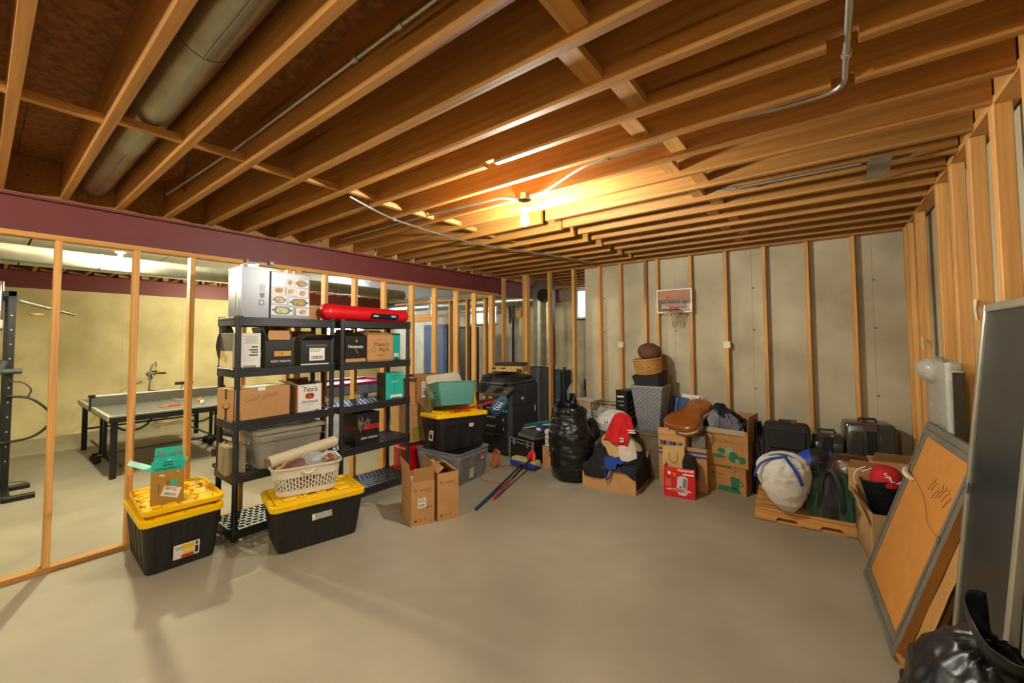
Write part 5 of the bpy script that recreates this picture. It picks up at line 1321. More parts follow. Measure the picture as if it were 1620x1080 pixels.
# wooden box and the tower of baskets
t = thing('wooden_chest', 'grey weathered wooden box below the grey wastebasket', 'box', (-1.80, 5.14, 0), RAD(-2))
b = MB(); b.bbox(-.24, -.22, 0, .24, .22, .50, .004); b.build('body', M('weathered_wood', '#6f614c', .8, var=.25, stretch=(1, 8, 8)), t)
for k in range(4):
    b = MB(); b.bbox(-.255 + .129 * k, -.235, .50, -.130 + .129 * k, .235, .522, .003); b.build('lid_board', M('weathered_lid', '#7a6e5c', .8, var=.25, stretch=(8, 1, 8), rnd=.1), t)
t = thing('wastebasket', 'tall square grey woven wastebasket, tapered, holding a black bin', 'basket', (-1.775, 5.18, .523), RAD(1))
wv = M('woven_grey', '#8b8e92', .6, var=.05, scale=20); wv2 = M('woven_grey_dark', '#6f7276', .6, var=.05, scale=20); h0, w0, w1 = .545, .125, .19
b = MB(); b.loft([[V((sx * q, sy * q, z)) for sx, sy in ((-1, -1), (1, -1), (1, 1), (-1, 1))] for q, z in ((w0, 0), (w1, h0), (w1 - .012, h0), (w0 - .01, .012))]); b.build('liner', wv, t)
b = MB()
for f in range(4):
    R = Matrix.Rotation(f * pi / 2, 4, 'Z'); nr, nc = 22, 12
    for i in range(nr):
        for j in range(nc):
            z0, z1 = h0 * i / nr, h0 * (i + 1) / nr; q0, q1 = w0 + (w1 - w0) * i / nr, w0 + (w1 - w0) * (i + 1) / nr
            a0, a1 = -1 + 2 * j / nc, -1 + 2 * (j + 1) / nc
            b.mi = (i + j) % 2; pr_ = .009 if b.mi else .001
            c = [V((a0 * q0, -q0, z0)), V((a1 * q0, -q0, z0)), V((a1 * q1, -q1, z1)), V((a0 * q1, -q1, z1))]
            m = sum(c, V()) / 4 + V((0, -pr_, 0))
            b.add([R @ p for p in c] + [R @ m], [(0, 1, 4), (1, 2, 4), (2, 3, 4), (3, 0, 4)])
b.build('weave', (wv2, wv), t)['kind'] = 'stuff'
b = MB(); b.loft([[V((sx * q, sy * q, z)) for sx, sy in ((-1, -1), (1, -1), (1, 1), (-1, 1))] for q, z in ((w1 + .006, h0 - .02), (w1 + .008, h0 + .006), (w1 - .014, h0 + .006), (w1 - .014, h0 - .02))], False, False); b.build('rim', wv, t)
t = thing('black_bin', 'black tapered bin tilted in the mouth of the grey wastebasket', 'bin', (-1.765, 5.18, 1.045), rot=(RAD(6), RAD(-6), RAD(-10)))
b = MB(); b.loft([[V((x * s, y * s * .8, z)) for x, y in rrect(.185, .185, .04, 4)] for s, z in ((.84, 0), (1, .17), (.965, .17), (.80, .012))]); b.build('shell', M('charcoal_felt', '#232325', .7, var=.1), t, smooth=35)
t = thing('wicker_basket', 'round honey coloured wicker basket on the black bin', 'basket', (-1.79, 5.16, 1.215), rot=(RAD(4), RAD(-5), RAD(0)))
wk = M('honey_wicker', '#b9863c', .55, var=.25, scale=30)
b = MB(); n = 72
for i in range(11):
    z = .012 + .165 * i / 10; R_ = .150 + .018 * i / 10
    pts = [((R_ + .004 * (1 if (k + i) % 2 else -1)) * cos(2 * pi * k / n), (R_ + .004 * (1 if (k + i) % 2 else -1)) * sin(2 * pi * k / n), z) for k in range(n + 1)]
    b.tube(pts, .0078, 5, False)
b.build('weave', wk, t, smooth=60)['kind'] = 'stuff'
b = MB(); b.torus((0, 0, .183), .168, .011, 'z', 40, 8); b.build('rim', wk, t, smooth=60); b = MB(); b.cyl((0, 0, 0), (0, 0, .01), .15, n=32); b.build('base', wk, t)
b = MB(); b.lathe([(.02, -.085), (.09, -.075), (.13, -.04), (.145, .0), (.142, .035), (.12, .075), (.07, .105), (.01, .115)], 32)
o = b.build('brown_ball_cushion', M('brown_weave', '#5f3a24', .8, var=.18, scale=60, bump=.4, bscale=120), loc=(-1.785, 5.17, 1.475), rot=(RAD(14), RAD(10), 0), smooth=60); tag(o, 'round brown woven cushion on top of the basket tower', 'cushion')

# magazines and the instrument case
for k, (x, y, w, h, m, lb, ry) in enumerate(((-1.50, 5.42, .20, .30, M('blue_cover', '#2a4a86', .4, var=.08), 'blue spined book leaning behind the instrument case', 4), (-1.36, 5.45, .26, .33, paper_white, 'white and pink printed folder standing behind the instrument case', 3))):
    t = thing('book' if k == 0 else 'folder', lb, 'book' if k == 0 else 'folder', (x - .03, y, .615), rot=(RAD(-12), RAD(ry), RAD(-8)))
    b = MB(); b.bbox(-w / 2, -.018, 0, w / 2, .018, h, .003); b.build('cover', m, t)
    D = (w, .036, h)
    if k: decal(t, D, 'front', .10, .24, .035, .16, M('magenta_print', '#c03a6a', .5, var=0), 'pink_band'); decal(t, D, 'front', .02, .27, .09, .07, M('peach_card', '#d8b8a8', .6, var=0), 'printed_card'); decal(t, D, 'front', -.05, .22, .08, .03, print_black, 'title_bar'); print_lines(t, .2, .2, 5, None, 6, False).matrix_basis = plane_T(D, 'front', -.01, .12)
    else:
        for j in range(3): decal(t, D, 'front', -.07 + .03 * j, .15, .012, .26, (blue_pr, print_white, MATS['navy_ink'])[j], 'spine_band')
t, D = carton('support_carton', 'plain carton hidden below the books behind the instrument case', .46, .20, .61, (-1.42, 5.44, 0), 0, M('brown_kraft2', '#85603c'), tape=False)

t, D = carton('file_carton', 'brown file carton with two blue stripes, behind the red appliance carton', .50, .32, .46, (-1.32, 4.94, 0), RAD(3), kraft, flaps={'back': (-60, .1)})
for k in range(2): decal(t, D, 'front', 0, .41 - .045 * k, .499, .022, blue_pr, 'blue_stripe')
t, D = carton('book_carton', 'small open brown carton full of dark books, on the file carton under the instrument case', .30, .24, .12, (-1.40, 4.875, .455), RAD(-6), kraft, flaps={'right': (-50, .1)})
lidb = MB(); lidb.bbox(-.16, -.13, 0, .16, .13, .075, .003); o = lidb.build('lid', kraft, t, (0, 0, .085), (RAD(-14), 0, 0)); 
b = MB(); b.box(-.02, -.06, .0755, .03, -.0, .0765); b.build('print', MATS['box_ink'], o)
for k in range(7):
    b = MB(); b.box(-.13 + .036 * k, -.1235, .005, -.10 + .036 * k, -.1205, .05); b.build('book_spine', (blue_pr, print_black, MATS['grey_print'])[k % 3], t)
t = thing('grey_case', 'grey slim box standing in the file carton right of the book carton', 'box', (-1.15, 4.87, .40), RAD(4)); b = MB(); b.bbox(-.07, -.06, 0, .07, .06, .19, .004); b.build('body', M('grey_card', '#6d665e', .7, var=.08), t)

t = thing('instrument_case', 'glossy tan brown guitar case with cream binding lying on the cartons', 'case', (-1.285, 4.945, .665), rot=(RAD(27), RAD(3), RAD(-22)))
def gcase():
    """guitar outline: wide lower bout toward the viewer, waist, smaller upper bout behind"""
    half = [(0, -.215), (.08, -.212), (.15, -.19), (.198, -.14), (.212, -.075), (.198, -.01), (.165, .05), (.138, .10), (.130, .145), (.138, .195), (.148, .245), (.140, .30), (.108, .345), (.06, .368), (0, .375)]
    P = spline([(x, y, 0) for x, y in half], 3)
    pts = [(p.x, p.y) for p in P]
    return pts + [(-x, y) for x, y in pts[-2:0:-1]]
G = gcase(); lp = lambda s, z: [V((x * s, y * s, z)) for x, y in G]
lea = M('tan_leatherette', '#8a4a1c', .28, var=.10, scale=7, coat=.35)
b = MB(); b.loft([lp(.93, 0), lp(.985, .012), lp(1, .03), lp(1, .048)], True, True); b.build('lower_shell', lea, t, smooth=40)
b = MB(); b.loft([lp(1.006, .048), lp(1.010, .052), lp(1.010, .066), lp(1.006, .070)], True, True); b.build('binding', M('cream_binding', '#c9bd9a', .5, var=.05), t, smooth=40)
b = MB(); b.loft([lp(1, .070), lp(1, .092), lp(.985, .112), lp(.95, .126), lp(.85, .136), lp(.5, .146), lp(.05, .150)], True, True); b.build('lid', lea, t, smooth=50)
for k in (1, 12, len(G) - 11, len(G) - 3):
    x, y = G[k]; an = math.atan2(y, x)
    b = MB(); T = Matrix.Translation((x * 1.012, y * 1.012, .059)) @ Matrix.Rotation(an, 4, 'Z'); b.bbox(-.004, -.017, -.028, .009, .017, .028, .003, T); b.build('latch', galv_pipe, t)
b = MB(); T = Matrix.Translation((.225, -.06, .06)) @ Matrix.Rotation(RAD(90), 4, 'Z'); b.tube([T @ V(p) for p in ((-.05, 0, 0), (-.035, -.035, 0), (.035, -.035, 0), (.05, 0, 0))], .008, 8); b.build('handle', print_black, t, smooth=50)

# red appliance carton with a paper bag behind it
t, D = carton('appliance_carton', 'red and white Honeywell humidifier carton on the floor', .30, .235, .305, (-1.285, 4.605, 0), RAD(9), red_pr, tape=False, flaps={'back': (-30, .08)}, inmat=kraft_in)
decal(t, D, 'front', 0, .285, .298, .036, M('bright_red', '#d8201c', .45, var=0), 'red_header'); dtext(t, D, 'front', .065, .284, 'Honeywell', .036, print_white, bold=.0009, lift=.0012)
decal(t, D, 'front', .09, .245, .12, .02, print_white, 'white_strip', pts=rrect(.055, .007, .006))
b = MB(); b.prism([(-.055, -.06), (.045, -.06), (.052, .05), (.02, .072), (-.045, .06)], 0, .001); o = b.build('humidifier_print', M('pale_grey_print', '#c9c7c8', .5, var=.04), t); o.matrix_basis = plane_T(D, 'front', .03, .155)
b = MB(); b.prism([(0, -.05), (.04, -.05), (.046, .04), (.01, .05)], .001, .0018); b.build('tank_print', M('mauve_grey', '#7d7684', .4, var=.1), o); b = MB(); b.prism([(.012 * cos(2 * pi * k / 16) - .018, .012 * sin(2 * pi * k / 16) - .045) for k in range(16)], .001, .002); b.build('dial_print', drw, o)
for k in range(6): decal(t, D, 'front', -.105, .18 - .013 * k, .06 - .012 * (k % 2), .004, M('pink_text', '#e08a80', .5, var=0), 'print_line')
decal(t, D, 'front', -.095, .245, .03, .03, print_white, 'badge', pts=rrect(.014, .014, .004)); decal(t, D, 'front', -.045, .235, .04, .04, orange_pr, 'orange_disc', pts=[(.02 * cos(2 * pi * k / 18), .02 * sin(2 * pi * k / 18)) for k in range(18)])
b = MB(); b.prism([(-.13, .0), (.06, -.014), (.12, -.004), (.10, .012), (0, .014), (-.1, .016)], 0, .001); o = b.build('pink_swoosh', M('rose_print', '#e6b0a4', .5, var=0), t); o.matrix_basis = plane_T(D, 'front', .0, .075, 0, .0016)
decal(t, D, 'front', .03, .045, .09, .03, MATS['pale_grey_print'], 'base_print', pts=[(-.05, .012), (.05, .012), (.035, -.016), (-.03, -.016)]); decal(t, D, 'front', -.01, .077, .13, .012, MATS['red_ink'], 'print_bar', lift=.0026, rot=-3)
for k in range(4): decal(t, D, 'right', .0, .07 + .06 * k, .13, .012, MATS['rose_print'], 'side_print')
t = thing('paper_bag', 'small brown paper carrier bag with twine handles, behind the Honeywell carton', 'bag', (-1.375, 4.70, .22), RAD(6))
pb = M('brown_bag_paper', '#cba468', .8, var=.07, bump=.2, bscale=14)
b = MB(); b.loft([[V((x * s, y * s2, z + .01 * sin(x * 20))) for x, y in rrect(.115, .045, .006, 2)] for z, s, s2 in ((0, 1, 1), (.10, 1.0, 1), (.18, .97, .8), (.25, .99, .75), (.251, .96, .6), (.15, .93, .5))], True, True); b.build('sack', pb, t, smooth=20)
b = MB(); b.tube(spline([(-.04, -.04, .19), (-.045, -.048, .13), (-.015, -.05, .09), (.03, -.05, .10), (.045, -.046, .16), (.04, -.04, .20)]), .004, 6); b.build('twine_handle', M('twine', '#a07a44', .8, var=.1), t, smooth=50)
t, fn = bag('black_pouch', 'black fabric bundle between the paper bag and the file carton stripes', (-1.20, 4.66, .15), [(0, .06, .04, 0, 0), (.05, .075, .055, 0, 0), (.17, .078, .055, 0, 0), (.24, .06, .045, .0, 0), (.27, .01, .01, 0, 0)], blk_c, 2.2, .08, n=36, nv=20)

# U-Haul cartons
crk = M('crumpled_kraft', '#a9773f', .75, var=.10, scale=7, bump=.35, bscale=9)
def moving(label, w, d, h, loc, rz, flaps, top):
    t, D = carton('moving_carton', label, w, d, h, loc, rz, crk, flaps=flaps)
    return t, D
t, D = moving('lower U-Haul moving carton with a green blender print, sagging under a second one', .44, .40, .285, (-.905, 5.15, 0), RAD(-8), None, False)
decal(t, D, 'front', -.03, .255, .30, .05, green_pr, 'logo_frame', pts=rrect(.15, .030, .01)); decal(t, D, 'front', -.03, .255, .28, .04, crk, 'logo_field', lift=.0008, pts=rrect(.143, .024, .008)); decal(t, D, 'front', -.03, .240, .27, .022, orange_pr, 'orange_bar', lift=.0014)
dtext(t, D, 'front', -.03, .262, 'U-HAUL', .046, green_pr, lift=.002, sx=1.5, bold=.001); dtext(t, D, 'front', -.11, .185, 'MEDIUM BOX', .034, green_pr, bold=.0008, sx=1.1)
for k in range(2): decal(t, D, 'front', -.14, .155 - .02 * k, .13, .007, green_pr, 'print_line')
decal(t, D, 'front', .11, .10, .1, .12, green_pr, 'blender_print', pts=[(-.03, -.05), (.04, -.05), (.055, .07), (.0, .075), (.0, .082), (-.02, .082), (-.02, .075), (-.045, .07)]); decal(t, D, 'front', .06, .045, .22, .08, green_pr, 'appliance_print', pts=[(-.12, -.035), (.10, -.035), (.11, -.01), (.07, .028), (-.04, .03), (-.11, .022)])
b = MB(); b.torus((.165, -.2015, .12), .024, .005, 'y', 18, 6, RAD(-90), RAD(90)); b.build('jug_handle_print', green_pr, t); decal(t, D, 'front', -.16, .06, .07, .07, M('green_faint', '#7c7a40', .7, var=0), 'recycling_print', pts=[(.03 * cos(2 * pi * k / 3 + pi / 2), .03 * sin(2 * pi * k / 3 + pi / 2)) for k in range(3)])
t, D = moving('upper open U-Haul moving carton with a torn green picture, clothes spilling from its mouth', .47, .42, .385, (-.90, 5.14, .2865), RAD(-6), {'back': (12, .13), 'right': (4, .15), 'left': (30, .10)}, True)
dtext(t, D, 'front', -.02, .335, 'MEDIUM BOX', .052, green_pr, bold=.0012, sx=1.15)
print_lines(t, .36, .16, 17, green_pr, 3, False).matrix_basis = plane_T(D, 'front', -.04, .21, 0, .0006)
r = random.Random(8)
for k, (u, v, w, h) in enumerate(((-.02, .155, .10, .08), (.06, .16, .09, .09), (.10, .10, .14, .12), (.18, .085, .09, .10), (-.05, .095, .16, .05))):
    pts = [(w * .5 * cos(2 * pi * q / 11) * r.uniform(.6, 1.1), h * .5 * sin(2 * pi * q / 11) * r.uniform(.6, 1.1)) for q in range(11)]
    decal(t, D, 'front', u, v, w, h, (green_pr, M('pale_green', '#7fa083', .6, var=.1), green_pr, green_pr, green_pr)[k], 'green_picture', pts=pts, lift=.0005 * k)
decal(t, D, 'front', .13, .075, .04, .04, MATS['pale_green'], 'eye_print', lift=.003, pts=[(.02 * cos(2 * pi * k / 14), .014 * sin(2 * pi * k / 14)) for k in range(14)]); decal(t, D, 'front', -.18, .095, .06, .04, paper_white, 'sticker')
decal(t, D, 'front', -.02, .365, .46, .05, clear_tape, 'clear_tape', lift=.004)
b = MB(); b.tube([(.2365, .02, .42), (.2365, .02, .26), (.2365, .14, .26), (.2365, .14, .42)], .004, 6); b.build('tape_loop', tape_m, t)
def wad(label, loc, sx, sy, h, mat, seed, amp=.05, rz=0, name='garment', cat='clothes'):
    b = MB()
    def f(u, v):
        a, p = 2 * pi * u, v * pi * .62
        r_ = sin(p) / sin(pi * .62) if p < pi * .5 else 1.05 - .05 * (p - pi / 2)
        q = 1 + amp * 5 * (abs(noise.noise(V((cos(a) * 1.8 + seed, sin(a) * 1.8, v * 2.4)))) - .15)
        return V((sx * r_ * q * cos(a), sy * r_ * q * sin(a), h * (cos(p) - cos(pi * .62)) / (1 - cos(pi * .62)) * q))
    b.grid(f, 44, 22, True); o = b.build(name, mat, loc=loc, rot=(0, 0, rz), smooth=70)
    return tag(o, label, cat)
wad('black jacket stuffed in the mouth of the upper moving carton', (-.95, 5.13, .63), .16, .13, .24, blk_c, 3, .10)
wad('slate grey garment draped over the front rim of the upper moving carton', (-.88, 5.02, .66), .125, .07, .13, cloth('slate_cloth', '#5f6070'), 7, .12, -.3)
wad('pale grey sleeve folded at the left of the upper moving carton', (-1.02, 5.03, .655), .06, .06, .17, cloth('pale_grey_cloth', '#7c7c86'), 11, .12, .4)
wad('dark brown garment at the back of the upper moving carton', (-.78, 5.22, .60), .10, .10, .13, brown_c, 15, .08)

# ================================================================== BACK WALL: HOOP AND NOTES
t = thing('basketball_hoop', 'toy basketball hoop with clear backboard hung on the back wall studs', 'hoop', (-1.572, YB - .035, 2.14))
w, h = .445, .31
wht = M('white_frame', '#dcdad6', .4, var=0)
for (x0, z0, x1, z1) in ((-w / 2, -h / 2, w / 2, -h / 2 + .016), (-w / 2, h / 2 - .016, w / 2, h / 2), (-w / 2, -h / 2 + .016, -w / 2 + .016, h / 2 - .016), (w / 2 - .016, -h / 2 + .016, w / 2, h / 2 - .016)):
    b = MB(); b.bbox(x0, -.008, z0, x1, .004, z1, .002); b.build('frame_bar', wht, t)
b = MB(); b.box(-w / 2 + .016, -.003, -h / 2 + .016, w / 2 - .016, .001, h / 2 - .016); b.build('clear_pane', M('clear_acrylic', '#efe9e0', .05, var=0, alpha=.05), t)
b = MB(); b.box(-w / 2 + .02, .012, .02, w / 2 - .02, .030, h / 2 - .012); b.build('wood_backer', M('backer_ply', '#b0763a', .7, var=.1), t)
b = MB(); b.box(-w / 2 + .02, .008, -.01, w / 2 - .02, .028, .018); b.build('dark_bar', dark_steel, t)
for (x0, z0, x1, z1) in ((-.10, -.065, .10, -.048), (-.10, .048, .10, .065), (-.10, -.048, -.083, .048), (.083, -.048, .10, .048)):
    b = MB(); b.box(x0, -.006, z0, x1, -.0032, z1); b.build('red_square', M('hoop_red', '#a8242c', .4, var=0), t)
b = MB(); b.bbox(-.05, -.04, -.15, .05, -.006, -.085, .006); b.build('bracket', MATS['hoop_red'], t)
RZ = -.125; RR = .105
b = MB(); b.torus((0, -.04 - RR, RZ), RR, .0075, 'z', 36, 8); b.build('rim', MATS['hoop_red'], t, smooth=60)
b = MB()
for k in range(12):
    for sg in (-1, 1):
        pts = []
        for j in range(6):
            a = 2 * pi * k / 12 + sg * j * pi / 12; r_ = RR - .040 * (j / 5) ** .7
            pts.append((r_ * cos(a), -.04 - RR + r_ * sin(a), RZ - .006 - .030 * j - .008 * sin(k * 2.0 + j)))
        b.tube(pts, .0028, 5)
b.build('net', M('net_cord', '#c8bda6', .9, var=.05), t)['kind'] = 'stuff'
for k in range(4):
    b = MB(); a = .5 + k * 1.3; b.tube([(RR * cos(a), -.04 - RR + RR * sin(a), RZ), (.06 * cos(a), -.05 - RR, RZ - .02), (-.05, -.05 - RR + .05 * sin(a), RZ - .03)], .003, 5); b.build('loose_loop', MATS['net_cord'], t)
note = M('note_paper', '#dcd3a2', .7, var=.03)
for k, (x, z, lb) in enumerate(((-2.325, 1.566, 'small pale yellow paper note on the stud left of the hoop'), (-.972, 1.572, 'small pale yellow paper note on the stud right of the hoop'))):
    t = thing('paper_note', lb, 'note', (x, YB - .003, z), rot=(RAD(-4), RAD(2 - 5 * k), 0))
    b = MB(); b.box(-.038, -.0012, -.04, .038, 0, .04); b.build('sheet', note, t)
    if k == 0: print_lines(t, .05, .05, 3, orange_pr, 3, False).matrix_basis = face_T((.07, .0024, .08), 'front') @ Matrix.Translation((0, -.0, 0))

# ================================================================== THE ROOM BEYOND THE PARTITION
t = thing('table_tennis_table', 'dark grey table tennis table with pale borders and dark steel legs beyond the partition', 'table', (0, 0, 0))
TX0, TX1, TY0, TY1, TZ = -9.17, -6.78, .985, 2.51, .76
mid = (TX0 + TX1) / 2
top_m = M('table_slate', '#6f6d66', .4, var=.05, scale=3); line_m = M('table_line', '#cfcdb8', .5, var=0)
for x0, x1 in ((TX0, mid - .004), (mid + .004, TX1)):
    b = MB(); b.bbox(x0, TY0, TZ - .02, x1, TY1, TZ, .003); o = b.build('tabletop', top_m, t)
    b = MB(); w = .022
    b.box(x0, TY0, TZ, x1, TY0 + w, TZ + .0008); b.box(x0, TY1 - w, TZ, x1, TY1, TZ + .0008)
    if x0 == TX0: b.box(x0, TY0 + w, TZ, x0 + w, TY1 - w, TZ + .0008)
    else: b.box(x1 - w, TY0 + w, TZ, x1, TY1 - w, TZ + .0008)
    b.box(x0, (TY0 + TY1) / 2 - .002, TZ, x1, (TY0 + TY1) / 2 + .002, TZ + .0006)
    b.build('court_line', line_m, o)['kind'] = 'stuff'
    for ya in (TY0 + .004, TY1 - .03):
        b = MB(); b.bbox(x0 + .01, ya, TZ - .085, x1 - .01, ya + .026, TZ - .02, .004); b.build('side_apron', dark_steel, t)
for x, m in ((TX1 - .03, dark_steel), (TX0 + .004, dark_steel)):
    b = MB(); b.bbox(x, TY0 + .004, TZ - .085, x + .026, TY1 - .004, TZ - .02, .004); b.build('end_apron', m, t)
b = MB(); b.bbox(TX0, TY0 - .012, TZ - .055, TX1, TY0 + .0, TZ + .001, .003); b.build('pale_edge', M('pale_steel', '#b3b29a', .45, var=.04), t)
for x in (TX0 + .12, mid - .16, mid + .16, TX1 - .10):
    for y in (TY0 + .03, TY1 - .09):
        if abs(x - mid) < .3:
            continue
        b = MB(); b.bbox(x - .03, y, 0, x + .03, y + .06, TZ - .085, .004); b.build('leg', dark_steel, t)
for x in (TX0 + .12, TX1 - .10):
    b = MB(); b.cyl((x, TY0 + .06, .32), (x, TY1 - .06, .32), .014, n=10); b.build('leg_brace', dark_steel, t)
for x in (mid - .12, mid + .12):
    for y in (TY0 + .12, TY1 - .12):
        b = MB(); b.bbox(x - .02, y - .02, .10, x + .02, y + .02, TZ - .02, .003); b.build('centre_leg', dark_steel, t)
        for s in (-1, 1):
            b = MB(); b.cyl((x - .012, y + s * .07, .045), (x + .012, y + s * .07, .045), .045, n=16); b.build('wheel', print_black, t, smooth=40)
        b = MB(); b.bbox(x - .016, y - .09, .08, x + .016, y + .09, .11, .004); b.build('wheel_bar', dark_steel, t)
for y in (TY0 + .14, TY1 - .14):
    b = MB(); b.cyl((TX0 + .15, y, .13), (TX1 - .15, y, .13), .016, n=10); b.build('undercarriage_bar', dark_steel, t)
b = MB()
for y in (TY0 - .02, TY1 + .02): b.box(mid - .012, y - .012, TZ - .05, mid + .012, y + .012, TZ + .16)
b.box(mid - .02, TY0 - .03, TZ - .05, mid + .02, TY0 + .06, TZ - .035); b.box(mid - .02, TY1 - .06, TZ - .05, mid + .02, TY1 + .03, TZ - .035); b.bbox(mid - .02, TY0 - .04, TZ + .13, mid + .02, TY0 + .03, TZ + .165, .004)
b.build('net_post', dark_steel, t)['kind'] = 'stuff'
b = MB(); b.box(mid - .0015, TY0 - .01, TZ + .004, mid + .0015, TY1 + .01, TZ + .14); b.build('net', M('net_mesh', '#5d5c54', .9, var=.1, alpha=.85), t)
b = MB(); b.box(mid - .003, TY0 - .01, TZ + .138, mid + .003, TY1 + .01, TZ + .155); b.build('net_tape', print_white, t)
for k, (x, y, rz, m, lb) in enumerate(((-7.22, 1.70, 1.9, M('paddle_red', '#c0301c', .6, var=.05), 'red faced table tennis paddle with a wooden handle on the dark grey table'), (-7.78, 1.93, .4, M('paddle_green', '#6d8a7c', .6, var=.05), 'green faced table tennis paddle lying near the net'))):
    t = thing('table_tennis_paddle', lb, 'paddle', (x, y, TZ + .001), rz)
    b = MB(); b.prism([(.08 * cos(a), .078 * sin(a)) for a in [2 * pi * q / 28 for q in range(28)]], 0, .012); b.build('blade', m, t)
    b = MB(); b.bbox(-.19, -.014, .0, -.074, .014, .02, .004); b.build('handle', M('paddle_wood', '#c08a48', .6, var=.1), t)
for x, y, m, lb in ((-7.38, 2.03, M('ball_orange', '#f07a12', .5, var=0), 'orange table tennis ball on the dark grey table'), (-7.08, 1.98, print_white, 'white table tennis ball on the dark grey table')):
    b = MB(); b.lathe([(.028 * sin(pi * k / 12) + .0001, .028 - .028 * cos(pi * k / 12)) for k in range(13)], 20); tag(b.build('table_tennis_ball', m, loc=(x, y, TZ + .001), smooth=60), lb, 'ball')

# bicycle behind the table
t = thing('bicycle', 'dark bicycle with upright handlebars leaning by the far concrete wall', 'bicycle', (-10.2, 2.0, 0), RAD(90))
# local x along the frame (front wheel at -x end), z up
def wheel(cx, r=.31):
    b = MB(); b.torus((cx, 0, r), r - .018, .018, 'y', 36, 8); w = b.build('tyre', print_black, t, smooth=60)
    b = MB(); b.torus((cx, 0, r), r - .038, .006, 'y', 36, 6); b.build('rim', chrome, w, smooth=60)
    b = MB()
    for k in range(18): b.tube([(cx, .0, r), (cx + (r - .04) * cos(2 * pi * k / 18), 0, r + (r - .04) * sin(2 * pi * k / 18))], .0012, 4)
    b.build('spokes', chrome, w)['kind'] = 'stuff'
wheel(-.20); wheel(.82)
fr_m = M('maroon_frame', '#7a2f2c', .35, metal=.3, var=.05)
def rod(nm, pts, r, m=fr_m):
    b = MB(); b.tube(pts, r, 9); return b.build(nm, m, t, smooth=50)
rod('frame_tube', [(.0, 0, .72), (.48, 0, .66)], .016); rod('frame_tube', [(.01, 0, .64), (.36, 0, .28)], .018); rod('frame_tube', [(.36, 0, .28), (.50, 0, .72)], .015)
for s in (-1, 1):
    rod('chain_stay', [(.36, .02 * s, .28), (.82, .055 * s, .31)], .009); rod('seat_stay', [(.48, .02 * s, .66), (.82, .055 * s, .31)], .008); rod('fork_blade', [(.01, .03 * s, .62), (-.12, .05 * s, .46), (-.20, .055 * s, .31)], .011)
    rod('handlebar', [(.05, 0, .98), (.03, .09 * s, .95), (.0, .16 * s, 1.03), (.10, .30 * s, 1.06)], .011, dark_steel); rod('grip', [(.085, .29 * s, 1.057), (.19, .315 * s, 1.055)], .017, print_black)
    rod('pedal_crank', [(.36, .06 * s, .28), (.36 + .12 * s, .07 * s, .20)], .009, dark_steel)
    b = MB(); b.bbox(.36 + .12 * s - .045, .07 * s - .03 + .04 * s, .19, .36 + .12 * s + .045, .07 * s + .03 + .04 * s, .215, .004); b.build('pedal', print_black, t)
rod('stem', [(.0, 0, .60), (.03, 0, .99)], .016, chrome)
rod('seat_post', [(.50, 0, .70), (.52, 0, .80)], .012, chrome)
b = MB(); b.loft([[V((.40 + .28 * u, y * w, .80 + z)) for y, z in ((-1, .02), (-.6, .045), (0, .05), (.6, .045), (1, .02), (.5, -.01), (-.5, -.01))] for u, w in ((0, .015), (.25, .03), (.6, .06), (.9, .085), (1, .06))]); b.build('saddle', print_black, t, smooth=50)
rod('mirror_arm', [(.06, -.12, 1.0), (.06, -.16, 1.16)], .006, chrome); b = MB(); b.torus((.06, -.19, 1.22), .045, .007, 'x', 20, 6); b.build('mirror', chrome, t, smooth=50)
rod('light_bracket', [(-.0, -.03, .92), (.02, -.06, 1.12), (.05, -.06, 1.22)], .018, M('grey_plastic', '#8a8a86', .4, var=0))
b = MB(); b.torus((.36, .05, .28), .085, .008, 'y', 24, 6); b.build('chain_ring', dark_steel, t, smooth=50)

# exercise rack at the far left
t = thing('exercise_rack', 'black steel exercise rack with a chrome bar and cable at the far left', 'rack', (-7.2, .17, 0))
def rk(nm, x0, y0, z0, x1, y1, z1, m=dark_steel, bv=.004):
    b = MB(); b.bbox(x0, y0, z0, x1, y1, z1, bv); return b.build(nm, m, t)
rk('upright', -.03, .03, 0, .03, .09, 2.22); rk('upright', -.9, .03, 0, -.84, .09, 2.22)
rk('upright', -.03, -1.05, 0, .03, -.99, 2.22); rk('upright', -.9, -1.05, 0, -.84, -.99, 2.22)
rk('base_rail', -.9, .03, 0, .45, .09, .06); rk('base_rail', -.9, -1.05, 0, .45, -.99, .06)
rk('foot_pad', -.12, .04, 0, -.04, .25, .045); rk('foot_pad', .38, .04, 0, .46, .26, .05)
rk('cross_rail', -.03, -1.0, 2.16, .03, .09, 2.22); rk('cross_rail', -.9, -1.0, 2.16, -.84, .09, 2.22); rk('top_rail', -.9, .03, 2.16, .03, .09, 2.22); rk('top_rail', -.9, -1.05, 2.16, .03, -.99, 2.22)
for k in range(11):
    b = MB(); b.cyl((.030, .06, .35 + .16 * k), (.032, .06, .35 + .16 * k), .007, n=10); b.build('adjustment_hole', M('hole_grey', '#b9b49a', .5, var=0), t)
b = MB(); b.cyl((.02, -.03, 2.32), (.02, -.03, 1.78), .03, n=14); b.build('chrome_cylinder', chrome, t, smooth=40); rk('clamp', -.03, -.08, 1.80, .08, .0, 1.90, galv_pipe)
b = MB(); b.cyl((.05, -.02, 1.30), (.05, .02, 1.45), .032, n=12); b.cyl((.05, -.12, 1.33), (.05, .15, 1.33), .03, n=12); b.build('roller_grip', M('rubber_grey', '#3b3d3a', .6, var=.05), t, smooth=40)
b = MB(); b.tube(spline([(.05, .05, 1.06), (.08, .22, 1.02), (.10, .36, .86), (.10, .38, .74), (.08, .26, .60), (.05, .08, .56), (.04, -.25, .55)]), .013, 8); b.build('cable_loop', print_black, t, smooth=60)
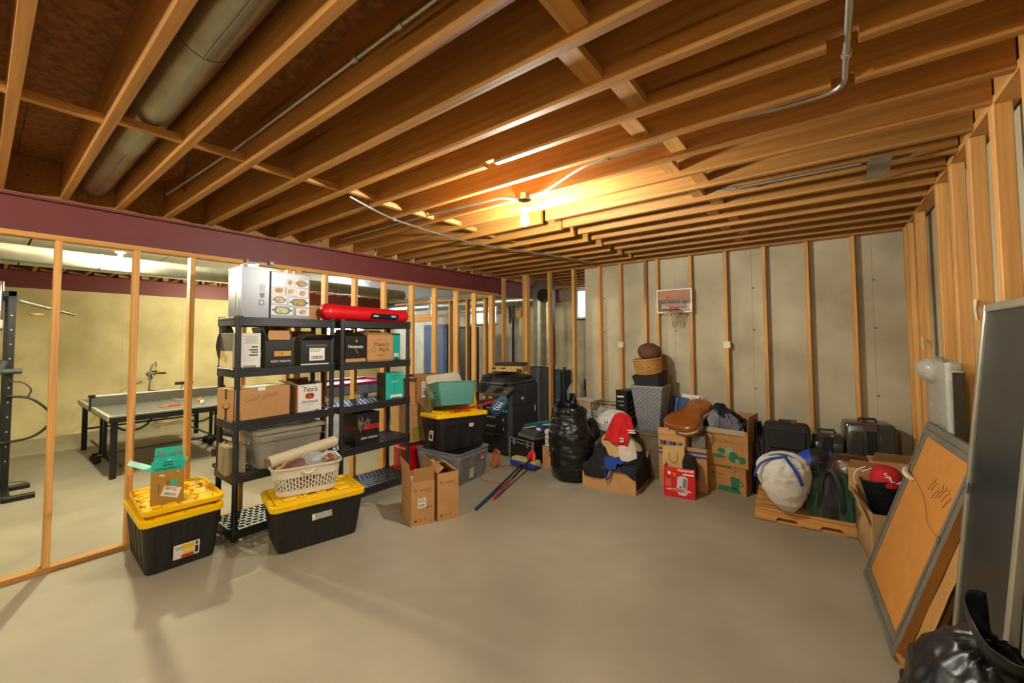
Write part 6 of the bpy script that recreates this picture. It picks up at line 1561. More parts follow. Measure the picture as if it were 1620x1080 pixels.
b = MB(); b.tube(spline([(.05, .06, 1.22), (.07, .16, 1.20), (.08, .22, 1.12), (.07, .2, 1.04)]), .007, 6); b.build('thin_cable', print_black, t, smooth=60)
b = MB(); b.cyl((.0, .10, 2.12), (-.9, .62, 2.02), .022, n=10); b.build('angled_bar', M('steel_bar', '#8c8a76', .35, metal=.6, var=.05), t, smooth=40)
b = MB(); b.torus((-.03, .24, 1.97), .05, .012, 'z', 18, 6); b.build('hook', M('brass_brown', '#8a6a35', .5, var=.1), t, smooth=50)

# bench behind the shelving
t = thing('weight_bench', 'black padded bench seen behind the near shelving unit', 'bench', (-6.05, 2.25, 0), RAD(8))
b = MB(); b.bbox(-.55, -.16, .38, .55, .16, .46, .03); b.build('pad', print_black, t, smooth=30)
for x in (-.42, .42):
    b = MB(); b.bbox(x - .025, -.03, .04, x + .025, .03, .38, .004); b.build('leg', dark_steel, t)
    b = MB(); b.bbox(x - .025, -.26, 0, x + .025, .26, .045, .004); b.build('foot', dark_steel, t)
b = MB(); b.bbox(-.42, -.02, .12, .42, .02, .16, .004); b.build('spine', dark_steel, t)
for s in (-1, 1):
    b = MB(); b.cyl((-.30, s * .05, .22), (-.30, s * .32, .22), .05, n=16); b.build('foam_roller', print_black, t, smooth=40)

# game table with a red top
t = thing('game_table', 'blue grey game table with a red playing field seen between the shelves', 'table', (-7.6, 4.35, 0), RAD(90))
b = MB(); b.bbox(-.95, -.52, .62, .95, .52, .80, .02); b.build('body', M('blue_grey_panel', '#6d7794', .4, var=.05), t)
b = MB(); b.bbox(-.85, -.43, .80, .85, .43, .806, .001); b.build('red_field', M('crimson_felt', '#b8183a', .5, var=.05), t)
for (x0, y0, x1, y1) in ((-.95, -.52, .95, -.43), (-.95, .43, .95, .52), (-.95, -.43, -.85, .43), (.85, -.43, .95, .43)):
    b = MB(); b.bbox(x0, y0, .80, x1, y1, .85, .01); b.build('rail', M('crimson_rail', '#8c1c3c', .4, var=.05), t)
for x in (-.8, .8):
    for y in (-.4, .4):
        b = MB(); b.bbox(x - .06, y - .06, 0, x + .06, y + .06, .62, .008); b.build('leg', M('blue_grey_panel', '#6d7794'), t)

# inner framed wall, lit yellow, with a blue board and pipes
wall_inner = struct('wall_inner', 'yellow lit framed wall with a short header beyond the partition')
b = MB(); b.bbox(-7.55, 5.60, 2.40, -4.70, 5.689, 2.438, .003); b.build('top_plate', wood_x, wall_inner)
b = MB(); b.bbox(-7.10, 5.60, 2.02, -6.36, 5.689, 2.16, .003); b.build('header', wood_x, wall_inner)
for x in (-7.14, -6.36, -5.86, -5.40, -4.95):
    b = MB(); b.bbox(-.019, -.0445, 0, .019, .0445, 2.36, .003); b.build('stud', wood_z, wall_inner, (x + .019, 5.6445, .038))
b = MB(); b.bbox(-6.40, 5.60, 0, -4.60, 5.689, .038, .003); b.build('bottom_plate', wood_x, wall_inner)
t = thing('blue_board', 'tall blue board leaning behind the yellow lit studs', 'board', (-7.0, 6.3, 0), RAD(-4)); b = MB(); b.bbox(-.42, -.025, 0, .42, .025, 1.98, .006); b.build('panel', M('blue_board', '#3e5a8c', .5, var=.06), t)
b = MB(); b.bbox(-.42, -.03, 1.90, .42, -.024, 1.92, .001); b.build('upper_rail', M('blue_board_dark', '#2c4268', .5, var=0), t)
t = thing('dark_cabinet', 'dark tall cabinet standing right of the blue board', 'cabinet', (-6.2, 6.45, 0)); b = MB(); b.bbox(-.20, -.2, .05, .20, .2, 1.92, .01); b.build('body', M('dark_cabinet', '#1f2630', .45, var=.06), t)
for s in (-1, 1):
    b = MB(); b.bbox(s * .10 - .092, -.214, .08, s * .10 + .092, -.2, 1.88, .004); d_ = b.build('door', MATS['dark_cabinet'], t); b = MB(); b.bbox(s * .03 - .008, -.23, .95, s * .03 + .008, -.214, 1.1, .002); b.build('handle', galv_pipe, d_)
b = MB(); b.bbox(-.2, -.2, 0, .2, .2, .05, .004); b.build('plinth', print_black, t)
for k, (p0, p1, r, lb) in enumerate((((-8.2, 7.3, 2.25), (-6.1, 7.3, 2.32), .03, 'silver pipe running above the blue board'), ((-7.7, 6.8, .3), (-7.7, 6.8, 2.7), .035, 'upright silver pipe left of the blue board'), ((-7.9, 6.9, .3), (-7.9, 6.9, 2.7), .02, 'thin upright pipe beside the silver pipe'))):
    t = thing('pipe', lb, 'pipe', p0); d = V(p1) - V(p0); b = MB(); b.cyl((0, 0, 0), d, r, n=14); b.build('tube', galv, t, smooth=40)
    for q in (.25, .75): b = MB(); b.cyl(d * q - d.normalized() * .02, d * q + d.normalized() * .02, r * 1.3, n=14); b.build('coupling', galv_pipe, t, smooth=40)
t = thing('vent_pipe', 'black upright pipe clamped to wooden blocks on the end wall behind the copier', 'pipe', (-5.82, 7.62, 0))
b = MB(); b.cyl((0, 0, 0), (0, 0, 2.1), .032, n=14); b.cyl((.0, 0, 2.08), (.0, 0, 2.16), .04, n=14); b.build('pipe', dark_steel, t, smooth=40)
b = MB(); b.cyl((-.09, 0, 2.02), (-.09, 0, 2.45), .03, n=12); b.cyl((.02, 0, 2.15), (.02, 0, 2.45), .022, n=12); b.build('upper_pipe', dark_steel, t, smooth=40)
for x in (-.22, .08):
    b = MB(); b.bbox(x, .03, 2.16, x + .15, .10, 2.32, .004); b.build('wood_block', wood_x, t)
# things behind the back studs
t = thing('golf_bag', 'black golf bag with clubs standing before the end wall behind the studs', 'golf bag', (-3.55, 6.9, 0), rot=(RAD(-6), RAD(4), 0))
b = MB(); b.lathe([(.12, 0), (.135, .02), (.13, .5), (.15, .86), (.15, .9), (.13, .9), (.11, .3)], 20); b.build('bag', M('navy_nylon', '#16203a', .45, var=.1, bump=.3, bscale=20), t, smooth=40)
for k in range(7):
    a = 2 * pi * k / 7; b = MB(); b.tube([(.05 * cos(a), .05 * sin(a), .3), (.09 * cos(a), .09 * sin(a), 1.02 + .05 * sin(k * 2))], .006, 6); c = b.build('club_shaft', chrome, t, smooth=40)
    b = MB(); b.bbox(.09 * cos(a) - .05, .09 * sin(a) - .025, 1.0 + .05 * sin(k * 2), .09 * cos(a) + .03, .09 * sin(a) + .03, 1.06 + .05 * sin(k * 2), .015); b.build('club_head', dark_steel, c, smooth=30)
b = MB(); b.bbox(-.08, -.19, .15, .08, -.11, .5, .03); b.build('pocket', MATS['navy_nylon'], t, smooth=30)
t, fn = bag('white_sack', 'white plastic sack hanging beside the black golf bag behind the back studs', (-3.62, 6.6, .50), [(0, .08, .08, 0, 0), (.06, .16, .14, 0, 0), (.2, .17, .15, 0, 0), (.33, .10, .09, 0, 0), (.4, .03, .03, 0, 0)], M('white_bag_film', '#cfcdc6'), 8.1, .12, n=36, nv=20)
t, D = carton('support_carton', 'carton under the white sack behind the back studs', .34, .34, .498, (-3.62, 6.6, 0), 0, M('navy_carton', '#2c3040', .6, var=.08), tape=False)
t = thing('black_post', 'black upright post on a round foot behind the back studs', 'post', (-4.205, 7.2, 0)); b = MB(); b.cyl((0, 0, .02), (0, 0, 1.06), .022, n=12); b.cyl((0, 0, 1.06), (0, 0, 1.08), .035, n=12); b.build('shaft', print_black, t, smooth=40); b = MB(); b.cyl((0, 0, 0), (0, 0, .02), .14, n=20); b.build('foot', print_black, t)
t = thing('low_cabinet', 'low dark blue cabinet against the end wall behind the back studs', 'cabinet', (-4.48, 7.45, 0)); b = MB(); b.bbox(-.16, -.2, 0, .16, .22, 1.0, .01); b.build('body', M('dark_blue_box', '#23344a', .45, var=.06), t); b = MB(); b.bbox(-.14, -.212, .05, .14, -.2, .95, .004); b.build('door', M('dark_blue_door', '#283b54', .45, var=.05), t)

# ================================================================== PALLET, LUGGAGE AND BAGS ON THE RIGHT
t = thing('pallet', 'pine pallet on the floor under the luggage', 'pallet', (-.235, 4.88, 0), RAD(3.5))
for k in range(6):
    y = -.40 + .148 * k; b = MB(); b.bbox(-.37, y - .045, .090, .37, y + .045, .110, .003); b.build('deck_board', wood_x, t)
for k in range(3):
    x = -.35 + .335 * k; b = MB(); b.bbox(x - .0, -.445, .018, x + .038, .445, .0895, .003); b.build('runner', wood_y, t)
b = MB()
b.prism([(-.37, .012), (-.22, .012), (-.19, .05), (-.06, .05), (-.03, .012), (.10, .012), (.13, .05), (.25, .05), (.28, .012), (.37, .012), (.37, .0895), (-.37, .0895)], -.463, -.445, 'y'); b.build('notched_stringer', wood_x, t)
for k in range(3):
    y = -.40 + .4 * k; b = MB(); b.bbox(-.37, y - .045, 0, .37, y + .045, .0178, .002); b.build('bottom_board', wood_x, t)
PZ = .1105
# white laundry bag
wb = M('white_canvas', '#cbc6bb', .75, var=.05, scale=6, bump=.2, bscale=12)
t, fn = bag('laundry_bag', 'stuffed white drawstring laundry bag with blue straps hanging over the front of the pallet', (-.355, 4.40, 0),
            [(.125, .02, .02, .03, .0), (.135, .06, .05, .03, .01), (.20, .125, .11, .02, .02), (.30, .18, .16, .01, .04), (.42, .212, .19, 0, .06), (.50, .205, .185, 0, .07), (.565, .165, .15, .01, .08), (.60, .105, .10, .015, .085), (.615, .05, .05, .02, .09), (.60, .01, .01, .02, .09)], wb, 2.7, .06, 15, 2.2, n=112, nv=80, fold=.05, lobes=13)
bl = M('blue_strap', '#24468f', .6, var=.05)
def ribbon(t, pts, w, mat, nm='strap', th=.003, side=None):
    P = spline(pts, 8); lp = []
    for i, p in enumerate(P):
        d = (P[min(i + 1, len(P) - 1)] - P[max(i - 1, 0)]).normalized(); n_ = V(side) if side else (p - V((0, .06, .35))).normalized()
        s = d.cross(n_).normalized() * w / 2; n2 = s.cross(d).normalized() * th
        lp.append([p - s, p + s, p + s + n2, p - s + n2])
    b = MB(); b.loft(lp); return b.build(nm, mat, t, smooth=30)
ribbon(t, [(.03, -.02, .605), (-.08, -.055, .575), (-.15, -.09, .53), (-.19, -.105, .46), (-.20, -.10, .41)], .028, bl)
ribbon(t, [(.01, .0, .62), (.05, -.06, .58), (.10, -.10, .52), (.135, -.115, .45), (.15, -.112, .40)], .030, bl)
ribbon(t, [(-.10, .02, .585), (-.02, -.0, .615), (.08, .01, .60), (.14, -.01, .55), (.12, -.04, .53), (.05, -.05, .565)], .018, bl)
text('E', .04, M('navy_ink', '#26304d', .5, var=0), t, (.185, -.045, .315), (RAD(84), 0, RAD(52)), bold=.001); text('.', .04, MATS['navy_ink'], t, (.20, -.02, .30), (RAD(84), 0, RAD(58)))
# green duffel
gr = M('green_nylon', '#1d4a36', .5, var=.12, scale=8, bump=.3, bscale=14); bn = M('black_nylon', '#18171a', .55, var=.12, scale=10, bump=.3, bscale=16)
t = thing('duffel_bag', 'green and black duffel bag standing on end on the pallet', 'bag', (-.03, 4.64, PZ), RAD(4))
def duf(u, v, x0, x1):
    x = x0 + (x1 - x0) * u; a = pi * (v * 1.0); w = .13 * (1 - .15 * (x / .17) ** 2); h_ = .37 * (1 - .22 * (x / .19) ** 2)
    p = V((x * (1 + .06 * sin(a)), -w * cos(a) * (1.0 + .25 * (1 - sin(a))), h_ * sin(a) ** .75))
    n_ = nz((x * 6, v * 4, 2.2)) * .018 + .012 * (1 - 2 * abs(nz((x * 9, v * 7, 5))))
    return p + V((0, -n_, n_ * .5))
for nm, x0, x1, m in (('green_end', -.17, -.06, gr), ('black_middle', -.06, .055, bn), ('green_end', .055, .165, gr)):
    b = MB(); b.grid(lambda u, v: duf(u, v, x0, x1), 14, 36); b.build(nm, m, t, smooth=60)
b = MB()
for s, x in ((1, -.17), (-1, .165)):
    ring = [duf(0, k / 35, x, x) for k in range(36)]; n0 = len(b.v); c = V((x + (-.02 if x < 0 else .02), 0, .17)); b.v += [tuple(c)] + [tuple(p) for p in ring]
    b.f += [(n0, n0 + 1 + k, n0 + 2 + k)[::s] for k in range(35)]; b.m += [0] * 35
b.build('end_panel', bn, t, smooth=60)
ribbon(t, [(-.09, -.16, .05), (-.075, -.165, .18), (-.06, -.13, .30), (-.02, -.08, .38), (.03, -.09, .37), (.06, -.14, .28), (.075, -.165, .15), (.08, -.16, .05)], .028, bn, 'carry_strap', side=(0, -1, .2))
wad('black soft bag slumped right of the green duffel', (.175, 4.60, PZ), .085, .11, .27, bn, 21, .05, name='soft_bag', cat='bag')
t = thing('duffel_bag', 'blue and black bag between the white laundry bag and the brown leather bag', 'bag', (-.10, 4.86, PZ), RAD(6))
bb = M('royal_nylon', '#1846b8', .45, var=.08, bump=.25, bscale=14)
def bl2(u, v, x0, x1):
    x = x0 + (x1 - x0) * u; a = pi * v; p = V((x, -.15 * cos(a), .50 * (1 - .25 * (x / .2) ** 2) * sin(a) ** .6)); n_ = .02 * nz((x * 7, v * 5, 9)) + .012 * (1 - 2 * abs(nz((x * 10, v * 8, 3)))); return p + V((0, -n_, n_ * .5))
for nm, x0, x1, m in (('blue_side', -.17, -.07, bb), ('black_middle', -.07, .075, bn), ('blue_side', .075, .17, bb)):
    b = MB(); b.grid(lambda u, v: bl2(u, v, x0, x1), 14, 30); b.build(nm, m, t, smooth=60)
b = MB(); b.box(-.012, -.135, .40, .018, -.130, .408); b.build('red_mark', M('dull_red', '#8a3038', .5, var=0), t, (0, -.012, 0))
t, fn = bag('leather_bag', 'brown glossy leather bag lying behind the green duffel', (.15, 4.79, PZ + .17), [(0, .10, .08, 0, 0), (.05, .185, .12, 0, 0), (.18, .20, .13, 0, 0), (.27, .17, .10, 0, 0), (.32, .12, .06, 0, 0), (.335, .02, .01, 0, 0)], M('brown_leather', '#4a2a17', .3, var=.15, scale=8, coat=.3), 5.2, .09, n=40, nv=24)
b = MB(); b.bbox(-.20, -.12, 0, .2, .12, .169, .02); tag(b.build('soft_bag', bn, loc=(.15, 4.84, PZ), smooth=30), 'black soft case under the brown leather bag', 'bag')
for k in range(2):
    b = MB(); b.tube(spline([(.02, 0, -.02), (-.03, 0, .06), (-.015, .0, .14), (.045, 0, .185)]), .004, 6); o = b.build('white_cable', print_white, loc=(.175 + .035 * k, 4.52 - .03 * k, .40), smooth=50); tag(o, ('thin white cable arch left of the big carton', 'second thin white cable arch, nearer the big carton')[k], 'cable')
# suitcases
def suitcase(label, w, d, h, loc, rz, hard, ribs=True):
    t = thing('suitcase', label, 'suitcase', loc, rz)
    m = M('hard_shell', '#3c3b38', .22, var=.05, coat=.4) if hard else M('black_cordura', '#1f1c1c', .8, var=.12, scale=40)
    q = rrect(w / 2, h / 2, .05, 5); lp = lambda s, y: [V((x * s, y, z * s + h / 2 + .03)) for x, z in q]
    b = MB(); b.loft([lp(.94, -d / 2), lp(.985, -d / 2 + .012), lp(1, -d / 2 + .04), lp(1, d / 2 - .04), lp(.985, d / 2 - .012), lp(.94, d / 2)]); b.build('shell', m, t, smooth=40)
    if hard:
        for x in (-.30, .30):
            b = MB(); b.grid(lambda u, v: V((x * w + (u - .5) * w * .30 , -d / 2 - .012 * min(1, 8 * u, 8 * (1 - u)) * min(1, 10 * v, 10 * (1 - v)) + .004 * nz((u * 3, v * 3, x)), .09 + v * (h - .14))), 14, 20); b.build('raised_panel', m, t, smooth=50)
        b = MB(); b.bbox(-.035, -d / 2 - .010, .06, .035, -d / 2 - .001, h - .0, .004); b.build('black_band', bn, t)
    else:
        b = MB(); b.bbox(-w * .40, -d / 2 - .03, .08, w * .40, -d / 2 + .01, h * .62, .02); b.build('front_pocket', m, t, smooth=30)
        b = MB(); b.bbox(-w * .40, -d / 2 - .02, h * .66, w * .40, -d / 2 + .01, h * .95, .012); b.build('upper_pocket', m, t, smooth=30)
        for z in (h * .64, h * .96): b = MB(); b.tube([(-w * .42, -d / 2 - .012, z), (w * .42, -d / 2 - .012, z)], .004, 6); b.build('zip', M('zip_grey', '#3a3838', .5, var=0), t)
    b = MB(); b.tube([(-.07, 0, h + .025), (-.06, 0, h + .055), (.06, 0, h + .055), (.07, 0, h + .025)], .011, 8); b.build('carry_handle', bn, t, smooth=50)
    for x in (-1, 1):
        for y in (-1, 1):
            b = MB(); b.cyl((x * (w / 2 - .05) - .012, y * (d / 2 - .04), .018), (x * (w / 2 - .05) + .012, y * (d / 2 - .04), .018), .018, n=12); b.build('wheel', print_black, t, smooth=40)
    return t
t = suitcase('black soft suitcase with zipped pockets at the left end of the pallet', .40, .24, .63, (-.365, 5.14, PZ), RAD(4), False)
b = MB(); b.bbox(.04, -.02, .655, .09, .0, .70, .003); b.build('luggage_tag', M('plum_tag', '#5a3a4a', .6, var=.1), t)
t = suitcase('small grey hard shell suitcase, shorter of the two hard ones', .25, .20, .56, (-.035, 5.24, PZ), RAD(6), True)
b = MB(); b.bbox(.02, -.115, .565, .05, -.09, .585, .003); b.build('grey_clip', galv_pipe, t)
t = suitcase('large grey hard shell suitcase with a black band and plum tag, tallest of the luggage', .385, .27, .80, (.285, 5.34, .001), RAD(8), True)
b = MB(); b.bbox(-.055, -.15, .755, .045, -.138, .835, .003); b.build('handle_tag', M('plum_tag', '#5a3a4a'), t)
wad('black coat slumped between the moving cartons and the soft suitcase', (-.615, 5.22, 0), .085, .13, .70, bn, 31, .05, name='coat')

# big open carton with mesh basket and cap
t, D = carton('big_carton', 'large battered open carton holding a mesh basket, its near wall sagging', .36, .52, .40, (.36, 4.20, 0), RAD(8), M('dust_kraft', '#a98558', .8, var=.08, bump=.15, bscale=8), flaps={'left': (55, .05), 'back': (-6, .16)})
b = MB(); b.grid(lambda u, v: V((-.183 - .022 * sin(pi * u) * sin(pi * v), (.5 - u) * .50, .02 + v * (.38 + .06 * (1 - u) - .10 * sin(pi * u)))), 16, 12); o = b.build('bowed_side', MATS['dust_kraft'], t, smooth=60); o.modifiers.new('thick', 'SOLIDIFY').thickness = .004
print_lines(t, .22, .26, 23, MATS['box_ink'], 8, False).matrix_basis = plane_T(D, 'left', -.08, .20, 0, .022)
b = MB(); b.box(-.26, -.02, 0, .26, .02, .0015); o = b.build('peeling_tape', tape_m, t); o.matrix_basis = plane_T(D, 'left', 0, .375, -10, .026)
t = thing('mesh_basket', 'black mesh waste basket standing in the big carton', 'basket', (.345, 4.36, .20), rot=(RAD(-4), RAD(-7), 0))
mesh_m = M('black_mesh', '#191a1c', .45, metal=.3, var=.25, scale=120)
b = MB(); n = 40
b.loft([[V((r_ * cos(2 * pi * k / n), r_ * sin(2 * pi * k / n), z)) for k in range(n)] for r_, z in ((.088, 0), (.128, .335))], True, False); b.build('liner', mesh_m, t, smooth=60)
b = MB()
for k in range(44):
    for s in (-1, 1):
        pts = []
        for j in range(9):
            z = .335 * j / 8; r_ = .0905 + .04 * j / 8; a = 2 * pi * k / 44 + s * .55 * j / 8; pts.append((r_ * cos(a), r_ * sin(a), z))
        b.tube(pts, .0016, 3, False)
b.build('wire_mesh', dark_steel, t)['kind'] = 'stuff'
b = MB(); b.torus((0, 0, .335), .131, .007, 'z', 40, 8); b.build('rim', dark_steel, t, smooth=60)
t = thing('baseball_cap', 'red baseball cap with white interlocked letters resting in the mesh basket', 'cap', (.335, 4.365, .535), rot=(RAD(16), RAD(-8), RAD(6)))
rc = M('cap_red', '#c01420', .8, var=.06, scale=30)
b = MB(); n = 36; lp = []
for j in range(11):
    a = pi / 2 * j / 10; lp.append([V((.105 * cos(a) * cos(2 * pi * k / n) * (1 - .03 * abs(cos(3 * 2 * pi * k / n))), .112 * cos(a) * sin(2 * pi * k / n), .115 * sin(a) ** .85)) for k in range(n)])
b.loft(lp, True, True); b.build('crown', rc, t, smooth=60)
b = MB(); b.cyl((0, 0, .113), (0, 0, .119), .009, n=12); b.build('button', rc, t, smooth=40)
b = MB()
for k in range(6):
    a0 = 2 * pi * k / 6 + .26; b.tube([(.106 * cos(a) * cos(a0), .113 * cos(a) * sin(a0), .116 * sin(a) ** .85) for a in [pi / 2 * j / 8 for j in range(9)]], .0012, 4)
b.build('seam', M('cap_seam', '#8c0e18', .8, var=0), t)['kind'] = 'stuff'
for ch, dx, a_, sz in (('S', -.012, 47, .055), ('t', .004, 38, .06), ('L', .016, 30, .055)):
    a_ = RAD(a_); text(ch, sz, print_white, t, (dx, -.112 * cos(a_) - .003, .115 * sin(a_) ** .85), (RAD(52), 0, RAD(2)), ext=.004)
b = MB(); b.grid(lambda u, v: V(((u - .5) * .17 * (1 - .25 * v * v), .10 + .075 * v, .012 - .02 * v - .03 * (2 * u - 1) ** 2)), 14, 8); o = b.build('visor', rc, t, smooth=60); o.modifiers.new('thick', 'SOLIDIFY').thickness = .004
b = MB(); b.tube(spline([(.04, -.09, .0), (.10, -.06, .01), (.16, -.02, .016), (.21, .02, .01)]), .011, 8); tag(b.build('white_strap', M('white_rubber', '#cfccc8', .5, var=.03), loc=(.335, 4.36, .545), smooth=50), 'white rounded strap lying beside the red cap', 'strap')
for k, (x, y, w, h, rz) in enumerate(((.24, 4.62, .26, .56, -4), (.40, 4.74, .30, .62, 8))):
    t = thing('paper_bag', ('upright brown paper bag behind the mesh basket, left one', 'wider brown paper bag behind the mesh basket, right one')[k], 'bag', (x, y, 0), RAD(rz))
    b = MB(); b.loft([[V((px_ * s, py_ * s2 + .004 * sin(px_ * 40 + k), z)) for px_, py_ in rrect(w / 2, .085, .006, 2)] for z, s, s2 in ((0, 1, 1), (h * .5, 1.01, 1), (h - .02, .99, .9), (h, 1.0, .86), (h, .97, .78), (h * .5, .96, .85))]); b.build('sack', M('brown_bag_paper2', '#b58a55', .8, var=.07, bump=.2, bscale=10), t, smooth=20)
    b = MB(); b.box(-w / 2 + .02, -.084, h * .2, w / 2 - .02, -.0825, h * .2 + .004); b.build('fold_line', kraft_dk, t)
    b = MB(); b.prism([(-w / 2, 0), (w / 2, 0), (w / 2 - .02, .10), (-w / 2 + .02, .10)], -.001, .001, 'y'); b.build('turned_rim', MATS['brown_bag_paper2'], t, (0, -.075, h - .005), (RAD(38), 0, 0))

# ================================================================== FRAMES AND PANELS AGAINST THE RIGHT WALL
greyw = M('grey_frame_wood', '#6b665b', .6, var=.12, scale=5, stretch=(6, 6, 1)); greyw_y = M('grey_frame_wood_y', '#6b665b', .6, var=.12, scale=5, stretch=(6, 1, 6))
# local: x = across the leaning plane normal, y = along the wall, z = up the slope; leaned by rotation about y
tilt = math.atan2(.36, 1.13)
t = thing('picture_frame', 'large grey picture frame seen from its brown papered back, leaning on the right wall', 'frame', (.20, 3.36, .007), rot=(0, RAD(18.3), RAD(4.1)))
FW, FH, fb = .915, 1.145, .085
for nm, y0, y1, z0, z1, m in (('frame_rail', -FW / 2, FW / 2, 0, fb, greyw_y), ('frame_rail', -FW / 2, FW / 2, FH - fb, FH, greyw_y), ('frame_stile', -FW / 2, -FW / 2 + fb, fb, FH - fb, greyw), ('frame_stile', FW / 2 - fb, FW / 2, fb, FH - fb, greyw)):
    b = MB(); b.bbox(-.022, y0, z0, .022, y1, z1, .004); o = b.build(nm, m, t)
    g_ = MB()
    if nm == 'frame_stile': g_.box(-.0235, (y0 + y1) / 2 - .002, z0, -.0215, (y0 + y1) / 2 + .002, z1)
    else: g_.box(-.0235, y0 + fb * .5, (z0 + z1) / 2 - .002, -.0215, y1 - fb * .5, (z0 + z1) / 2 + .002)
    g_.build('groove', M('groove_dark', '#3c3932', .7, var=0), o)
b = MB(); b.box(-.017, -FW / 2 - .0025, .004, .021, -FW / 2 + .0002, FH - .004); b.build('raw_wood_edge', M('amber_wood', '#8a5a1e', .65, var=.1, stretch=(8, 8, 1)), t)
b = MB(); b.box(-.012, -FW / 2 + fb - .01, fb - .01, -.008, FW / 2 - fb + .01, FH - fb + .01); b.build('backing_paper', M('orange_kraft', '#c07f33', .75, var=.06, scale=12), t)
hw = -.016
for y, z in ((FW / 2 - fb * .7, .80), (-FW / 2 + fb * .6, .66)):
    b = MB(); b.torus((-.028, y, z), .012, .003, 'x', 16, 6); b.build('d_ring', chrome, t, smooth=50); b = MB(); b.bbox(-.026, y - .006, z - .035, -.0222, y + .006, z - .005, .001); b.build('strap_plate', chrome, t)
b = MB(); b.tube(spline([(-.026, FW / 2 - fb * .7, .80), (-.02, .16, .78), (-.016, -.02, .735), (-.02, -.2, .66), (-.026, -FW / 2 + fb * .6, .66)]), .0011, 5); b.build('hanging_wire', M('wire_steel', '#6b5530', .4, metal=.5, var=0), t)
b = MB(); b.loft([[V((-.030 - .018 * sin(pi * u), FW / 2 - .03 - .15 * u + .0 * s, .80 - .02 * u + .02 * c * (1 - u * .4) * (1 + .2 * sin(5 * c)))) + V((-.016 * s, 0, 0)) for c, s in [(cos(2 * pi * k / 12), sin(2 * pi * k / 12)) for k in range(12)]] for u in (0, .2, .5, .8, 1)]); b.build('paper_wad', M('tissue_white', '#d8cfb8', .8, var=.08, bump=.4, bscale=30), t, smooth=50)
r = random.Random(12)
for k in range(7):
    y0, z0 = -.02 - .045 * k, .83 + .045 * r.random(); b = MB(); b.tube([(-.0135, y0 + .03, z0 - .05), (-.0135, y0, z0), (-.0135, y0 - .025, z0 + .012), (-.0135, y0 - .01, z0 + .055 * r.random())], .0013, 4); b.build('scuff_mark', M('scuff_brown', '#7a4a1e', .8, var=0), t)
b = MB(); b.cyl((-.024, -FW / 2 + .03, .10), (-.021, -FW / 2 + .03, .10), .007, n=10); b.build('screw', chrome, t)
# second frame wrapped in kraft behind it
t = thing('wrapped_board', 'kraft paper wrapped board leaning behind the large grey frame', 'panel', (.292, 3.28, .006), rot=(0, RAD(16.3), RAD(4.1)))
b = MB(); b.bbox(-.02, -.42, .01, .02, .42, 1.10, .008); b.build('panel', M('dark_amber_kraft', '#8a5a24', .75, var=.08), t)
b = MB(); b.grid(lambda u, v: V((-.027 - .012 * sin(pi * v) * (1 + .4 * nz((u * 3, v * 4, 1))) - .03 * (1 - v) ** 3, -.50 + .34 * u, .005 + .75 * v + .012 * nz((u * 5, v * 5, 3)))), 14, 20); o = b.build('loose_wrap', M('tan_wrap', '#b98748', .7, var=.06, bump=.2, bscale=8), t, smooth=50); o.modifiers.new('thick', 'SOLIDIFY').thickness = .002
b = MB(); b.grid(lambda u, v: V((-.05 - .05 * v + .01 * nz((u * 6, v, 4)), -.54 + .24 * u, .012 + .02 * abs(nz((u * 5, v * 3, 6))))), 12, 6); o = b.build('trailing_paper', MATS['tan_wrap'], t, smooth=50)
# bubble wrapped frame
bub = M('bubble_wrap', '#c9c7bf', .2, var=.08, scale=30, bump=.5, bscale=70, alpha=.62, coat=.5)
t = thing('bubble_wrapped_frame', 'frame in cloudy bubble wrap standing against the right wall studs', 'frame', (.580, 3.84, 0), rot=(0, RAD(.5), 0))
b = MB(); b.bbox(-.022, -.42, .01, .018, .16, 1.46, .006); b.build('frame', M('pale_frame', '#a9a596', .5, var=.08), t)
b = MB(); b.bbox(-.026, -.36, .08, -.022, .12, 1.40, .001); b.build('picture', M('misty_print', '#9fa094', .5, var=.3, scale=4), t)
b = MB(); b.bbox(-.03, -.426, .02, .022, -.42, 1.45, .001); b.build('dark_edge', M('dark_edge_wood', '#3b342b', .4, var=.2, scale=60), t)
b = MB()
def bw(u, v):
    a = 2 * pi * u; q = rrect(.038, .36, .03, 5); m = len(q); x, y = q[int(u * m) % m]; f = .012 * nz((x * 30 + v * 6, y * 9, v * 7)) + .008 * nz((y * 24, v * 22, 2))
    tp = .03 * max(0, v - .93) / .07
    return V((x * (1 + f * 8) - .004, (y * (1.12 - .30 * v) - .02) * (1 + f * .8) * (1 - tp), .0 + 1.50 * v + f))
b.grid(bw, 24, 50, True); b.build('bubble_wrap', bub, t, smooth=60)
b = MB(); b.lathe([(.02, -.09), (.10, -.05), (.13, .0), (.12, .05), (.07, .09), (.01, .10)], 18)
vv = [(x * .75 * (1 + .25 * nz((x * 9, y * 9, z * 9))), y * .95, z * (1 + .2 * nz((y * 12, x * 12, 4)))) for x, y, z in b.v]; b.v = vv; b.build('wrap_bunch', bub, t, (-.02, .12, 1.42), smooth=60)
b = MB(); b.grid(lambda u, v: V((-.05 - .05 * v + .02 * nz((u * 5, v * 5, 8)), .10 + .30 * u, .62 + .22 * v * (1 - u) - .1 * u)), 10, 8); b.build('wrap_flap', bub, t, smooth=50)

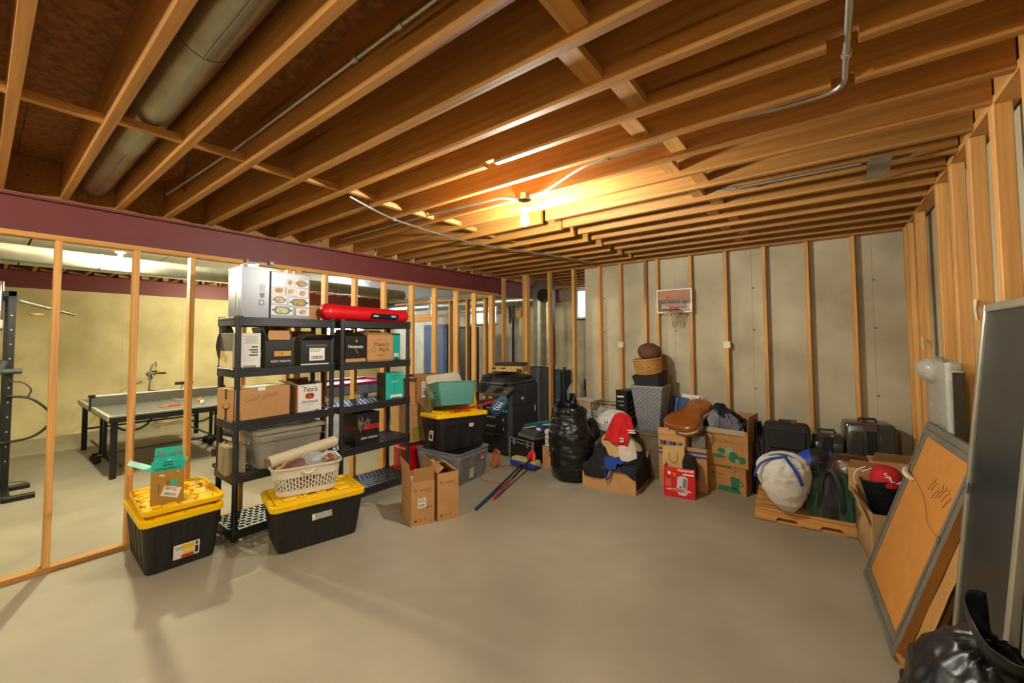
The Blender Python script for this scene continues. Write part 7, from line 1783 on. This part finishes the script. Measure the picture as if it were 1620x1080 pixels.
# tall dark framed panels
def framed_board(label, y0, y1, xb, xt, h, dark):
    th = math.atan2(xt - xb, h); t = thing('framed_board', label, 'board', (xb, (y0 + y1) / 2, 0), rot=(0, th, 0)); w = y1 - y0; L = math.hypot(h, xt - xb)
    sil = M('silver_moulding', '#a7a291', .35, metal=.5, var=.08)
    for a, c, z0, z1, nm in ((-w / 2, -w / 2 + .035, 0, L, 'frame_stile'), (w / 2 - .035, w / 2, 0, L, 'frame_stile'), (-w / 2 + .035, w / 2 - .035, L - .035, L, 'frame_rail'), (-w / 2 + .035, w / 2 - .035, 0, .035, 'frame_rail')):
        b = MB(); b.bbox(-.02, a, z0, .012, c, z1, .005); b.build(nm, sil, t)
        b = MB()
    b = MB(); b.box(-.008, -w / 2 + .033, .033, .0, w / 2 - .033, L - .033); b.build('dark_panel', M('slate_panel', '#22292d', .33, var=.14, scale=8, stain=2.0), t)
    b = MB(); b.bbox(-.024, w / 2 - .05, .95, -.018, w / 2 - .008, 1.0, .002); b.build('hinge', galv_pipe, t)
    return t
framed_board('tall slate dark board in silver frame leaning beside the large grey picture frame', 2.15, 2.80, .405, .588, 1.80, True)
framed_board('second tall dark board in a silver frame, nearer the viewer', 1.36, 2.11, .44, .585, 1.80, True)
# bin bag at the lower right
t, fn = bag('bin_bag', 'black plastic bin bag in the lower right corner before the tall dark boards', (.285, 1.60, 0),
            [(0, .10, .14, 0, 0), (.04, .14, .21, 0, 0), (.25, .16, .25, -.01, .02), (.46, .165, .26, -.012, .03), (.62, .15, .24, -.01, .04), (.73, .125, .20, .0, .04), (.80, .095, .15, .01, .03), (.85, .06, .10, .02, .02), (.87, .03, .05, .03, .01), (.873, .001, .001, .03, .01)],
            bag_black, 4.4, .12, 9, 1.9, n=96, nv=70)
b = MB()
def wing(u, v):
    a = RAD(95 + 290 * u); r_ = .050 + .030 * v + .012 * nz((u * 5, v * 3, 2)); h_ = .80 + (.145 + .03 * sin(7 * u + 1) - .05 * abs(u - .35)) * v
    return V((.045 + r_ * .8 * cos(a), -.005 + r_ * 1.5 * sin(a), h_ + .010 * nz((u * 8, v * 4, 6))))
b.grid(wing, 36, 12); o = b.build('loose_mouth', bag_black, t, smooth=60); o.modifiers.new('thick', 'SOLIDIFY').thickness = .003
